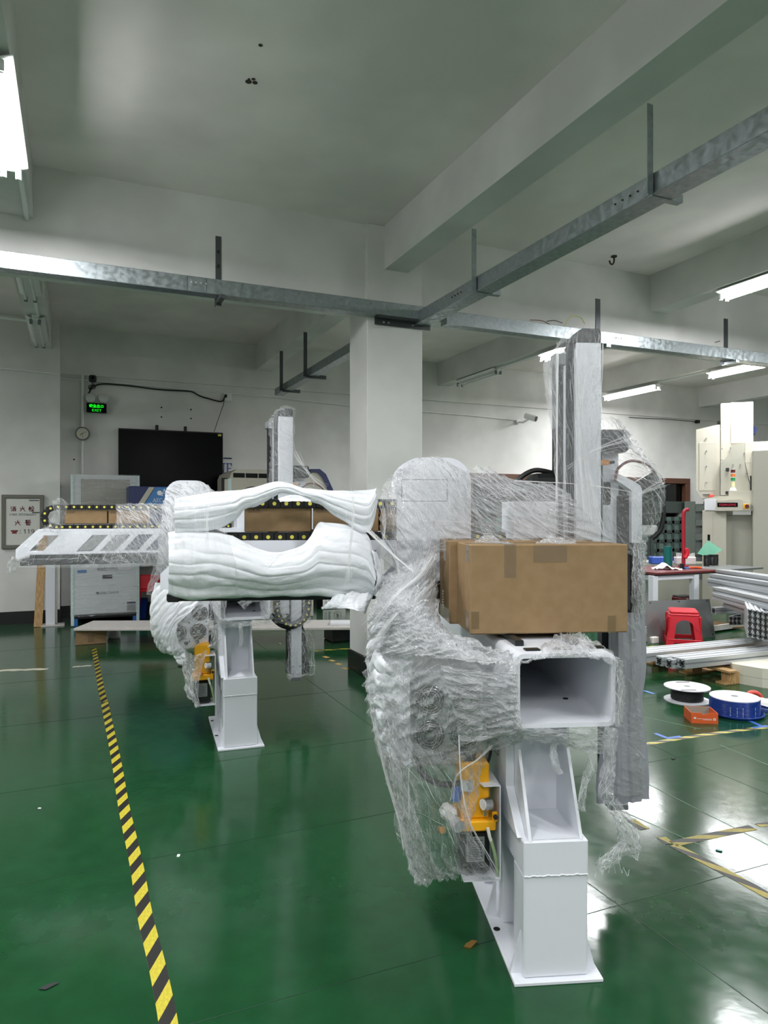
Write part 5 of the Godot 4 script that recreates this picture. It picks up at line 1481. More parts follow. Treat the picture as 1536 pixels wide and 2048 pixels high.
# ---------------------------------------------------------------- the back wall
func build_wall_things() -> void:
	# fire hydrant cabinet on the pilaster
	var zp := -10.53
	var lo := on_wall(3, 1098, zp); var hi := on_wall(88, 990, zp)
	var w := hi.x - lo.x; var h := hi.y - lo.y
	var t := thing("hydrant_cabinet", "fire hydrant cabinet with worn grey frame and red Chinese lettering at the left edge", "cabinet", Vector3((lo.x + hi.x) * 0.5, lo.y, zp))
	var fr := B.new()
	for q in [[0.0, h - 0.025, w, 0.05], [0.0, 0.025, w, 0.05]]:
		fr.box(Vector3(q[0], q[1], 0.0), Vector3(q[2], q[3], 0.05), 0.006)
	for s in [-1.0, 1.0]:
		fr.box(Vector3(s * (w * 0.5 - 0.025), h * 0.5, 0), Vector3(0.05, h - 0.08, 0.05), 0.006)
	obj("frame", fr, mat("frame_grey", c8(112, 112, 102), 0.5, 0.4), t)
	obj("door_panel", B.new().box(Vector3(0, h * 0.5, -0.005), Vector3(w - 0.09, h - 0.09, 0.03), 0.002), mat("panel_pale", c8(212, 213, 206), 0.45, 0.05), t)
	var rd: Material = mat("letter_red", c8(122, 32, 40), 0.5)
	var k := w / 85.0
	for q in [["xiao", 21.5], ["huo", 39.0], ["shuan", 57.0]]:
		var g := B.new()
		glyph(g, q[0], Vector3(-w * 0.5 + (q[1] - 3) * k, h - 26 * k, 0.0125), 11 * k, 1.5 * k)
		obj("red_character", g, rd, t)
	for q in [["huo", 29.0], ["jing", 50.0]]:
		var g := B.new()
		glyph(g, q[0], Vector3(-w * 0.5 + (q[1] - 3) * k, h - 57 * k, 0.0125), 11.5 * k, 1.4 * k)
		obj("red_character", g, rd, t)
	# telephone
	var g := B.new()
	g.box(Vector3(-w * 0.5 + 25.5 * k, h - 80.5 * k, 0.0125), Vector3(13 * k, 2.4 * k, 0.001))
	for s in [-1.0, 1.0]:
		g.box(Vector3(-w * 0.5 + (25.5 + s * 5.3) * k, h - 81.5 * k, 0.0125), Vector3(3 * k, 2.4 * k, 0.001))
	g.prism(poly([-3.0, 0.0, 3.0, 0.0, 5.4, -6.0, -5.4, -6.0]), 0.0006, Transform3D(Basis().scaled(Vector3(k, k, 1)), Vector3(-w * 0.5 + 25.5 * k, h - 81.0 * k, 0.0122)))
	obj("telephone_mark", g, rd, t)
	letters("FIRE HYDRANT", 4.2 * k, M.ink, t, Vector3(0.0 * k, h - 44.5 * k, 0.0125), Basis(), "Droid Serif", 1.25)
	letters(": 119", 9.0 * k, mat("letter_dark", c8(58, 30, 32), 0.5), t, Vector3(8.0 * k, h - 82.5 * k, 0.0125), Basis(), "Droid Sans", 1.1)
	obj("latch", B.new().box(Vector3(w * 0.5 - 0.10, h - 0.235, 0.015), Vector3(0.09, 0.012, 0.012), 0.003), M.steel_dark, t)
	obj("handle_slot", B.new().box(Vector3(w * 0.5 - 0.12, h - 0.075, 0.012), Vector3(0.12, 0.014, 0.004)), M.steel_dark, t)
	# conduits along the wall
	var zw := ZB + 0.02
	var runs := [[[-40, 733, 119, 748], -10.535, "thin white conduit across the pilaster above the hydrant cabinet"], [[121, 756, 170, 760, 450, 786, 551, 795], zw, "thin white conduit along the back wall above the black screen"], [[551, 795, 704, 812], zw, "pair of thin conduits on the back wall left of the column"], [[842, 823, 940, 831, 1040, 841], zw, "thin conduit on the back wall right of the column, ending at the camera"]]
	for r in runs:
		var pts := []
		for i in range(0, r[0].size(), 2):
			pts.append(on_wall(r[0][i], r[0][i + 1], r[1]))
		named(obj("conduit", B.new().tube(pts, 0.011, 8), M.lamp_white), r[2], "conduit")
	var pv := on_wall(166, 655, zw)
	var pipe := B.new().tube([pv, Vector3(pv.x - 0.01, 2.6, zw), Vector3(pv.x - 0.01, 0.17, zw)], 0.02, 8)
	named(obj("wall_pipe", pipe, M.lamp_white), "thin vertical pipe on the back wall behind the clock", "pipe")
	# wall clock
	var cp := on_wall(165, 868, zw)
	var ck := thing("wall_clock", "small round wall clock wrapped in film on the vertical pipe", "clock", cp + Vector3(0, 0, 0.03))
	var fz := Transform3D(Basis(Vector3(1, 0, 0), PI / 2), Vector3.ZERO)
	obj("case", B.new().lathe([Vector2(0.0, 0.0), Vector2(0.092, 0.0), Vector2(0.092, 0.0), Vector2(0.098, 0.02), Vector2(0.092, 0.04), Vector2(0.08, 0.03), Vector2(0.08, 0.026), Vector2(0, 0.026)], 32, fz), M.grey_plastic, ck)
	obj("face", B.new().cyl(Vector3(0, 0, 0.028), 0.079, 0.004, Vector3(0, 0, 1), 32), M.pad_white, ck)
	var hd := B.new()
	hd.box(Vector3(0.02, 0.012, 0.033), Vector3(0.07, 0.005, 0.001), 0, Basis(Vector3(0, 0, 1), 0.5)); hd.box(Vector3(-0.02, -0.012, 0.033), Vector3(0.05, 0.006, 0.001), 0, Basis(Vector3(0, 0, 1), 0.8)); hd.box(Vector3(0.0, -0.03, 0.033), Vector3(0.003, 0.07, 0.001))
	obj("hand", hd, M.ink, ck)
	# camera and cable on the left
	var c1 := on_wall(185, 760, zw)
	var cam := thing("security_camera", "black square security camera above the green exit sign", "camera", c1 + Vector3(0, 0, 0.10))
	obj("body", B.new().box(Vector3(0, 0, 0), Vector3(0.10, 0.09, 0.14), 0.02), M.black_plastic, cam)
	obj("wall_mount", B.new().tube([Vector3(0, -0.03, -0.05), Vector3(0, -0.08, -0.09), Vector3(0, -0.08, -0.12)], 0.014, 8), M.grey_plastic, cam)
	obj("lens", B.new().cyl(Vector3(0, 0, 0.071), 0.02, 0.01, Vector3(0, 0, 1), 16), M.black_gloss, cam)
	var pts := []
	for q in [[176, 790], [183, 777], [190, 772], [198, 769], [212, 768], [240, 770], [270, 773], [300, 777], [330, 780], [370, 782], [385, 784], [400, 792], [420, 798], [440, 803], [447, 800], [450, 790]]:
		pts.append(on_wall(q[0], q[1], zw + 0.012))
	var cb := named(obj("wall_cable", B.new().tube(smooth(pts, 4), 0.011, 7), M.cable_black), "black cable sagging along the back wall to the white socket", "cable")
	for r in 3:
		var ring := []
		for i in 17:
			var a := TAU * i / 16
			ring.append(on_wall(184 + (7 - r) * cos(a + r), 774 + (4 + 0.5 * r) * sin(a), zw + 0.02 + 0.008 * r))
		obj("cable_coil", B.new().tube(ring, 0.006, 5, false), M.cable_black, cb)
	var s0 := on_wall(452, 794, zw)
	var so := thing("wall_socket", "white wall socket with a black plug above the screen's right end", "socket", s0)
	obj("plate", B.new().box(Vector3(0.03, 0, 0), Vector3(0.12, 0.12, 0.03), 0.006), M.lamp_white, so)
	obj("plug", B.new().box(Vector3(-0.01, 0.01, 0.03), Vector3(0.035, 0.05, 0.04), 0.008), M.black_plastic, so)
	pts = []
	for q in [[449, 795], [447, 808], [441, 826], [434, 846], [428, 864]]:
		pts.append(on_wall(q[0], q[1], zw + 0.02))
	named(obj("hanging_cord", B.new().tube(smooth(pts, 4), 0.005, 6), M.cable_black), "thin black cord hanging from the wall socket to the screen", "cord")
	# exit sign with two lamps
	var e0 := on_wall(173, 825, zw); var e1 := on_wall(213, 806, zw)
	var ew := e1.x - e0.x; var eh := on_wall(173, 806, zw).y - e0.y
	var ex := thing("exit_sign", "green glowing exit sign on a black box with two emergency lamps above", "sign", Vector3((e0.x + e1.x) * 0.5, e0.y, zw))
	obj("case", B.new().box(Vector3(0, eh * 0.5, 0.02), Vector3(ew, eh, 0.04), 0.004), M.black_gloss, ex)
	var i := 0
	for q in ["an", "quan", "chu", "kou"]:
		var gl := B.new()
		glyph(gl, q, Vector3(-ew * 0.37 + i * ew * 0.185, eh * 0.86, 0.0405), ew * 0.165, ew * 0.022)
		obj("green_character", gl, M.glow_green, ex)
		i += 1
	letters("EXIT", eh * 0.24, M.glow_green, ex, Vector3(0.0, eh * 0.24, 0.0405), Basis(), "Droid Sans", 1.5)
	for s in [0, 1]:
		var lp := on_wall([181, 207][s], [797, 798][s], zw)
		obj("emergency_lamp", B.new().lathe([Vector2(0, -0.03), Vector2(0.05, -0.02), Vector2(0.066, 0.01), Vector2(0.066, 0.012), Vector2(0.06, 0.02), Vector2(0, 0.028)], 20, Transform3D(Basis(Vector3(1, 0, 0), PI / 2 - 0.2), Vector3(lp.x - ex.position.x, lp.y - ex.position.y, 0.05))), M.frosted, ex)
		obj("lamp_foot", B.new().box(Vector3(lp.x - ex.position.x, eh + 0.01, 0.025), Vector3(0.02, 0.05, 0.02), 0.003), M.grey_plastic, ex)
	# small bolt holes
	for q in [[323, 815], [382, 819], [323, 834], [382, 837], [148, 919], [443, 744]]:
		var pp := on_wall(q[0], q[1], ZB)
		stuff(obj("drill_hole", B.new().cyl(pp + Vector3(0, 0, 0.001), 0.012, 0.003, Vector3(0, 0, 1), 8), M.hole, get_node("wall_back")))
	# big black screen
	var t0 := on_wall(237, 856, zw + 0.08); var t1 := on_wall(446, 866, zw + 0.08); var t2 := on_wall(240, 980, zw + 0.08)
	var tw := t1.x - t0.x; var th := t0.y - t2.y
	var tv := thing("screen", "large switched-off black flat screen on the back wall", "screen", Vector3((t0.x + t1.x) * 0.5, t2.y, zw + 0.05))
	obj("panel", B.new().box(Vector3(0, th * 0.5, 0), Vector3(tw, th, 0.05), 0.006), M.black_gloss, tv)
	obj("bezel", B.new().box(Vector3(0, th - 0.008, 0.0252), Vector3(tw, 0.016, 0.002)), M.black_plastic, tv)
	obj("sticker", B.new().box(Vector3(tw * 0.5 - 0.05, th - 0.04, 0.0265), Vector3(0.05, 0.03, 0.001)), M.yellow_pin, tv)
	for px in [314, 371]:
		obj("mount_rail", B.new().box(Vector3(on_wall(px, 860, zw + 0.05).x - tv.position.x, th + 0.02, -0.02), Vector3(0.045, 0.11, 0.02), 0.002), M.black_plastic, tv)
	# blue wall lettering right of the screen
	var bp := on_wall(455, 938, ZB)
	var bl := thing("wall_lettering", "blue lettering on the back wall peeping out right of the black screen", "lettering", bp + Vector3(0, 0, 0.004))
	letters("NE", 0.16, mat("letter_blue", c8(40, 78, 158), 0.4), bl, Vector3(-0.04, 0, 0), Basis(), "Droid Serif", 0.8, 0.006)
	obj("bar", B.new().box(Vector3(0.0, 0.165, 0), Vector3(0.13, 0.02, 0.006)), M.navy, bl)
	# bullet camera right of the column
	var b0 := on_wall(1041, 842, zw)
	var bc := thing("security_camera", "white bullet security camera on the back wall right of the column", "camera", b0)
	obj("body", B.new().cyl(Vector3(0.04, 0.04, 0.26), 0.055, 0.22, Vector3(0.5, -0.35, 0.8), 18), M.lamp_white, bc)
	obj("lens", B.new().cyl(Vector3(0.095, 0.0, 0.35), 0.05, 0.012, Vector3(0.5, -0.35, 0.8), 18), M.black_gloss, bc)
	obj("arm", B.new().tube([Vector3(-0.06, -0.02, 0.0), Vector3(-0.02, -0.04, 0.1), Vector3(0.03, 0.01, 0.22)], 0.018, 8), M.lamp_white, bc)
	obj("base", B.new().cyl(Vector3(-0.06, -0.02, 0.012), 0.045, 0.03, Vector3(0, 0, 1), 16), M.lamp_white, bc)
	# hook on the ceiling and plaster marks
	var hk := at(1228, 512, 2.62 * FPX / (1024.0 - 512.0))
	var hook := B.new()
	hook.tube(smooth([hk + Vector3(0, 0.0, 0), hk + Vector3(0, -0.05, 0), hk + Vector3(-0.015, -0.085, 0), hk + Vector3(-0.045, -0.085, 0), hk + Vector3(-0.06, -0.055, 0)], 5), 0.009, 7)
	hook.cyl(hk + Vector3(0, -0.005, 0), 0.03, 0.012)
	named(obj("ceiling_hook", hook, M.rust), "small dark hook hanging from the ceiling upper right of the column", "hook")
	var ce: Node = get_node("ceiling")
	for q in [[497, 163, 0.02], [510, 165, 0.016], [507, 158, 0.012], [521, 90, 0.012], [498, 158, 0.008]]:
		var cpos := at(q[0], q[1], 2.62 * FPX / (1024.0 - q[1]))
		stuff(obj("plaster_hole", B.new().cyl(Vector3(cpos.x, ROOM - 0.001, cpos.z), q[2], 0.004, Vector3.UP, 9), M.rust, ce))
	# doorway with gate
	var dz := ZB
	var d1 := on_wall(1374, 1100, dz).x
	var d0 := on_wall(930, 1100, dz).x
	var top := on_wall(1372, 960, dz).y + 0.02
	var dr := thing("door_gate", "dark green folding gate with glass panes under a brown door frame", "gate", Vector3((d0 + d1) * 0.5, 0, dz))
	var dw := d1 - d0
	var f := B.new()
	f.box(Vector3(0, top - 0.05, 0.03), Vector3(dw, 0.11, 0.12), 0.004)
	for s in [-1.0, 1.0]:
		f.box(Vector3(s * (dw * 0.5 - 0.06), top * 0.5 - 0.05, 0.03), Vector3(0.12, top - 0.11, 0.12), 0.004)
	obj("door_frame", f, M.brown_frame, dr)
	obj("transom", B.new().box(Vector3(0, top - 0.34, -0.06), Vector3(dw - 0.2, 0.5, 0.03)), M.dark_glass, dr)
	var gh := on_wall(1340, 1003, dz).y
	for n in 5:
		var lw := (dw - 0.24) / 5.0
		var gx := -dw * 0.5 + 0.12 + lw * (n + 0.5)
		var leaf := part("gate_leaf", dr)
		leaf.position = Vector3(gx, 0, 0.12)
		var bb := B.new()
		bb.box(Vector3(0, gh - 0.12, 0), Vector3(lw - 0.02, 0.24, 0.04), 0.004)
		bb.box(Vector3(0, 0.25, 0), Vector3(lw - 0.02, 0.5, 0.04), 0.004)
		for s in [-1.0, 1.0]:
			bb.box(Vector3(s * (lw * 0.5 - 0.055), gh * 0.5, 0), Vector3(0.09, gh, 0.045), 0.004)
		for yy in 5:
			bb.box(Vector3(0, 0.53 + 0.19 * yy, 0), Vector3(lw - 0.2, 0.06, 0.035))
		for xx in 4:
			bb.box(Vector3((xx - 1.5) * (lw - 0.2) / 4.0, 0.95, 0), Vector3(0.06, 0.9, 0.035))
		obj("frame", bb, M.gate_green, leaf)
		obj("pane", B.new().box(Vector3(0, 0.95, -0.005), Vector3(lw - 0.2, 0.9, 0.006)), M.gate_pane, leaf)
	# the opened leaf that stands right of the doorway
	var o0 := on_wall(1373, 1100, dz + 0.25).x; var o1 := on_wall(1408, 1100, dz + 0.25).x
	var op := thing("gate_side_leaf", "grey-green gate leaf with a column of square openings beside the cream machine", "gate", Vector3((o0 + o1) * 0.5 + 0.15, 0, dz + 0.22))
	var ow := o1 - o0 + 0.3
	var ob := B.new()
	for s in [-1.0, 1.0]:
		ob.box(Vector3(s * (ow * 0.5 - 0.13) + (0.0), gh * 0.5, 0), Vector3(0.26, gh, 0.05), 0.004)
	for yy in 6:
		ob.box(Vector3(0, 0.12 + 0.3 * yy - 0.04, 0), Vector3(ow - 0.5, 0.13, 0.05))
	obj("panel", ob, M.grey_panel, op)
	obj("backing", B.new().box(Vector3(0, gh * 0.5, -0.05), Vector3(ow - 0.4, gh - 0.1, 0.01)), M.sheet_metal, op)
	var bar := thing("red_lever_pole", "dark red pole with a bent top standing at the back of the work table", "pole", Vector3.ZERO)
	var rp := []
	for q in [[1367, 1130], [1367, 1080], [1367, 1035], [1369, 1022], [1377, 1019]]:
		rp.append(at(q[0], q[1], 9.72))
	obj("pole", B.new().tube(smooth(rp, 5), 0.026, 10), M.red_paint, bar)
	obj("grip", B.new().tube([at(1373, 1097, 9.68), at(1375, 1107, 9.68), at(1370, 1116, 9.68)], 0.028, 8), M.red_plastic, bar)
	obj("pole_foot", B.new().cyl(Vector3(rp[0].x, 0.752, rp[0].z), 0.07, 0.02), M.red_paint, bar)
	# dark camera stub high on the right
	var st := on_wall(1391, 844, zw)
	named(obj("wall_sensor", B.new().box(st + Vector3(0, 0, 0.05), Vector3(0.07, 0.07, 0.1), 0.015), M.black_plastic), "tiny dark sensor high on the back wall left of the cream machine", "sensor")
	named(obj("wall_wire", B.new().tube([on_wall(1258, 835, zw), on_wall(1330, 838, zw), on_wall(1390, 843, zw)], 0.006, 6), M.cable_black), "thin dark wire along the back wall towards the small sensor", "wire")

# ---------------------------------------------------------------- left and middle distance
func build_left_things() -> void:
	# film-wrapped equipment cabinet
	var base := on_floor(149, 1254)
	var rx := on_floor(275, 1250)
	var cz := base.z
	var cw := 0.80
	var c := thing("wrapped_cabinet", "tall pale grey cabinet on blue feet, wrapped in film, in front of the black screen", "cabinet", Vector3(base.x + cw * 0.5 - 0.02, 0, cz - 0.35))
	for sx in [-1.0, 1.0]:
		for sz in [-1.0, 1.0]:
			obj("foot", B.new().box(Vector3(sx * (cw * 0.5 - 0.03), 0.05, sz * 0.31), Vector3(0.06, 0.10, 0.06), 0.004), mat("foot_blue", c8(40, 98, 170), 0.5), c)
	obj("base", B.new().box(Vector3(0, 0.125, 0), Vector3(cw - 0.02, 0.05, 0.66)), M.black_plastic, c)
	obj("body", B.new().box(Vector3(0, 1.07, 0), Vector3(cw, 1.84, 0.68), 0.008), mat("cabinet_grey", c8(208, 214, 215), 0.4), c)
	var dl := B.new()
	for q in [[0.0, 1.93, 0.60, 0.003], [0.0, 1.48, 0.60, 0.003]]:
		dl.box(Vector3(q[0], q[1], 0.3412), Vector3(q[2], q[3], 0.002))
	for q in [-0.30, 0.0, 0.30]:
		dl.box(Vector3(q, 1.705, 0.3412), Vector3(0.003, 0.45, 0.002))
	obj("door_line", dl, M.grey_plastic, c)
	obj("door", B.new().box(Vector3(0, 1.705, 0.3402), Vector3(0.60, 0.45, 0.004)), M.cream_grey, c)
	obj("label_bar", B.new().box(Vector3(0.02, 0.64, 0.342), Vector3(0.12, 0.05, 0.004)), M.ink, c)
	letters("Welcome", 0.045, M.ink, c, Vector3(0.02, 0.745, 0.342))
	letters("quality Control", 0.03, M.ink, c, Vector3(0.02, 0.43, 0.342))
	obj("arrow_mark", B.new().prism(poly([-0.13, 0.43, -0.09, 0.45, -0.09, 0.41]), 0.002, Transform3D(Basis(), Vector3(0, 0, 0.341))), M.ink, c)
	obj("blue_sticker", B.new().box(Vector3(-0.29, 0.72, 0.342), Vector3(0.11, 0.04, 0.003)), M.sky_blue, c)
	obj("data_sticker", B.new().box(Vector3(0.32, 0.23, 0.342), Vector3(0.11, 0.13, 0.003)), M.nameplate, c)
	obj("sticker_stripe", B.new().box(Vector3(0.32, 0.28, 0.344), Vector3(0.11, 0.02, 0.002)), M.navy, c)
	obj("corner_post", B.new().box(Vector3(-cw * 0.5 - 0.004, 1.0, 0.33), Vector3(0.04, 1.98, 0.04), 0.006), mat("edge_mint", c8(196, 216, 214), 0.35), c)
	obj("corner_post", B.new().box(Vector3(cw * 0.5 + 0.004, 1.0, 0.33), Vector3(0.04, 1.98, 0.04), 0.006), M.edge_mint, c)
	var fr := []
	for y in [2.0, 1.5, 1.0, 0.5, 0.13]:
		fr.append([Vector3(-cw * 0.5 - 0.03, y, 0.30), Vector3(-cw * 0.5 + 0.03, y, 0.362), Vector3(0, y, 0.364), Vector3(cw * 0.5 - 0.03, y, 0.362), Vector3(cw * 0.5 + 0.03, y, 0.30)])
	film(c, "stretch_film", fr, {"sd": 90, "amp": 0.006, "dir": -0.08, "spread": 0.12, "n": 420, "len": 0.08, "wave": 0.03, "long": 6.0, "cell": 0.014, "r": 0.0034})
	# bench board on boxes
	var b0 := on_floor(148, 1262, 0.16); var b1 := on_floor(725, 1256, 0.16)
	var k := at(148, 1262, 7.93)
	var bd := thing("bench_board", "long pale board laid low like a bench, running from the left behind both robots", "board", Vector3.ZERO)
	var bl := at(147, 1262, 7.82); var br := at(735, 1260, 7.89)
	var bs := Basis(Vector3.UP, -atan2((br - bl).z, (br - bl).x))
	obj("board", B.new().box((bl + br) * 0.5 + bs * Vector3(0, 0.015, -0.28) - Vector3(0, 0.0, 0), Vector3(bl.distance_to(br), 0.03, 0.56), 0.004, bs), M.board_white, bd)
	var u := (bl.y + br.y) * 0.5 - 0.002
	var c0 := on_floor(151, 1290); var c1 := on_floor(213, 1288)
	var sb := thing("carton", "brown carton under the left end of the bench board", "box", (c0 + c1) * 0.5 + Vector3(0, 0, -0.12))
	obj("body", B.new().box(Vector3(0, u * 0.5, 0), Vector3(c1.x - c0.x, u - 0.002, 0.24), 0.004), M.card, sb)
	obj("tape", B.new().box(Vector3(0, u * 0.5, 0.1206), Vector3(0.06, u * 0.7, 0.001)), M.tape_clear, sb)
	var g0 := on_floor(228, 1276)
	named(obj("glass_bowl", B.new().lathe([Vector2(0.0, 0.0), Vector2(0.06, 0.0), Vector2(0.075, 0.02), Vector2(0.07, u - 0.005), Vector2(0.064, u - 0.005), Vector2(0.068, 0.022), Vector2(0, 0.008)], 24, Transform3D(Basis(), g0)), M.frosted), "glass jar supporting the bench board beside the brown carton", "jar")
	# planks and a post near the pilaster
	var p0 := on_floor(76, 1254); var p1 := at(88, 1130, p0.distance_to(Vector3(0, 1.5, 0)) * 0.97)
	var pk := B.new()
	var dirp := Vector3(0.045, 1.0, -0.12).normalized()
	var bz := dirp.cross(Vector3(1, 0, 0)).normalized()
	pk.box(p0 + dirp * 0.6, Vector3(0.10, 1.2, 0.04), 0.003, Basis(dirp.cross(bz), dirp, bz))
	var plank := named(obj("wood_plank", pk, M.pine), "narrow wooden plank leaning against the wall beside the white post", "plank")
	var w0 := on_floor(101, 1251)
	var ps := thing("white_post", "white square post on a flat foot plate, behind the slotted arm's end", "post", w0)
	obj("foot_plate", B.new().box(Vector3(0.03, 0.008, 0), Vector3(0.28, 0.016, 0.2), 0.002), M.board_white, ps)
	obj("post", B.new().box(Vector3(0.0, 0.42, 0), Vector3(0.115, 0.81, 0.10), 0.004), M.machine_white, ps)
	var w1 := on_wall(112, 1240, ZB + 0.1)
	named(obj("wall_board", B.new().box(Vector3(w1.x, 0.6, ZB + 0.28 + 0.14), Vector3(0.05, 1.2, 0.03), 0.002), M.board_white), "thin white strip leaning on the wall right of the white post", "strip")
	# red chair and blue bin half hidden
	var r0 := on_floor(296, 1243)
	var rc := thing("red_chair", "red plastic chair mostly hidden behind the rear robot's foam", "chair", r0 + Vector3(0.05, 0, -0.2))
	for sx in [-1.0, 1.0]:
		for sz in [-1.0, 1.0]:
			obj("leg", B.new().tube([Vector3(sx * 0.2, 0, sz * 0.18), Vector3(sx * 0.16, 0.4, sz * 0.15)], 0.03, 6), M.red_plastic, rc)
	obj("seat", B.new().box(Vector3(0, 0.42, 0), Vector3(0.40, 0.04, 0.38), 0.015), M.red_plastic, rc)
	obj("backrest", B.new().box(Vector3(0, 0.54, 0.16), Vector3(0.36, 0.2, 0.03), 0.012), M.red_plastic, rc)
	var n0 := on_floor(281, 1238)
	var bn := thing("blue_bin", "dark blue bin beside the red chair", "bin", n0 + Vector3(0, 0, -0.12))
	obj("body", B.new().lathe([Vector2(0, 0), Vector2(0.09, 0), Vector2(0.09, 0), Vector2(0.11, 0.26), Vector2(0.115, 0.27), Vector2(0.105, 0.27), Vector2(0.085, 0.01), Vector2(0, 0.01)], 20), M.blue_hose, bn)
	# panels leaning in front of the wall: navy panel with a sky blue sign
	var ap := on_floor(300, 1240)
	var aec := thing("machine_panel", "dark blue machine panel with cream stripe and white AEC lettering", "panel", at(312, 1003, 9.3))
	aec.rotation.y = -0.0
	aec.position.y = 0.0
	var ah := at(312, 1003, 9.3).y
	var an := at(300, 974, 9.3).y
	obj("panel", B.new().box(Vector3(0.12, an - 0.42, -0.02), Vector3(0.95, 0.84, 0.5), 0.01), M.navy, aec)
	obj("cream_stripe", slab(poly([-0.25, an - 0.24, -0.18, an - 0.24, -0.04, an - 0.01, -0.11, an - 0.01]), 0.235, 0.004), M.cream, aec)
	obj("sky_panel", slab(poly([-0.17, an - 0.24, 0.4, an - 0.24, 0.4, an - 0.01, -0.03, an - 0.01]), 0.235, 0.004), M.sky_blue, aec)
	letters("AEC-", 0.085, M.ink_white, aec, Vector3(0.17, an - 0.08, 0.236), Basis(), "Droid Serif")
	letters("AEC-QU.M.D", 0.045, M.ink_white, aec, Vector3(0.12, an - 0.18, 0.236), Basis(), "Droid Serif")
	obj("logo_mark", B.new().cyl(Vector3(0.02, an - 0.085, 0.236), 0.034, 0.002, Vector3(0, 0, 1), 6), M.ink_white, aec)
	obj("stand", B.new().box(Vector3(0.32, (an - 0.84) * 0.5, -0.02), Vector3(0.4, an - 0.84, 0.4)), M.cream_grey, aec)
	# cream machine with navy hood behind
	var mz := -9.6
	var m0 := on_wall(446, 960, mz); var m1 := on_wall(668, 960, mz)
	var mc := thing("laser_machine", "cream enclosed machine with navy hood edge and dark window strip before the back wall", "machine", Vector3((m0.x + m1.x) * 0.5, 0, mz - 0.5))
	var hw := (m1.x - m0.x) * 0.5
	var X := func(px: float) -> float: return on_wall(px, 960, mz).x - mc.position.x
	var Y := func(px: float, py: float) -> float: return on_wall(px, py, mz).y
	obj("lower_body", B.new().box(Vector3((X.call(446) + X.call(628)) * 0.5, 0.78, 0), Vector3(X.call(628) - X.call(446), 1.56, 0.96), 0.01), M.cream_grey, mc)
	obj("hood", slab(PackedVector2Array([Vector2(X.call(460), Y.call(460, 985)), Vector2(X.call(460), Y.call(460, 955)), Vector2(X.call(464), Y.call(464, 945)), Vector2(X.call(475), Y.call(475, 938)), Vector2(X.call(640), Y.call(640, 942)), Vector2(X.call(652), Y.call(652, 952)), Vector2(X.call(668), Y.call(668, 985))]), 0.48, 0.9), M.cream, mc)
	obj("navy_edge", slab(PackedVector2Array([Vector2(X.call(620), Y.call(620, 938)), Vector2(X.call(640), Y.call(640, 938)), Vector2(X.call(652), Y.call(652, 948)), Vector2(X.call(669), Y.call(669, 985)), Vector2(X.call(659), Y.call(659, 985)), Vector2(X.call(645), Y.call(645, 955)), Vector2(X.call(636), Y.call(636, 945)), Vector2(X.call(620), Y.call(620, 944))]), 0.5, 0.92), M.navy, mc)
	for q in [[467, 490], [492, 516], [518, 540]]:
		var xa: float = X.call(q[0]); var xb: float = X.call(q[1])
		obj("window", B.new().box(Vector3((xa + xb) * 0.5, (Y.call(480, 946) + Y.call(480, 955)) * 0.5, 0.482), Vector3(xb - xa, Y.call(480, 946) - Y.call(480, 955), 0.006)), M.dark_glass, mc)
	obj("door", B.new().box(Vector3(X.call(500), Y.call(500, 985) - 0.02, 0.49), Vector3(X.call(560) - X.call(460), 0.40, 0.03), 0.006), M.cream, mc)
	obj("vent_side", B.new().box(Vector3(X.call(450), Y.call(450, 985), 0.46), Vector3(0.07, 0.4, 0.06), 0.004), M.black_plastic, mc)
	obj("corner_post", B.new().box(Vector3(X.call(459), Y.call(459, 985) - 0.02, 0.49), Vector3(0.06, 0.42, 0.04), 0.01), M.edge_mint, mc)
	# white and black carton under the arm
	var q0 := on_floor(644, 1219); var q1 := on_floor(693, 1217)
	var cw2 := q1.x - q0.x
	var ct := thing("drink_carton", "black and white printed carton on the floor under the foam arm", "box", (q0 + q1) * 0.5 + Vector3(0, 0, -0.15))
	obj("body", B.new().box(Vector3(0, 0.12, 0), Vector3(cw2, 0.24, 0.3), 0.003), M.motor_black, ct)
	obj("white_face", B.new().box(Vector3(0.0, 0.10, 0.1505), Vector3(cw2 * 0.97, 0.185, 0.001)), M.ink_white, ct)
	var cg := B.new()
	var gs := 0.045
	for i in 3:
		glyph(cg, ["ning", "zhi", "kou"][i], Vector3(-cw2 * 0.42, 0.18 - i * 0.05, 0.1515), gs, 0.005)
		glyph(cg, ["meng", "su", "cha"][i], Vector3(-cw2 * 0.27, 0.185 - i * 0.05, 0.1515), gs, 0.005)
	var ring := []
	for i in 25:
		ring.append(Vector3(cw2 * 0.14 + 0.06 * cos(TAU * i / 24), 0.10 + 0.06 * sin(TAU * i / 24), 0.1515))
	cg.tube(ring, 0.004, 4, false)
	cg.prism(poly([-0.03, 0, 0.03, 0, 0.03, -0.012, -0.03, -0.012]), 0.001, Transform3D(Basis(), Vector3(cw2 * 0.14, 0.12, 0.1512)))
	cg.prism(poly([-0.008, 0.03, 0.008, 0.03, 0.012, -0.04, -0.02, -0.04]), 0.001, Transform3D(Basis(), Vector3(cw2 * 0.14, 0.115, 0.1512)))
	obj("black_print", cg, M.ink, ct)
	# dark bins under the board and books on it
	var z0 := on_floor(684, 1286)
	var db := thing("storage_bin", "dark navy storage bin under the bench board left of the column", "bin", z0 + Vector3(0, 0, -0.2))
	var dh := at(684, 1262, 7.7).y - 0.03
	obj("body", B.new().box(Vector3(0, 0.08, 0), Vector3(0.2, 0.155, 0.3), 0.01), M.motor_black, db)
	obj("side", B.new().box(Vector3(0.14, 0.078, -0.02), Vector3(0.08, 0.15, 0.3), 0.008), M.navy, db)
	var y0 := at(690, 1250, 8.15)
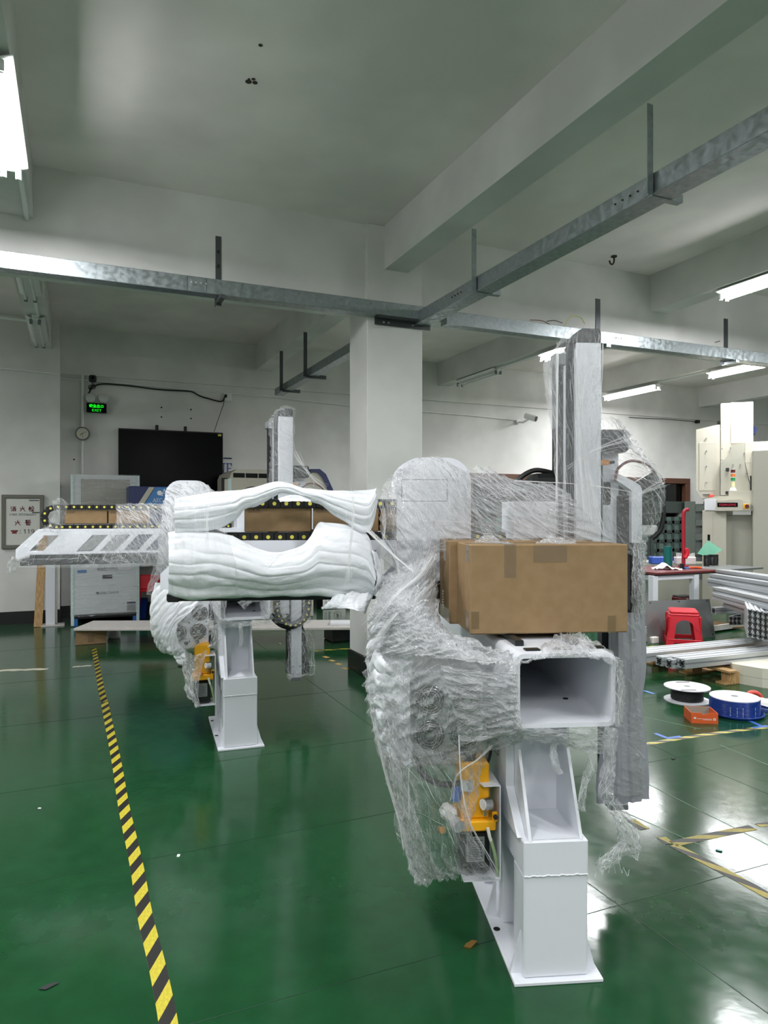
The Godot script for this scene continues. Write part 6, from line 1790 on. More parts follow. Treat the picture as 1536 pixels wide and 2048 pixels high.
	named(obj("flat_box", B.new().box(Vector3(y0.x, (bl.y + br.y) * 0.5 + 0.0425, y0.z), Vector3(0.34, 0.024, 0.22), 0.003, bs), M.paper), "flat white packet lying on the bench board left of the column", "packet")

func build_litter() -> void:
	var items := [[942, 1893, 0.03, "curled scrap of foil on the floor left of the nearest pedestal"], [357, 1712, 0.016, "white paper crumb on the floor right of the striped tape"], [79, 1617, 0.012, "tiny white crumb on the floor left of the striped tape"], [98, 1975, 0.03, "dark smudge of dirt at the lower left of the floor"], [1438, 1702, 0.02, "small dark teal chip on the floor inside the worn tape corner"], [1347, 1518, 0.018, "small black nut on the floor behind the hanging tail of film"], [560, 1288, 0.03, "pale scrap on the floor behind the rear pedestal"]]
	for i in items.size():
		var q: Array = items[i]
		var p := on_floor(q[0], q[1])
		var m: Material = [M.brass, M.paper, M.paper, M.ink, M.green_roll, M.ink, M.paint_chip][i]
		var b := B.new()
		var s: float = q[2]
		if i == 0 or i == 3:
			b.prism(poly([-s, 0, -s * 0.3, -s * 0.4, s, 0.2 * s, s * 0.4, s * 0.5, -s * 0.5, s * 0.3]), 0.006 if i == 0 else 0.001, Transform3D(Basis(Vector3(1, 0, 0), -PI / 2 + (0.3 if i == 0 else 0.0)), p + Vector3(0, 0.003, 0)))
		else:
			b.box(p + Vector3(0, s * 0.12, 0), Vector3(s * 1.3, s * 0.24, s * 0.8), s * 0.08, Basis(Vector3.UP, i * 1.3))
		named(obj("floor_scrap", b, m), q[3], "scrap")
	# flaked paint on the far floor
	for q in [[0, 1341, 96, 1338, "long pale flake line on the floor at the left edge", 0.09], [145, 1334, 183, 1331, "short pale flake line on the floor left of the faded tape", 0.05]]:
		var a := on_floor(q[0], q[1]); var c := on_floor(q[2], q[3])
		var pl := PackedVector2Array()
		var n := 16
		for i in n:
			pl.append(Vector2(lerpf(-0.5, 0.5, i / (n - 1.0)) * a.distance_to(c), q[5] * (0.25 + 0.25 * absf(sin(i * 2.7)))))
		for i in n:
			pl.append(Vector2(lerpf(0.5, -0.5, i / (n - 1.0)) * a.distance_to(c), -q[5] * (0.25 + 0.25 * absf(sin(i * 3.9)))))
		var o := obj("paint_flake", B.new().prism(pl, 0.001, Transform3D(Basis(Vector3.UP, -atan2((c - a).z, (c - a).x)) * Basis(Vector3(1, 0, 0), -PI / 2), (a + c) * 0.5)), M.paint_chip)
		named(o, q[4], "flake")

# ---------------------------------------------------------------- right side
func cross_profile(s: float) -> PackedVector2Array:
	# outline of a slotted square extrusion
	var h := s * 0.5; var g := s * 0.10; var d := s * 0.22; var e := s * 0.2
	var q := []
	for k in 4:
		var a := PI * 0.5 * k
		for p in [Vector2(h, -h), Vector2(h, -g), Vector2(h - s * 0.06, -g), Vector2(h - s * 0.06, -e), Vector2(h - d, -g * 1.2), Vector2(h - d, g * 1.2), Vector2(h - s * 0.06, e), Vector2(h - s * 0.06, g), Vector2(h, g)]:
			q.append(p.rotated(a))
	return PackedVector2Array(q)

func extrusion(called: String, label: String, group: String, a: Vector3, c: Vector3, s: float, wide := 1) -> Node3D:
	# an aluminium profile from end a to end c (middles), made of slotted squares side by side
	var t := thing(called, label, "profile", (a + c) * 0.5, 0.0, group)
	var z := (c - a).normalized()
	var x := Vector3.UP.cross(z).normalized()
	var y := z.cross(x)
	t.transform.basis = Basis(x, y, z)
	var l := a.distance_to(c)
	var b := B.new()
	for k in wide:
		b.prism(cross_profile(s * 0.998), l, Transform3D(Basis(), Vector3((k - (wide - 1) * 0.5) * s, 0, -l * 0.5)))
	obj("body", b, M.alu, t)
	var e := B.new()
	for k in wide:
		var cx := (k - (wide - 1) * 0.5) * s
		for sg in [-1.0, 1.0]:
			e.box(Vector3(cx, 0, sg * l * 0.5), Vector3(s * 0.34, s * 0.34, 0.002))
			for w in 2:
				e.box(Vector3(cx, 0, sg * l * 0.5), Vector3(s * (0.62 if w else 0.14), s * (0.14 if w else 0.62), 0.0024))
			for i in 4:
				var v := Vector2(s * 0.30, 0).rotated(PI / 2 * i + PI / 4)
				e.box(Vector3(cx + v.x * 1.1, v.y * 1.1, sg * l * 0.5), Vector3(s * 0.2, s * 0.2, 0.002))
	stuff(obj("end_cavity", e, M.hole, t))
	return t

func build_right_things() -> void:
	build_cream_machine()
	build_table()
	# ---- red stool
	var sp := on_floor(1366, 1290)
	var st := thing("plastic_stool", "red plastic stool with arched openings in front of the grey metal sheet", "stool", sp, -0.72)
	st.scale = Vector3(1.0, 0.92, 1.0)
	var sb := B.new()
	sb.box(Vector3(0, 0.418, 0), Vector3(0.30, 0.04, 0.30), 0.014); sb.box(Vector3(0, 0.437, 0), Vector3(0.25, 0.01, 0.25), 0.004)
	obj("seat", sb, M.red_plastic, st)
	obj("seat_rim", B.new().box(Vector3(0, 0.387, 0), Vector3(0.315, 0.03, 0.315), 0.012), M.red_plastic, st)
	for k in 4:
		var a := PI * 0.5 * k
		var bs := Basis(Vector3.UP, a)
		var leg := B.new()
		leg.x = Transform3D(bs, Vector3.ZERO)
		var top := Vector3(0.148, 0.38, 0.148); var bot := Vector3(0.195, 0.0, 0.195)
		for w in [Vector3(-1, 0, 0), Vector3(0, 0, -1)]:
			var d: Vector3 = w * 0.075
			var o := -Vector3(w.z, 0, w.x)
			leg.quad(top, top + d, bot + d, bot, o)
			leg.quad(top + o * -0.012, top + d + o * -0.012, bot + d + o * -0.012, bot + o * -0.012, -o)
			leg.quad(top + d, top + d - o * 0.012, bot + d - o * 0.012, bot + d, w)
		leg.box((top + bot) * 0.5 - Vector3(0.012, 0, 0.012), Vector3(0.03, 0.38, 0.03), 0.012, Basis(Vector3(-1, 0, 1).normalized(), 0.0))
		obj("leg", leg, M.red_plastic, st)
		# arched apron with the curve cut out, and a foot rail
		var ap := []
		for i in 13:
			var u := -0.098 + 0.196 * i / 12.0
			ap.append_array([u, 0.235 + 0.10 * sqrt(maxf(0.0, 1.0 - pow(u / 0.1, 2)))])
		ap.append_array([0.16, 0.20, 0.150, 0.385, -0.150, 0.385, -0.16, 0.20])
		var apr := slab(poly(ap), 0.0, 0.012)
		obj("apron", apr, M.red_plastic, st).transform = Transform3D(bs * Basis(Vector3(1, 0, 0), -0.12), bs * Vector3(0, -0.005, 0.20))
		obj("foot_rail", B.new().box(Vector3(0, 0.075, 0.18), Vector3(0.34, 0.05, 0.012), 0.004, Basis()), M.red_plastic, st).transform = Transform3D(bs, Vector3.ZERO)
	# ---- leaning metal sheets
	for q in [[[1296, 1288, 1431, 1273], [1292, 1202, 1419, 1198], "large grey metal sheet leaning behind the red stool"], [[1282, 1270, 1302, 1268], [1280, 1220, 1296, 1222], "small grey sheet beside the large leaning one, next to the grey sleeve"]]:
		var a := on_floor(q[0][0], q[0][1]); var c := on_floor(q[0][2], q[0][3])
		var ta := at(q[1][0], q[1][1], (a - EYE).dot(view()) + 0.16); var tc := at(q[1][2], q[1][3], (c - EYE).dot(view()) + 0.16)
		var b := B.new()
		var no := (c - a).cross(ta - a).normalized() * 0.004
		b.quad(a, c, tc, ta, no); b.quad(a - no, c - no, tc - no, ta - no, -no)
		b.quad(a, a - no, ta - no, ta, a - c); b.quad(c, c - no, tc - no, tc, c - a); b.quad(ta, tc, tc - no, ta - no, Vector3.UP)
		var sh := named(obj("metal_sheet", b, M.sheet_metal), q[2], "sheet")
		if q[0][0] > 1290:
			for h in [[0.06, 0.95], [0.5, 0.96], [0.95, 0.95], [0.96, 0.06]]:
				var p := a.lerp(c, h[0]).lerp(ta.lerp(tc, h[0]), h[1])
				obj("sheet_hole", B.new().cyl(p + no * 0.6, 0.008, 0.002, no, 10), M.hole, sh)
	# small white bottles at the left of the stool
	for q in [[1287, 1284, 0.045, 0.10, "stacked white box left of the red stool, lower one"], [1306, 1286, 0.07, 0.075, "low white box nearest the red stool's left leg"]]:
		var p := on_floor(q[0], q[1])
		named(obj("white_box", B.new().box(p + Vector3(0, q[3] * 0.5, 0), Vector3(q[2] * 1.4, q[3], q[2] * 1.3), 0.008), M.cloth_white), q[4], "box", "white boxes left of the stool")
	var wp := on_floor(1290, 1284)
	named(obj("white_bottle", B.new().lathe([Vector2(0, 0.10), Vector2(0.034, 0.10), Vector2(0.036, 0.13), Vector2(0.03, 0.15), Vector2(0.02, 0.16), Vector2(0.02, 0.175), Vector2(0, 0.175)], 16, Transform3D(Basis(), wp)), M.ink_white), "white bottle on top of the stacked white box", "bottle")
	# ---- low front stack of profiles on a pallet
	var g := "aluminium profiles on the pallet"
	var f0 := on_floor(1300, 1345)
	var s := 0.09
	var hgt := [0.245, 0.245, 0.155]
	# pallet
	var pp := on_floor(1466, 1369)
	var pd := (on_floor(1466, 1369) - on_floor(1380, 1362))
	var run := (at(1536, 1284, 7.35) - at(1276, 1322, 6.7)); run.y = 0.0
	run = run.normalized()
	var side := Vector3(-run.z, 0, run.x)
	if side.dot(view()) < 0.0:
		side = -side
	var pal := thing("pallet", "wooden slatted pallet under the low aluminium profiles", "pallet", Vector3.ZERO)
	var pc := pp + Vector3(0, 0, 0)
	pal.transform = Transform3D(Basis(run, Vector3.UP, run.cross(Vector3.UP)), pc)
	# in the pallet's axes: +x along the profiles, +z towards us
	for k in 3:
		for i in 3:
			obj("block", B.new().box(Vector3(0.03 + 0.72 * i, 0.06, -0.05 - 0.42 * k), Vector3(0.12, 0.09, 0.10), 0.003), M.pine, pal)
	for k in 3:
		obj("bottom_slat", B.new().box(Vector3(0.75, 0.0095, -0.05 - 0.42 * k), Vector3(1.7, 0.018, 0.10), 0.002), M.pine, pal)
	for i in 11:
		obj("slat", B.new().box(Vector3(1.62 - 0.165 * i, 0.117, -0.47), Vector3(0.10, 0.02, 1.0), 0.002), M.pine, pal)
	# profiles: left ends surveyed, all running along the same direction
	var rows := [[1364, 1327, 6.05, 2, "front left end of the profile nearest the pallet edge, doubled"], [1338, 1327, 6.12, 1, "x"], [1318, 1322, 6.25, 1, "x"], [1284, 1314, 6.5, 3, "x"]]
	var lab2 := ["wide aluminium profile lying nearest the pallet's front edge", "single aluminium profile with its dark cross end behind the nearest wide one", "short-ended aluminium profile third from the pallet's front edge", "wide aluminium profile at the back of the low stack, next to the grey sleeve"]
	for i in 4:
		var r: Array = rows[i]
		var a := at(r[0], r[1], r[2])
		var len2: float = [3.0, 3.0, 2.8, 3.2][i]
		var tl := run * len2
		var off: Vector3 = side * (0.5 * (r[3] - 1) * 0.08 * 1.0)
		extrusion("aluminium_profile", lab2[i], g, a + off, a + off + tl, 0.08, r[3])
	# ---- white foam pad
	var fp := on_floor(1500, 1384)
	var fa := on_floor(1472, 1366)
	var pad := PackedVector2Array([Vector2(-0.02, 0.02), Vector2(0.14, -0.17), Vector2(0.25, -0.22), Vector2(0.9, -0.18), Vector2(0.9, 0.30), Vector2(0.18, 0.30), Vector2(0.0, 0.12)])
	var pb := B.new()
	pb.prism(pad, 0.165, Transform3D(Basis(right_of_view(), -view() * -1.0, Vector3.UP), fa))
	var pado := named(obj("foam_pad", pb, M.pad_white), "thick off-white foam pad in front of the pallet at the right edge", "pad")
	var pl := PackedVector2Array()
	for v in pad:
		pl.append(v * 1.003)
	obj("layer_line", B.new().prism(pl, 0.003, Transform3D(Basis(right_of_view(), view(), Vector3.UP), fa + Vector3(0, 0.075, 0))), M.card_grey, pado)
	# ---- upper stack of profiles coming towards us at the right
	var g2 := "aluminium profiles in the upper stack"
	var specs := [[1446, 1146, 9.0, 1640, 1174, 6.4, 0.09, 2, "pale topmost aluminium profile of the upper stack at the right edge"], [1425, 1154, 8.6, 1640, 1188, 6.2, 0.085, 1, "aluminium profile second from the top of the upper stack"], [1420, 1164, 8.6, 1640, 1206, 6.2, 0.085, 1, "aluminium profile jutting farthest left in the upper stack"], [1437, 1180, 8.1, 1640, 1226, 5.9, 0.075, 2, "aluminium profile with dark grooves in the middle of the upper stack"], [1437, 1192, 8.0, 1640, 1244, 5.9, 0.075, 2, "aluminium profile under the grooved one in the upper stack"], [1460, 1206, 7.9, 1640, 1262, 5.9, 0.08, 2, "bluish lowest aluminium profile of the upper stack"]]
	for q in specs:
		extrusion("aluminium_profile", q[8], g2, at(q[0], q[1], q[2]), at(q[3], q[4], q[5]), q[6], q[7])
	# supports and the bundle of short ends below
	var t0 := at(1427, 1221, 8.3)
	extrusion("aluminium_profile", "short profile end lying under the upper stack, right of the grey sheet", "", t0, t0 + Vector3(0.75, 0.0, 0.12), 0.075, 1)
	var tray := thing("wooden_tray", "low white-edged tray on the floor behind the red stool holding dark profile ends", "tray", Vector3.ZERO)
	var y0 := on_floor(1424, 1266); var y1 := on_floor(1486, 1257)
	var yb := on_floor(1424, 1240)
	obj("front_board", B.new().box((y0 + y1) * 0.5 + Vector3(0, 0.055, 0), Vector3(y0.distance_to(y1), 0.07, 0.02), 0.003, Basis(Vector3.UP, -atan2((y1 - y0).z, (y1 - y0).x))), M.board_white, tray)
	obj("bottom_board", B.new().box((y0 + y1) * 0.5 + Vector3(0.05, 0.03, -0.4), Vector3(0.55, 0.02, 0.8), 0.003), M.card, tray)
	for k in 3:
		for j in 2:
			var e0 := at(1462 + 8 * k, 1246 - 9 * j, 8.0)
			extrusion("short_profile", "short dark-ended profile in the low tray", "short profiles in the low tray", e0, e0 + Vector3(0.32, 0.0, -0.1), 0.05, 1)
	# dark bundle of profile ends at the right edge
	for r in 5:
		for k in 5:
			var e0 := at(1500 + 10.5 * k, 1223 + 11.5 * r + 2.2 * k, 6.6)
			e0.y = maxf(e0.y, 0.03)
			if r < 4 or k < 5:
				extrusion("profile_bar", "profile bar with a dark cross-shaped end in the bundle at the right edge", "profile bars bundled at the right edge", e0, e0 + view() * 1.6 + right_of_view() * 0.75, 0.05, 1)
	# ---- spools
	var bs1 := on_floor(1374, 1400)
	var s1 := thing("cable_spool", "spool of black cable between two white discs on the green floor", "spool", bs1)
	for y in [0.003, 0.108]:
		obj("disc", B.new().lathe([Vector2(0.02, y - 0.003), Vector2(0.173, y - 0.003), Vector2(0.173, y - 0.003), Vector2(0.173, y + 0.003), Vector2(0.173, y + 0.003), Vector2(0.02, y + 0.003), Vector2(0.02, y + 0.003), Vector2(0.02, y - 0.003)], 40), M.paper, s1)
	coil(s1, 0.118, 0.012, 0.098, 11, M.cable_black)
	obj("hub_hole", B.new().cyl(Vector3(0, 0.111, 0), 0.025, 0.001), M.grey_plastic, s1)
	var pr := B.new()
	pr.box(Vector3(0.07, 0.1115, -0.11), Vector3(0.11, 0.0006, 0.025), 0, Basis(Vector3.UP, -0.4)); pr.box(Vector3(-0.09, 0.1115, 0.10), Vector3(0.12, 0.0006, 0.02), 0, Basis(Vector3.UP, -0.4))
	obj("disc_print", pr, M.ink, s1)
	obj("loose_cable", B.new().tube(smooth([Vector3(0.10, 0.05, 0.05), Vector3(0.15, 0.03, 0.02), Vector3(0.17, 0.01, -0.03), Vector3(0.13, 0.012, -0.06)], 6), 0.005, 6), M.cable_black, s1)
	obj("cable_tail", B.new().tube(smooth([Vector3(0.12, 0.04, 0.0), Vector3(0.19, 0.05, 0.04), Vector3(0.24, 0.06, 0.02)], 6), 0.005, 6), M.cable_black, s1)
	var bs2 := on_floor(1469, 1428)
	var s2 := thing("cable_spool", "spool of dark blue tubing with a white top disc on the green floor", "spool", bs2)
	obj("disc", B.new().lathe([Vector2(0.02, 0.128), Vector2(0.171, 0.128), Vector2(0.171, 0.128), Vector2(0.171, 0.134), Vector2(0.171, 0.134), Vector2(0.02, 0.134), Vector2(0.02, 0.134), Vector2(0.02, 0.128)], 40), M.paper, s2)
	coil(s2, 0.168, 0.01, 0.128, 13, M.blue_hose)
	obj("hub_hole", B.new().cyl(Vector3(0, 0.135, 0), 0.025, 0.001), M.grey_plastic, s2)
	for k in 3:
		var ring := []
		for i in 33:
			var a := TAU * i / 32
			ring.append(Vector3(0.01 + (0.178 + 0.006 * k) * cos(a), 0.006 + 0.006 * k, (0.178 + 0.006 * k) * sin(a)))
		obj("bottom_loop", B.new().tube(ring, 0.006, 6, false), M.blue_hose, s2)
	var lp := smooth([Vector3(0.15, 0.03, 0.08), Vector3(0.24, 0.012, 0.1), Vector3(0.29, 0.01, 0.04), Vector3(0.26, 0.02, -0.06), Vector3(0.17, 0.05, -0.08)], 6)
	obj("loose_loop", B.new().tube(lp, 0.006, 6), M.blue_hose, s2)
	obj("loose_loop", B.new().tube(lp.map(func(v): return v * Vector3(1.05, 1, 1.1) + Vector3(0, 0.012, 0)), 0.006, 6), M.blue_hose, s2)
	var sm := B.new()
	for k in 4:
		for i in 7:
			var a: float = PI * 0.5 + [0.62, 0.36, 0.14, -0.42, -0.9][k] - turn_of_view * 0.0
			var d := Vector3(cos(a + turn_of_view), 0, sin(a + turn_of_view))
			sm.box(d * 0.1745 + Vector3(0, 0.02 + 0.011 * i, 0), Vector3(0.004 + 0.002 * sin(i * 2.0 + k), 0.005, 0.001), 0, Basis(Vector3.UP, PI * 0.5 - (a + turn_of_view)))
	obj("white_marks", sm, M.ink_white, s2)
	# ---- open orange box
	var o0 := on_floor(1382, 1446); var o1 := on_floor(1436, 1448)
	var ob := thing("open_box", "small open orange cardboard box in front of the cable spools", "box", (o0 + o1) * 0.5, -atan2((o1 - o0).z, (o1 - o0).x) )
	var ow := o0.distance_to(o1)
	var oh := 0.075
	obj("front_wall", B.new().prism(poly([-ow * 0.5, 0, ow * 0.5, 0, ow * 0.5, oh, 0.02, oh, 0.01, oh - 0.01, -0.015, oh - 0.01, -0.025, oh, -ow * 0.5, oh]), 0.003), M.orange_card, ob)
	for sgn in [-1.0, 1.0]:
		obj("side_wall", B.new().box(Vector3(sgn * (ow * 0.5 - 0.0015), oh * 0.5, -0.085), Vector3(0.003, oh, 0.17)), M.orange_card, ob)
	obj("back_wall", B.new().box(Vector3(0, oh * 0.5, -0.17), Vector3(ow, oh, 0.003)), M.orange_card, ob)
	obj("inside", B.new().box(Vector3(0, 0.003, -0.085), Vector3(ow - 0.008, 0.004, 0.165)), M.card_grey, ob)
	obj("inner_lining", B.new().box(Vector3(0, oh * 0.5 + 0.002, -0.1675), Vector3(ow - 0.008, oh - 0.006, 0.001)), M.card_grey, ob)
	var op := B.new()
	op.box(Vector3(-0.065, 0.038, 0.0034), Vector3(0.016, 0.013, 0.0006)); op.box(Vector3(0.0, 0.033, 0.0034), Vector3(0.10, 0.003, 0.0006)); op.box(Vector3(0.02, 0.026, 0.0034), Vector3(0.06, 0.002, 0.0006)); op.box(Vector3(0.062, 0.032, 0.0034), Vector3(0.006, 0.018, 0.0006)); op.box(Vector3(0.072, 0.032, 0.0034), Vector3(0.006, 0.018, 0.0006))
	obj("white_print", op, M.ink_white, ob)
	# ---- red strap and rag behind the blue spool
	var rs := on_floor(1505, 1400)
	named(obj("red_strap", B.new().tube(smooth([rs + Vector3(-0.07, 0.02, 0), rs + Vector3(-0.03, 0.06, 0), rs + Vector3(0.03, 0.055, 0.02), rs + Vector3(0.07, 0.01, 0.03)], 5), 0.018, 6), mat("coral", c8(226, 84, 72), 0.5)), "coral red strap lying behind the blue spool", "strap")
	var rg := on_floor(1532, 1412)
	var rp := []
	for j in 9:
		var row := []
		for i in 9:
			row.append(rg + right_of_view() * (i - 4) * 0.04 + view() * (j - 4) * 0.02 + Vector3(0, 0.03 + 0.02 * sin(i * 1.7 + j) - 0.0006 * (i - 4) * (i - 4) * 2.0, 0))
		rp.append(row)
	named(obj("rag", B.new().sheet(surface(rp, 30, 20), 30, 20, Vector3.UP), M.cloth_white), "crumpled pale rag at the right edge beside the blue spool", "rag")

func coil(parent: Node, r: float, y0: float, y1: float, n: int, m: Material) -> void:
	var b := B.new()
	var th := (y1 - y0) / n * 0.5
	for k in n:
		var ring := []
		for i in 41:
			ring.append(Vector3(r * cos(TAU * i / 40), y0 + th * (2 * k + 1) + 0.001 * sin(i * 0.9 + k), r * sin(TAU * i / 40)))
		b.tube(ring, th * 1.15, 6, false)
	b.cyl(Vector3(0, (y0 + y1) * 0.5, 0), r, y1 - y0, Vector3.UP, 32)
	obj("coil", b, m, parent)

# ---------------------------------------------------------------- work table with its tools
func build_table() -> void:
	var d := 8.72
	var a := at(1300, 1146, d)
	var fl := at(1252, 1143, d + 0.35)
	var fr := at(1450, 1137, d + 0.42)
	var yt := 0.742
	var t := thing("work_table", "work table with a maroon top and white square steel legs", "table", Vector3.ZERO)
	var p0 := Vector3(at(1311, 1146, d).x, yt, at(1311, 1146, d).z)
	var p1 := Vector3(at(1440, 1138, 9.15).x, yt, at(1440, 1138, 9.15).z)
	var ex := (p1 - p0); ex.y = 0
	var l := ex.length()
	ex = ex.normalized()
	var ez := Vector3(-ex.z, 0, ex.x)
	if ez.dot(view()) > 0.0:
		ez = -ez
	t.transform = Transform3D(Basis(ex, Vector3.UP, ex.cross(Vector3.UP)), Vector3(p0.x, 0, p0.z))
	# table axes: +x right along the front edge, +z towards us, origin at the front left corner
	obj("top", B.new().box(Vector3(l * 0.5, yt - 0.013, -0.45), Vector3(l, 0.028, 0.9), 0.004), M.red_top, t)
	obj("edge", B.new().box(Vector3(l * 0.5, yt - 0.034, -0.45), Vector3(l - 0.02, 0.014, 0.88)), M.ink, t)
	obj("apron", B.new().box(Vector3(0.37, yt - 0.07, -0.06), Vector3(0.72, 0.06, 0.05), 0.003), M.machine_white, t)
	obj("apron", B.new().box(Vector3(0.04, yt - 0.07, -0.45), Vector3(0.05, 0.06, 0.78), 0.003), M.machine_white, t)
	for q in [[0.0, -0.06], [0.69, -0.06], [0.0, -0.85], [0.69, -0.85]]:
		obj("leg", B.new().box(Vector3(q[0] + 0.02, (yt - 0.04) * 0.5, q[1]), Vector3(0.085, yt - 0.04, 0.085), 0.004), M.machine_white, t)
	var tf := t.transform
	var put := func(px: float, py: float, back: float) -> Vector3:
		# point of the table top seen at that pixel, nudged back along the view
		return on_floor(px, py, yt + 0.001) + view() * back
	# grey second surface on the right
	var gy := thing("grey_board", "thin dark grey board continuing the table top before the cream machine", "board", Vector3.ZERO)
	var g0 := at(1446, 1139, 9.2); var g1 := at(1520, 1132, 9.6)
	g0.y = yt - 0.014; g1.y = yt - 0.014
	obj("board", B.new().box((g0 + g1) * 0.5 + Vector3(0, 0.0, -0.25), Vector3(g0.distance_to(g1) + 0.1, 0.026, 0.5), 0.003, Basis(Vector3.UP, -atan2((g1 - g0).z, (g1 - g0).x))), M.sheet_metal, gy)
	obj("support", B.new().box(Vector3(g1.x - 0.1, (yt - 0.03) * 0.5, g1.z - 0.3), Vector3(0.09, yt - 0.03, 0.09), 0.004), M.grey_plastic, gy)
	# things on the table
	var w: Vector3 = put.call(1343, 1136, 0.12)
	named(obj("green_roll", B.new().lathe([Vector2(0, 0), Vector2(0.056, 0), Vector2(0.056, 0), Vector2(0.056, 0.285), Vector2(0.056, 0.285), Vector2(0.03, 0.288), Vector2(0.026, 0.26), Vector2(0, 0.26)], 28, Transform3D(Basis(), w)), M.green_roll), "tall dark green roll standing upright on the work table", "roll")
	w = put.call(1335, 1131, 0.30)
	var bb := thing("blue_tub", "low blue tub behind the green roll on the work table", "tub", w)
	bb.rotation.y = -turn_of_view
	obj("body", B.new().box(Vector3(0.02, 0.055, 0), Vector3(0.30, 0.11, 0.16), 0.012), M.blue_bin, bb)
	obj("inside", B.new().box(Vector3(0.02, 0.1105, 0), Vector3(0.26, 0.001, 0.12)), M.navy, bb)
	w = put.call(1364, 1138, 0.0)
	named(obj("black_case", B.new().box(w + Vector3(0, 0.037, 0), Vector3(0.045, 0.074, 0.045), 0.005, Basis(Vector3.UP, -0.3)), M.motor_black), "small dark box standing in front of the tool rack on the work table", "box")
	w = put.call(1330, 1138, -0.05)
	var rp := []
	for j in 7:
		var row := []
		for i in 11:
			var x := (i - 5) / 5.0
			row.append(w + right_of_view() * (x * 0.17) + view() * ((j - 3) * 0.035) + Vector3(0, 0.006 + 0.085 * exp(-pow((x + 0.25) * 2.4, 2)) * (1.0 - 0.06 * (j - 3) * (j - 3)) + 0.012 * sin(i * 1.9 + j * 1.3), 0))
		rp.append(row)
	named(obj("white_cloth", B.new().sheet(surface(rp, 40, 24), 40, 24, Vector3.UP), M.cloth_white), "crumpled white cloth on the left front of the work table", "cloth")
	w = put.call(1375, 1138, 0.04)
	named(obj("blue_tape_roll", B.new().lathe([Vector2(0.02, 0), Vector2(0.04, 0), Vector2(0.04, 0), Vector2(0.04, 0.022), Vector2(0.04, 0.022), Vector2(0.02, 0.022), Vector2(0.02, 0.022), Vector2(0.02, 0)], 20, Transform3D(Basis(), w)), M.sky_blue), "small blue tape roll lying on the work table", "tape roll")
	w = put.call(1394, 1138, 0.06)
	var cl := B.new()
	cl.tube(smooth([w + right_of_view() * -0.09 + Vector3(0, 0.012, 0), w + Vector3(0, 0.018, 0), w + right_of_view() * 0.09 + Vector3(0, 0.012, 0)], 4), 0.013, 8)
	cl.tube([w + right_of_view() * -0.06 + Vector3(0, 0.012, 0) + view() * 0.05, w + right_of_view() * 0.07 + Vector3(0, 0.012, 0) + view() * 0.02], 0.011, 8)
	named(obj("orange_pliers", cl, mat("handle_orange", c8(232, 92, 42), 0.4)), "orange-handled pliers on the front edge of the work table", "pliers")
	w = put.call(1383, 1131, 0.22)
	var tr := thing("tool_rack", "pinkish white rack full of upright tool bits on the work table", "rack", w, -turn_of_view)
	obj("body", B.new().box(Vector3(0, 0.055, 0), Vector3(0.28, 0.11, 0.12), 0.01), mat("pale_pink", c8(228, 214, 214), 0.5), tr)
	for i in 13:
		for j in 2:
			var hh := 0.03 + 0.03 * absf(sin(i * 2.9 + j * 1.7))
			obj("tool_bit", B.new().cyl(Vector3(-0.125 + 0.021 * i, 0.11 + hh * 0.5, -0.03 + 0.05 * j), 0.006, hh, Vector3.UP, 8), M.ink_white if j == 1 else M.steel_dark, tr)
	for q in [[1413, 1131, 0.05, "left black pot on the work table before the mint sheet"], [1425, 1130, 0.06, "middle black pot on the work table, the tallest"], [1434, 1130, 0.045, "right black pot on the work table"]]:
		w = put.call(q[0], q[1] + 1, 0.02 * (q[0] - 1413) / 10.0)
		var r: float = q[2] * 0.85
		named(obj("black_pot", B.new().lathe([Vector2(0, 0), Vector2(r * 0.92, 0), Vector2(r * 0.92, 0), Vector2(r, 0.10), Vector2(r * 0.86, 0.115), Vector2(r, 0.125), Vector2(r, 0.15 + 0.1 * (q[2] - 0.045)), Vector2(r * 0.9, 0.15 + 0.1 * (q[2] - 0.045)), Vector2(r * 0.85, 0.12), Vector2(0, 0.12)], 20, Transform3D(Basis(), w)), M.motor_black), q[3], "pot")
	w = put.call(1425, 1131, 0.12)
	var mm := B.new()
	mm.prism(poly([-0.16, 0.16, -0.02, 0.34, 0.02, 0.33, 0.20, 0.215, 0.05, 0.13, -0.02, 0.12]), 0.004, Transform3D(Basis(right_of_view(), Vector3.UP, view()), w))
	named(obj("mint_sheet", mm, M.mint_sheet), "translucent mint green plastic sheet standing behind the black pots", "sheet")
	# red and black stool-box below, thin cable
	var rb := on_floor(1382, 1222)
	var dk := thing("toolbox", "dark red toolbox on the floor under the work table", "toolbox", rb + Vector3(0, 0, -0.15), -0.2)
	obj("body", B.new().box(Vector3(0, 0.10, 0), Vector3(0.27, 0.20, 0.2), 0.012), M.dark_red, dk)
	obj("lid", B.new().box(Vector3(0, 0.21, 0), Vector3(0.25, 0.02, 0.19), 0.008), M.motor_black, dk)
	obj("clasp", B.new().box(Vector3(0, 0.17, 0.102), Vector3(0.035, 0.04, 0.006), 0.002), M.grey_plastic, dk)

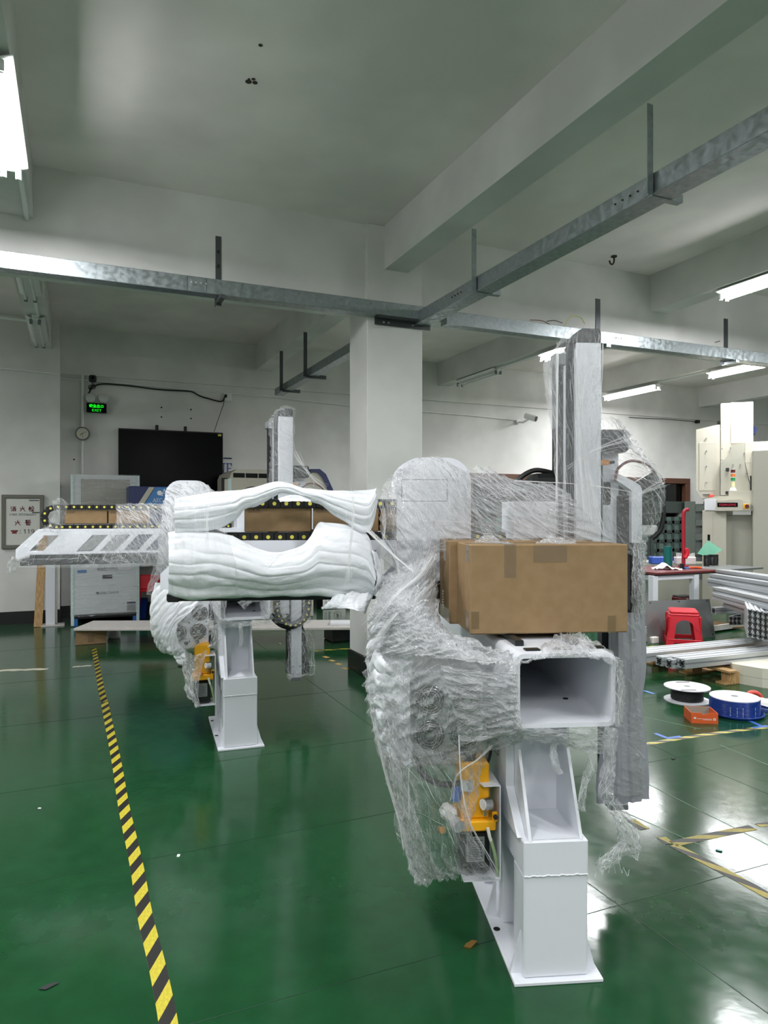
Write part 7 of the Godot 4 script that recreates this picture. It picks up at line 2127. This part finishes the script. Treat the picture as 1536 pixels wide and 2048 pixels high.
# ---------------------------------------------------------------- cream machining centre
func build_cream_machine() -> void:
	var d := 10.6
	var t := thing("machining_centre", "tall cream machining centre with a red dot-matrix panel and signal tower at the right edge", "machine", Vector3.ZERO)
	var a0 := atan((1450.0 - 768.0) / FPX)
	var far := d / cos(a0)
	var o := at(1450, 1024, d)
	t.position = Vector3(o.x, 0, o.z)
	t.rotation.y = -(turn_of_view + a0)
	var X := func(px: float) -> float: return far * tan(atan((px - 768.0) / FPX) - a0)
	var Y := func(py: float) -> float: return 1.5 + (1024.0 - py) * d / FPX
	var cr: Material = M.cream
	# column of the machine at the left
	obj("left_housing", slab(poly([X.call(1391), Y.call(853), X.call(1391), Y.call(978), X.call(1403), Y.call(996), X.call(1440), Y.call(996), X.call(1440), Y.call(845), X.call(1434), Y.call(845)]), -0.25, 0.5), cr, t)
	obj("housing_panel", B.new().box(Vector3((X.call(1397) + X.call(1432)) * 0.5, (Y.call(880) + Y.call(980)) * 0.5, -0.247), Vector3(X.call(1432) - X.call(1397), Y.call(880) - Y.call(980), 0.008), 0.003), cr, t)
	obj("top_tower", B.new().box(Vector3((X.call(1441) + X.call(1508)) * 0.5, (Y.call(802) + Y.call(960)) * 0.5, -0.5), Vector3(X.call(1508) - X.call(1441), Y.call(802) - Y.call(960), 0.5), 0.008, Basis()), cr, t)
	obj("tower_front", slab(poly([X.call(1462), Y.call(884), X.call(1462), Y.call(801), X.call(1507), Y.call(804), X.call(1507), Y.call(884)]), -0.235, 0.02), cr, t)
	obj("spindle_head", slab(poly([X.call(1441), Y.call(990), X.call(1441), Y.call(925), X.call(1460), Y.call(905), X.call(1462), Y.call(890), X.call(1490), Y.call(885), X.call(1490), Y.call(925), X.call(1503), Y.call(985), X.call(1503), Y.call(990)]), -0.15, 0.5), M.cream_grey, t)
	obj("right_cover", B.new().box(Vector3((X.call(1490) + X.call(1620)) * 0.5, (Y.call(884) + Y.call(926)) * 0.5, -0.4), Vector3(X.call(1620) - X.call(1490), Y.call(884) - Y.call(926), 0.5), 0.006), cr, t)
	obj("chute", slab(poly([X.call(1491), Y.call(926), X.call(1504), Y.call(926), X.call(1504), Y.call(965), X.call(1500), Y.call(965)]), -0.14, 0.2), cr, t)
	obj("belt_edge", B.new().box(Vector3(X.call(1502), Y.call(966), -0.14), Vector3(0.02, 0.22, 0.04), 0.006), M.ink, t)
	obj("main_door", B.new().box(Vector3((X.call(1504) + X.call(1640)) * 0.5, (Y.call(904) + 0.0) * 0.5, -0.15), Vector3(X.call(1640) - X.call(1504), Y.call(904), 0.7), 0.012), M.cream_grey, t)
	obj("lower_body", B.new().box(Vector3((X.call(1452) + X.call(1640)) * 0.5, Y.call(1030) * 0.5, -0.35), Vector3(X.call(1640) - X.call(1452), Y.call(1030), 0.6), 0.008), M.cream_grey, t)
	obj("side_tower", B.new().box(Vector3((X.call(1405) + X.call(1453)) * 0.5, Y.call(1021) * 0.5, 0.0), Vector3(X.call(1453) - X.call(1405), Y.call(1021), 0.28), 0.008), cr, t)
	obj("side_window", B.new().box(Vector3(X.call(1418), Y.call(1075), 0.141), Vector3(0.035, 0.09, 0.004)), M.dark_glass, t)
	obj("tower_seam", B.new().box(Vector3(X.call(1426), Y.call(1080), 0.141), Vector3(0.003, 0.8, 0.002)), M.card_grey, t)
	obj("shelf", slab(poly([X.call(1410), Y.call(1022), X.call(1413), Y.call(997), X.call(1436), Y.call(992), X.call(1457), Y.call(992), X.call(1457), Y.call(984), X.call(1504), Y.call(982), X.call(1504), Y.call(1022)]), 0.15, 0.3), cr, t)
	var dp := obj("display_box", slab(poly([X.call(1430), Y.call(1022), X.call(1435), Y.call(1002), X.call(1480), Y.call(999), X.call(1490), Y.call(1006), X.call(1500), Y.call(1008), X.call(1499), Y.call(1021)]), 0.26, 0.25), cr, t)
	obj("display", B.new().box(Vector3((X.call(1435) + X.call(1475)) * 0.5, Y.call(1010), 0.262), Vector3(X.call(1475) - X.call(1435), 0.066, 0.008), 0.003), M.black_gloss, t)
	letters("EDJINGDHG", 0.029, M.glow_red, t, Vector3(X.call(1455), Y.call(1010), 0.267), Basis(), "Droid Sans", 1.05)
	obj("button_plate", B.new().box(Vector3(X.call(1491), Y.call(1013), 0.263), Vector3(0.075, 0.075, 0.006), 0.003), M.yellow_paint, t)
	obj("stop_button", B.new().cyl(Vector3(X.call(1493), Y.call(1013), 0.28), 0.028, 0.03, Vector3(0, 0, 1), 18), M.dark_red, t)
	obj("paper_sheet", B.new().box(Vector3(X.call(1421), Y.call(1009), 0.17), Vector3(0.16, 0.17, 0.002), 0, Basis(Vector3(1, 0, 0), 0.1)), M.paper, t)
	# signal tower
	var st := part("signal_tower", t)
	var sx: float = X.call(1466)
	for q in [[943, "dark_red"], [951, "lens_orange"], [959, "lens_green"]]:
		var m: Material = mat(q[1], {"dark_red": c8(110, 40, 46), "lens_orange": c8(226, 122, 50), "lens_green": c8(38, 150, 80)}[q[1]], 0.3)
		obj("lens", B.new().cyl(Vector3(sx, Y.call(q[0]), 0.02), 0.031, 0.044, Vector3.UP, 18), m, st)
		obj("ring", B.new().cyl(Vector3(sx, Y.call(q[0] - 4), 0.02), 0.032, 0.01, Vector3.UP, 18), M.lamp_white, st)
	obj("stem", B.new().cyl(Vector3(sx, Y.call(969), 0.02), 0.026, 0.075, Vector3.UP, 18), mat("lens_clear", c8(236, 230, 180), 0.3), st)
	obj("foot", B.new().lathe([Vector2(0, -0.02), Vector2(0.05, -0.02), Vector2(0.03, 0.03), Vector2(0, 0.03)], 16, Transform3D(Basis(), Vector3(sx, Y.call(979), 0.02))), M.lamp_white, st)
	for q in [[1455, 938, 0.045, 0.05], [1454, 985, 0.04, 0.045]]:
		obj("black_hinge", B.new().box(Vector3(X.call(q[0]), Y.call(q[1]), -0.14), Vector3(q[2], q[3], 0.03), 0.004), M.ink, t)
	for q in [[1412, 872], [1412, 898], [1412, 930], [1412, 963], [1444, 896], [1444, 919], [1461, 895], [1489, 906], [1466, 929], [1481, 929], [1493, 947]]:
		obj("screw", B.new().cyl(Vector3(X.call(q[0]), Y.call(q[1]), -0.235 if q[0] < 1440 else -0.14), 0.010, 0.02, Vector3(0, 0, 1), 8), M.grey_plastic, t)
	var tc := obj("tool_clamp", B.new().box(Vector3(X.call(1412), Y.call(988), -0.2), Vector3(0.10, 0.02, 0.06), 0.004), M.steel_dark, t)
	obj("red_tag", B.new().box(Vector3(X.call(1422), Y.call(991), -0.19), Vector3(0.08, 0.045, 0.03), 0.006), mat("tag_red", c8(222, 78, 66), 0.5), t)
	obj("top_motor", B.new().box(Vector3(X.call(1438), Y.call(840), -0.55), Vector3(0.06, 0.11, 0.1), 0.006), M.motor_black, t)
	obj("blue_flag", slab(poly([X.call(1508), Y.call(846), X.call(1519), Y.call(853), X.call(1513), Y.call(865), X.call(1508), Y.call(861)]), -0.5, 0.2), M.navy, t)
	# floor stand of the whole machine
	obj("machine_base", B.new().box(Vector3((X.call(1275) + X.call(1460)) * 0.5, 0.34, -0.75), Vector3(X.call(1460) - X.call(1275), 0.68, 0.4), 0.01), M.cream_grey, t)
	obj("base_stripe", B.new().box(Vector3((X.call(1275) + X.call(1440)) * 0.5, 0.47, -0.546), Vector3(X.call(1440) - X.call(1275), 0.09, 0.008), 0, Basis(Vector3(0, 0, 1), -0.02)), M.grey_panel, t)
	obj("column", B.new().box(Vector3(X.call(1440), 1.2, -0.75), Vector3(0.36, 2.3, 0.4), 0.008), cr, t)
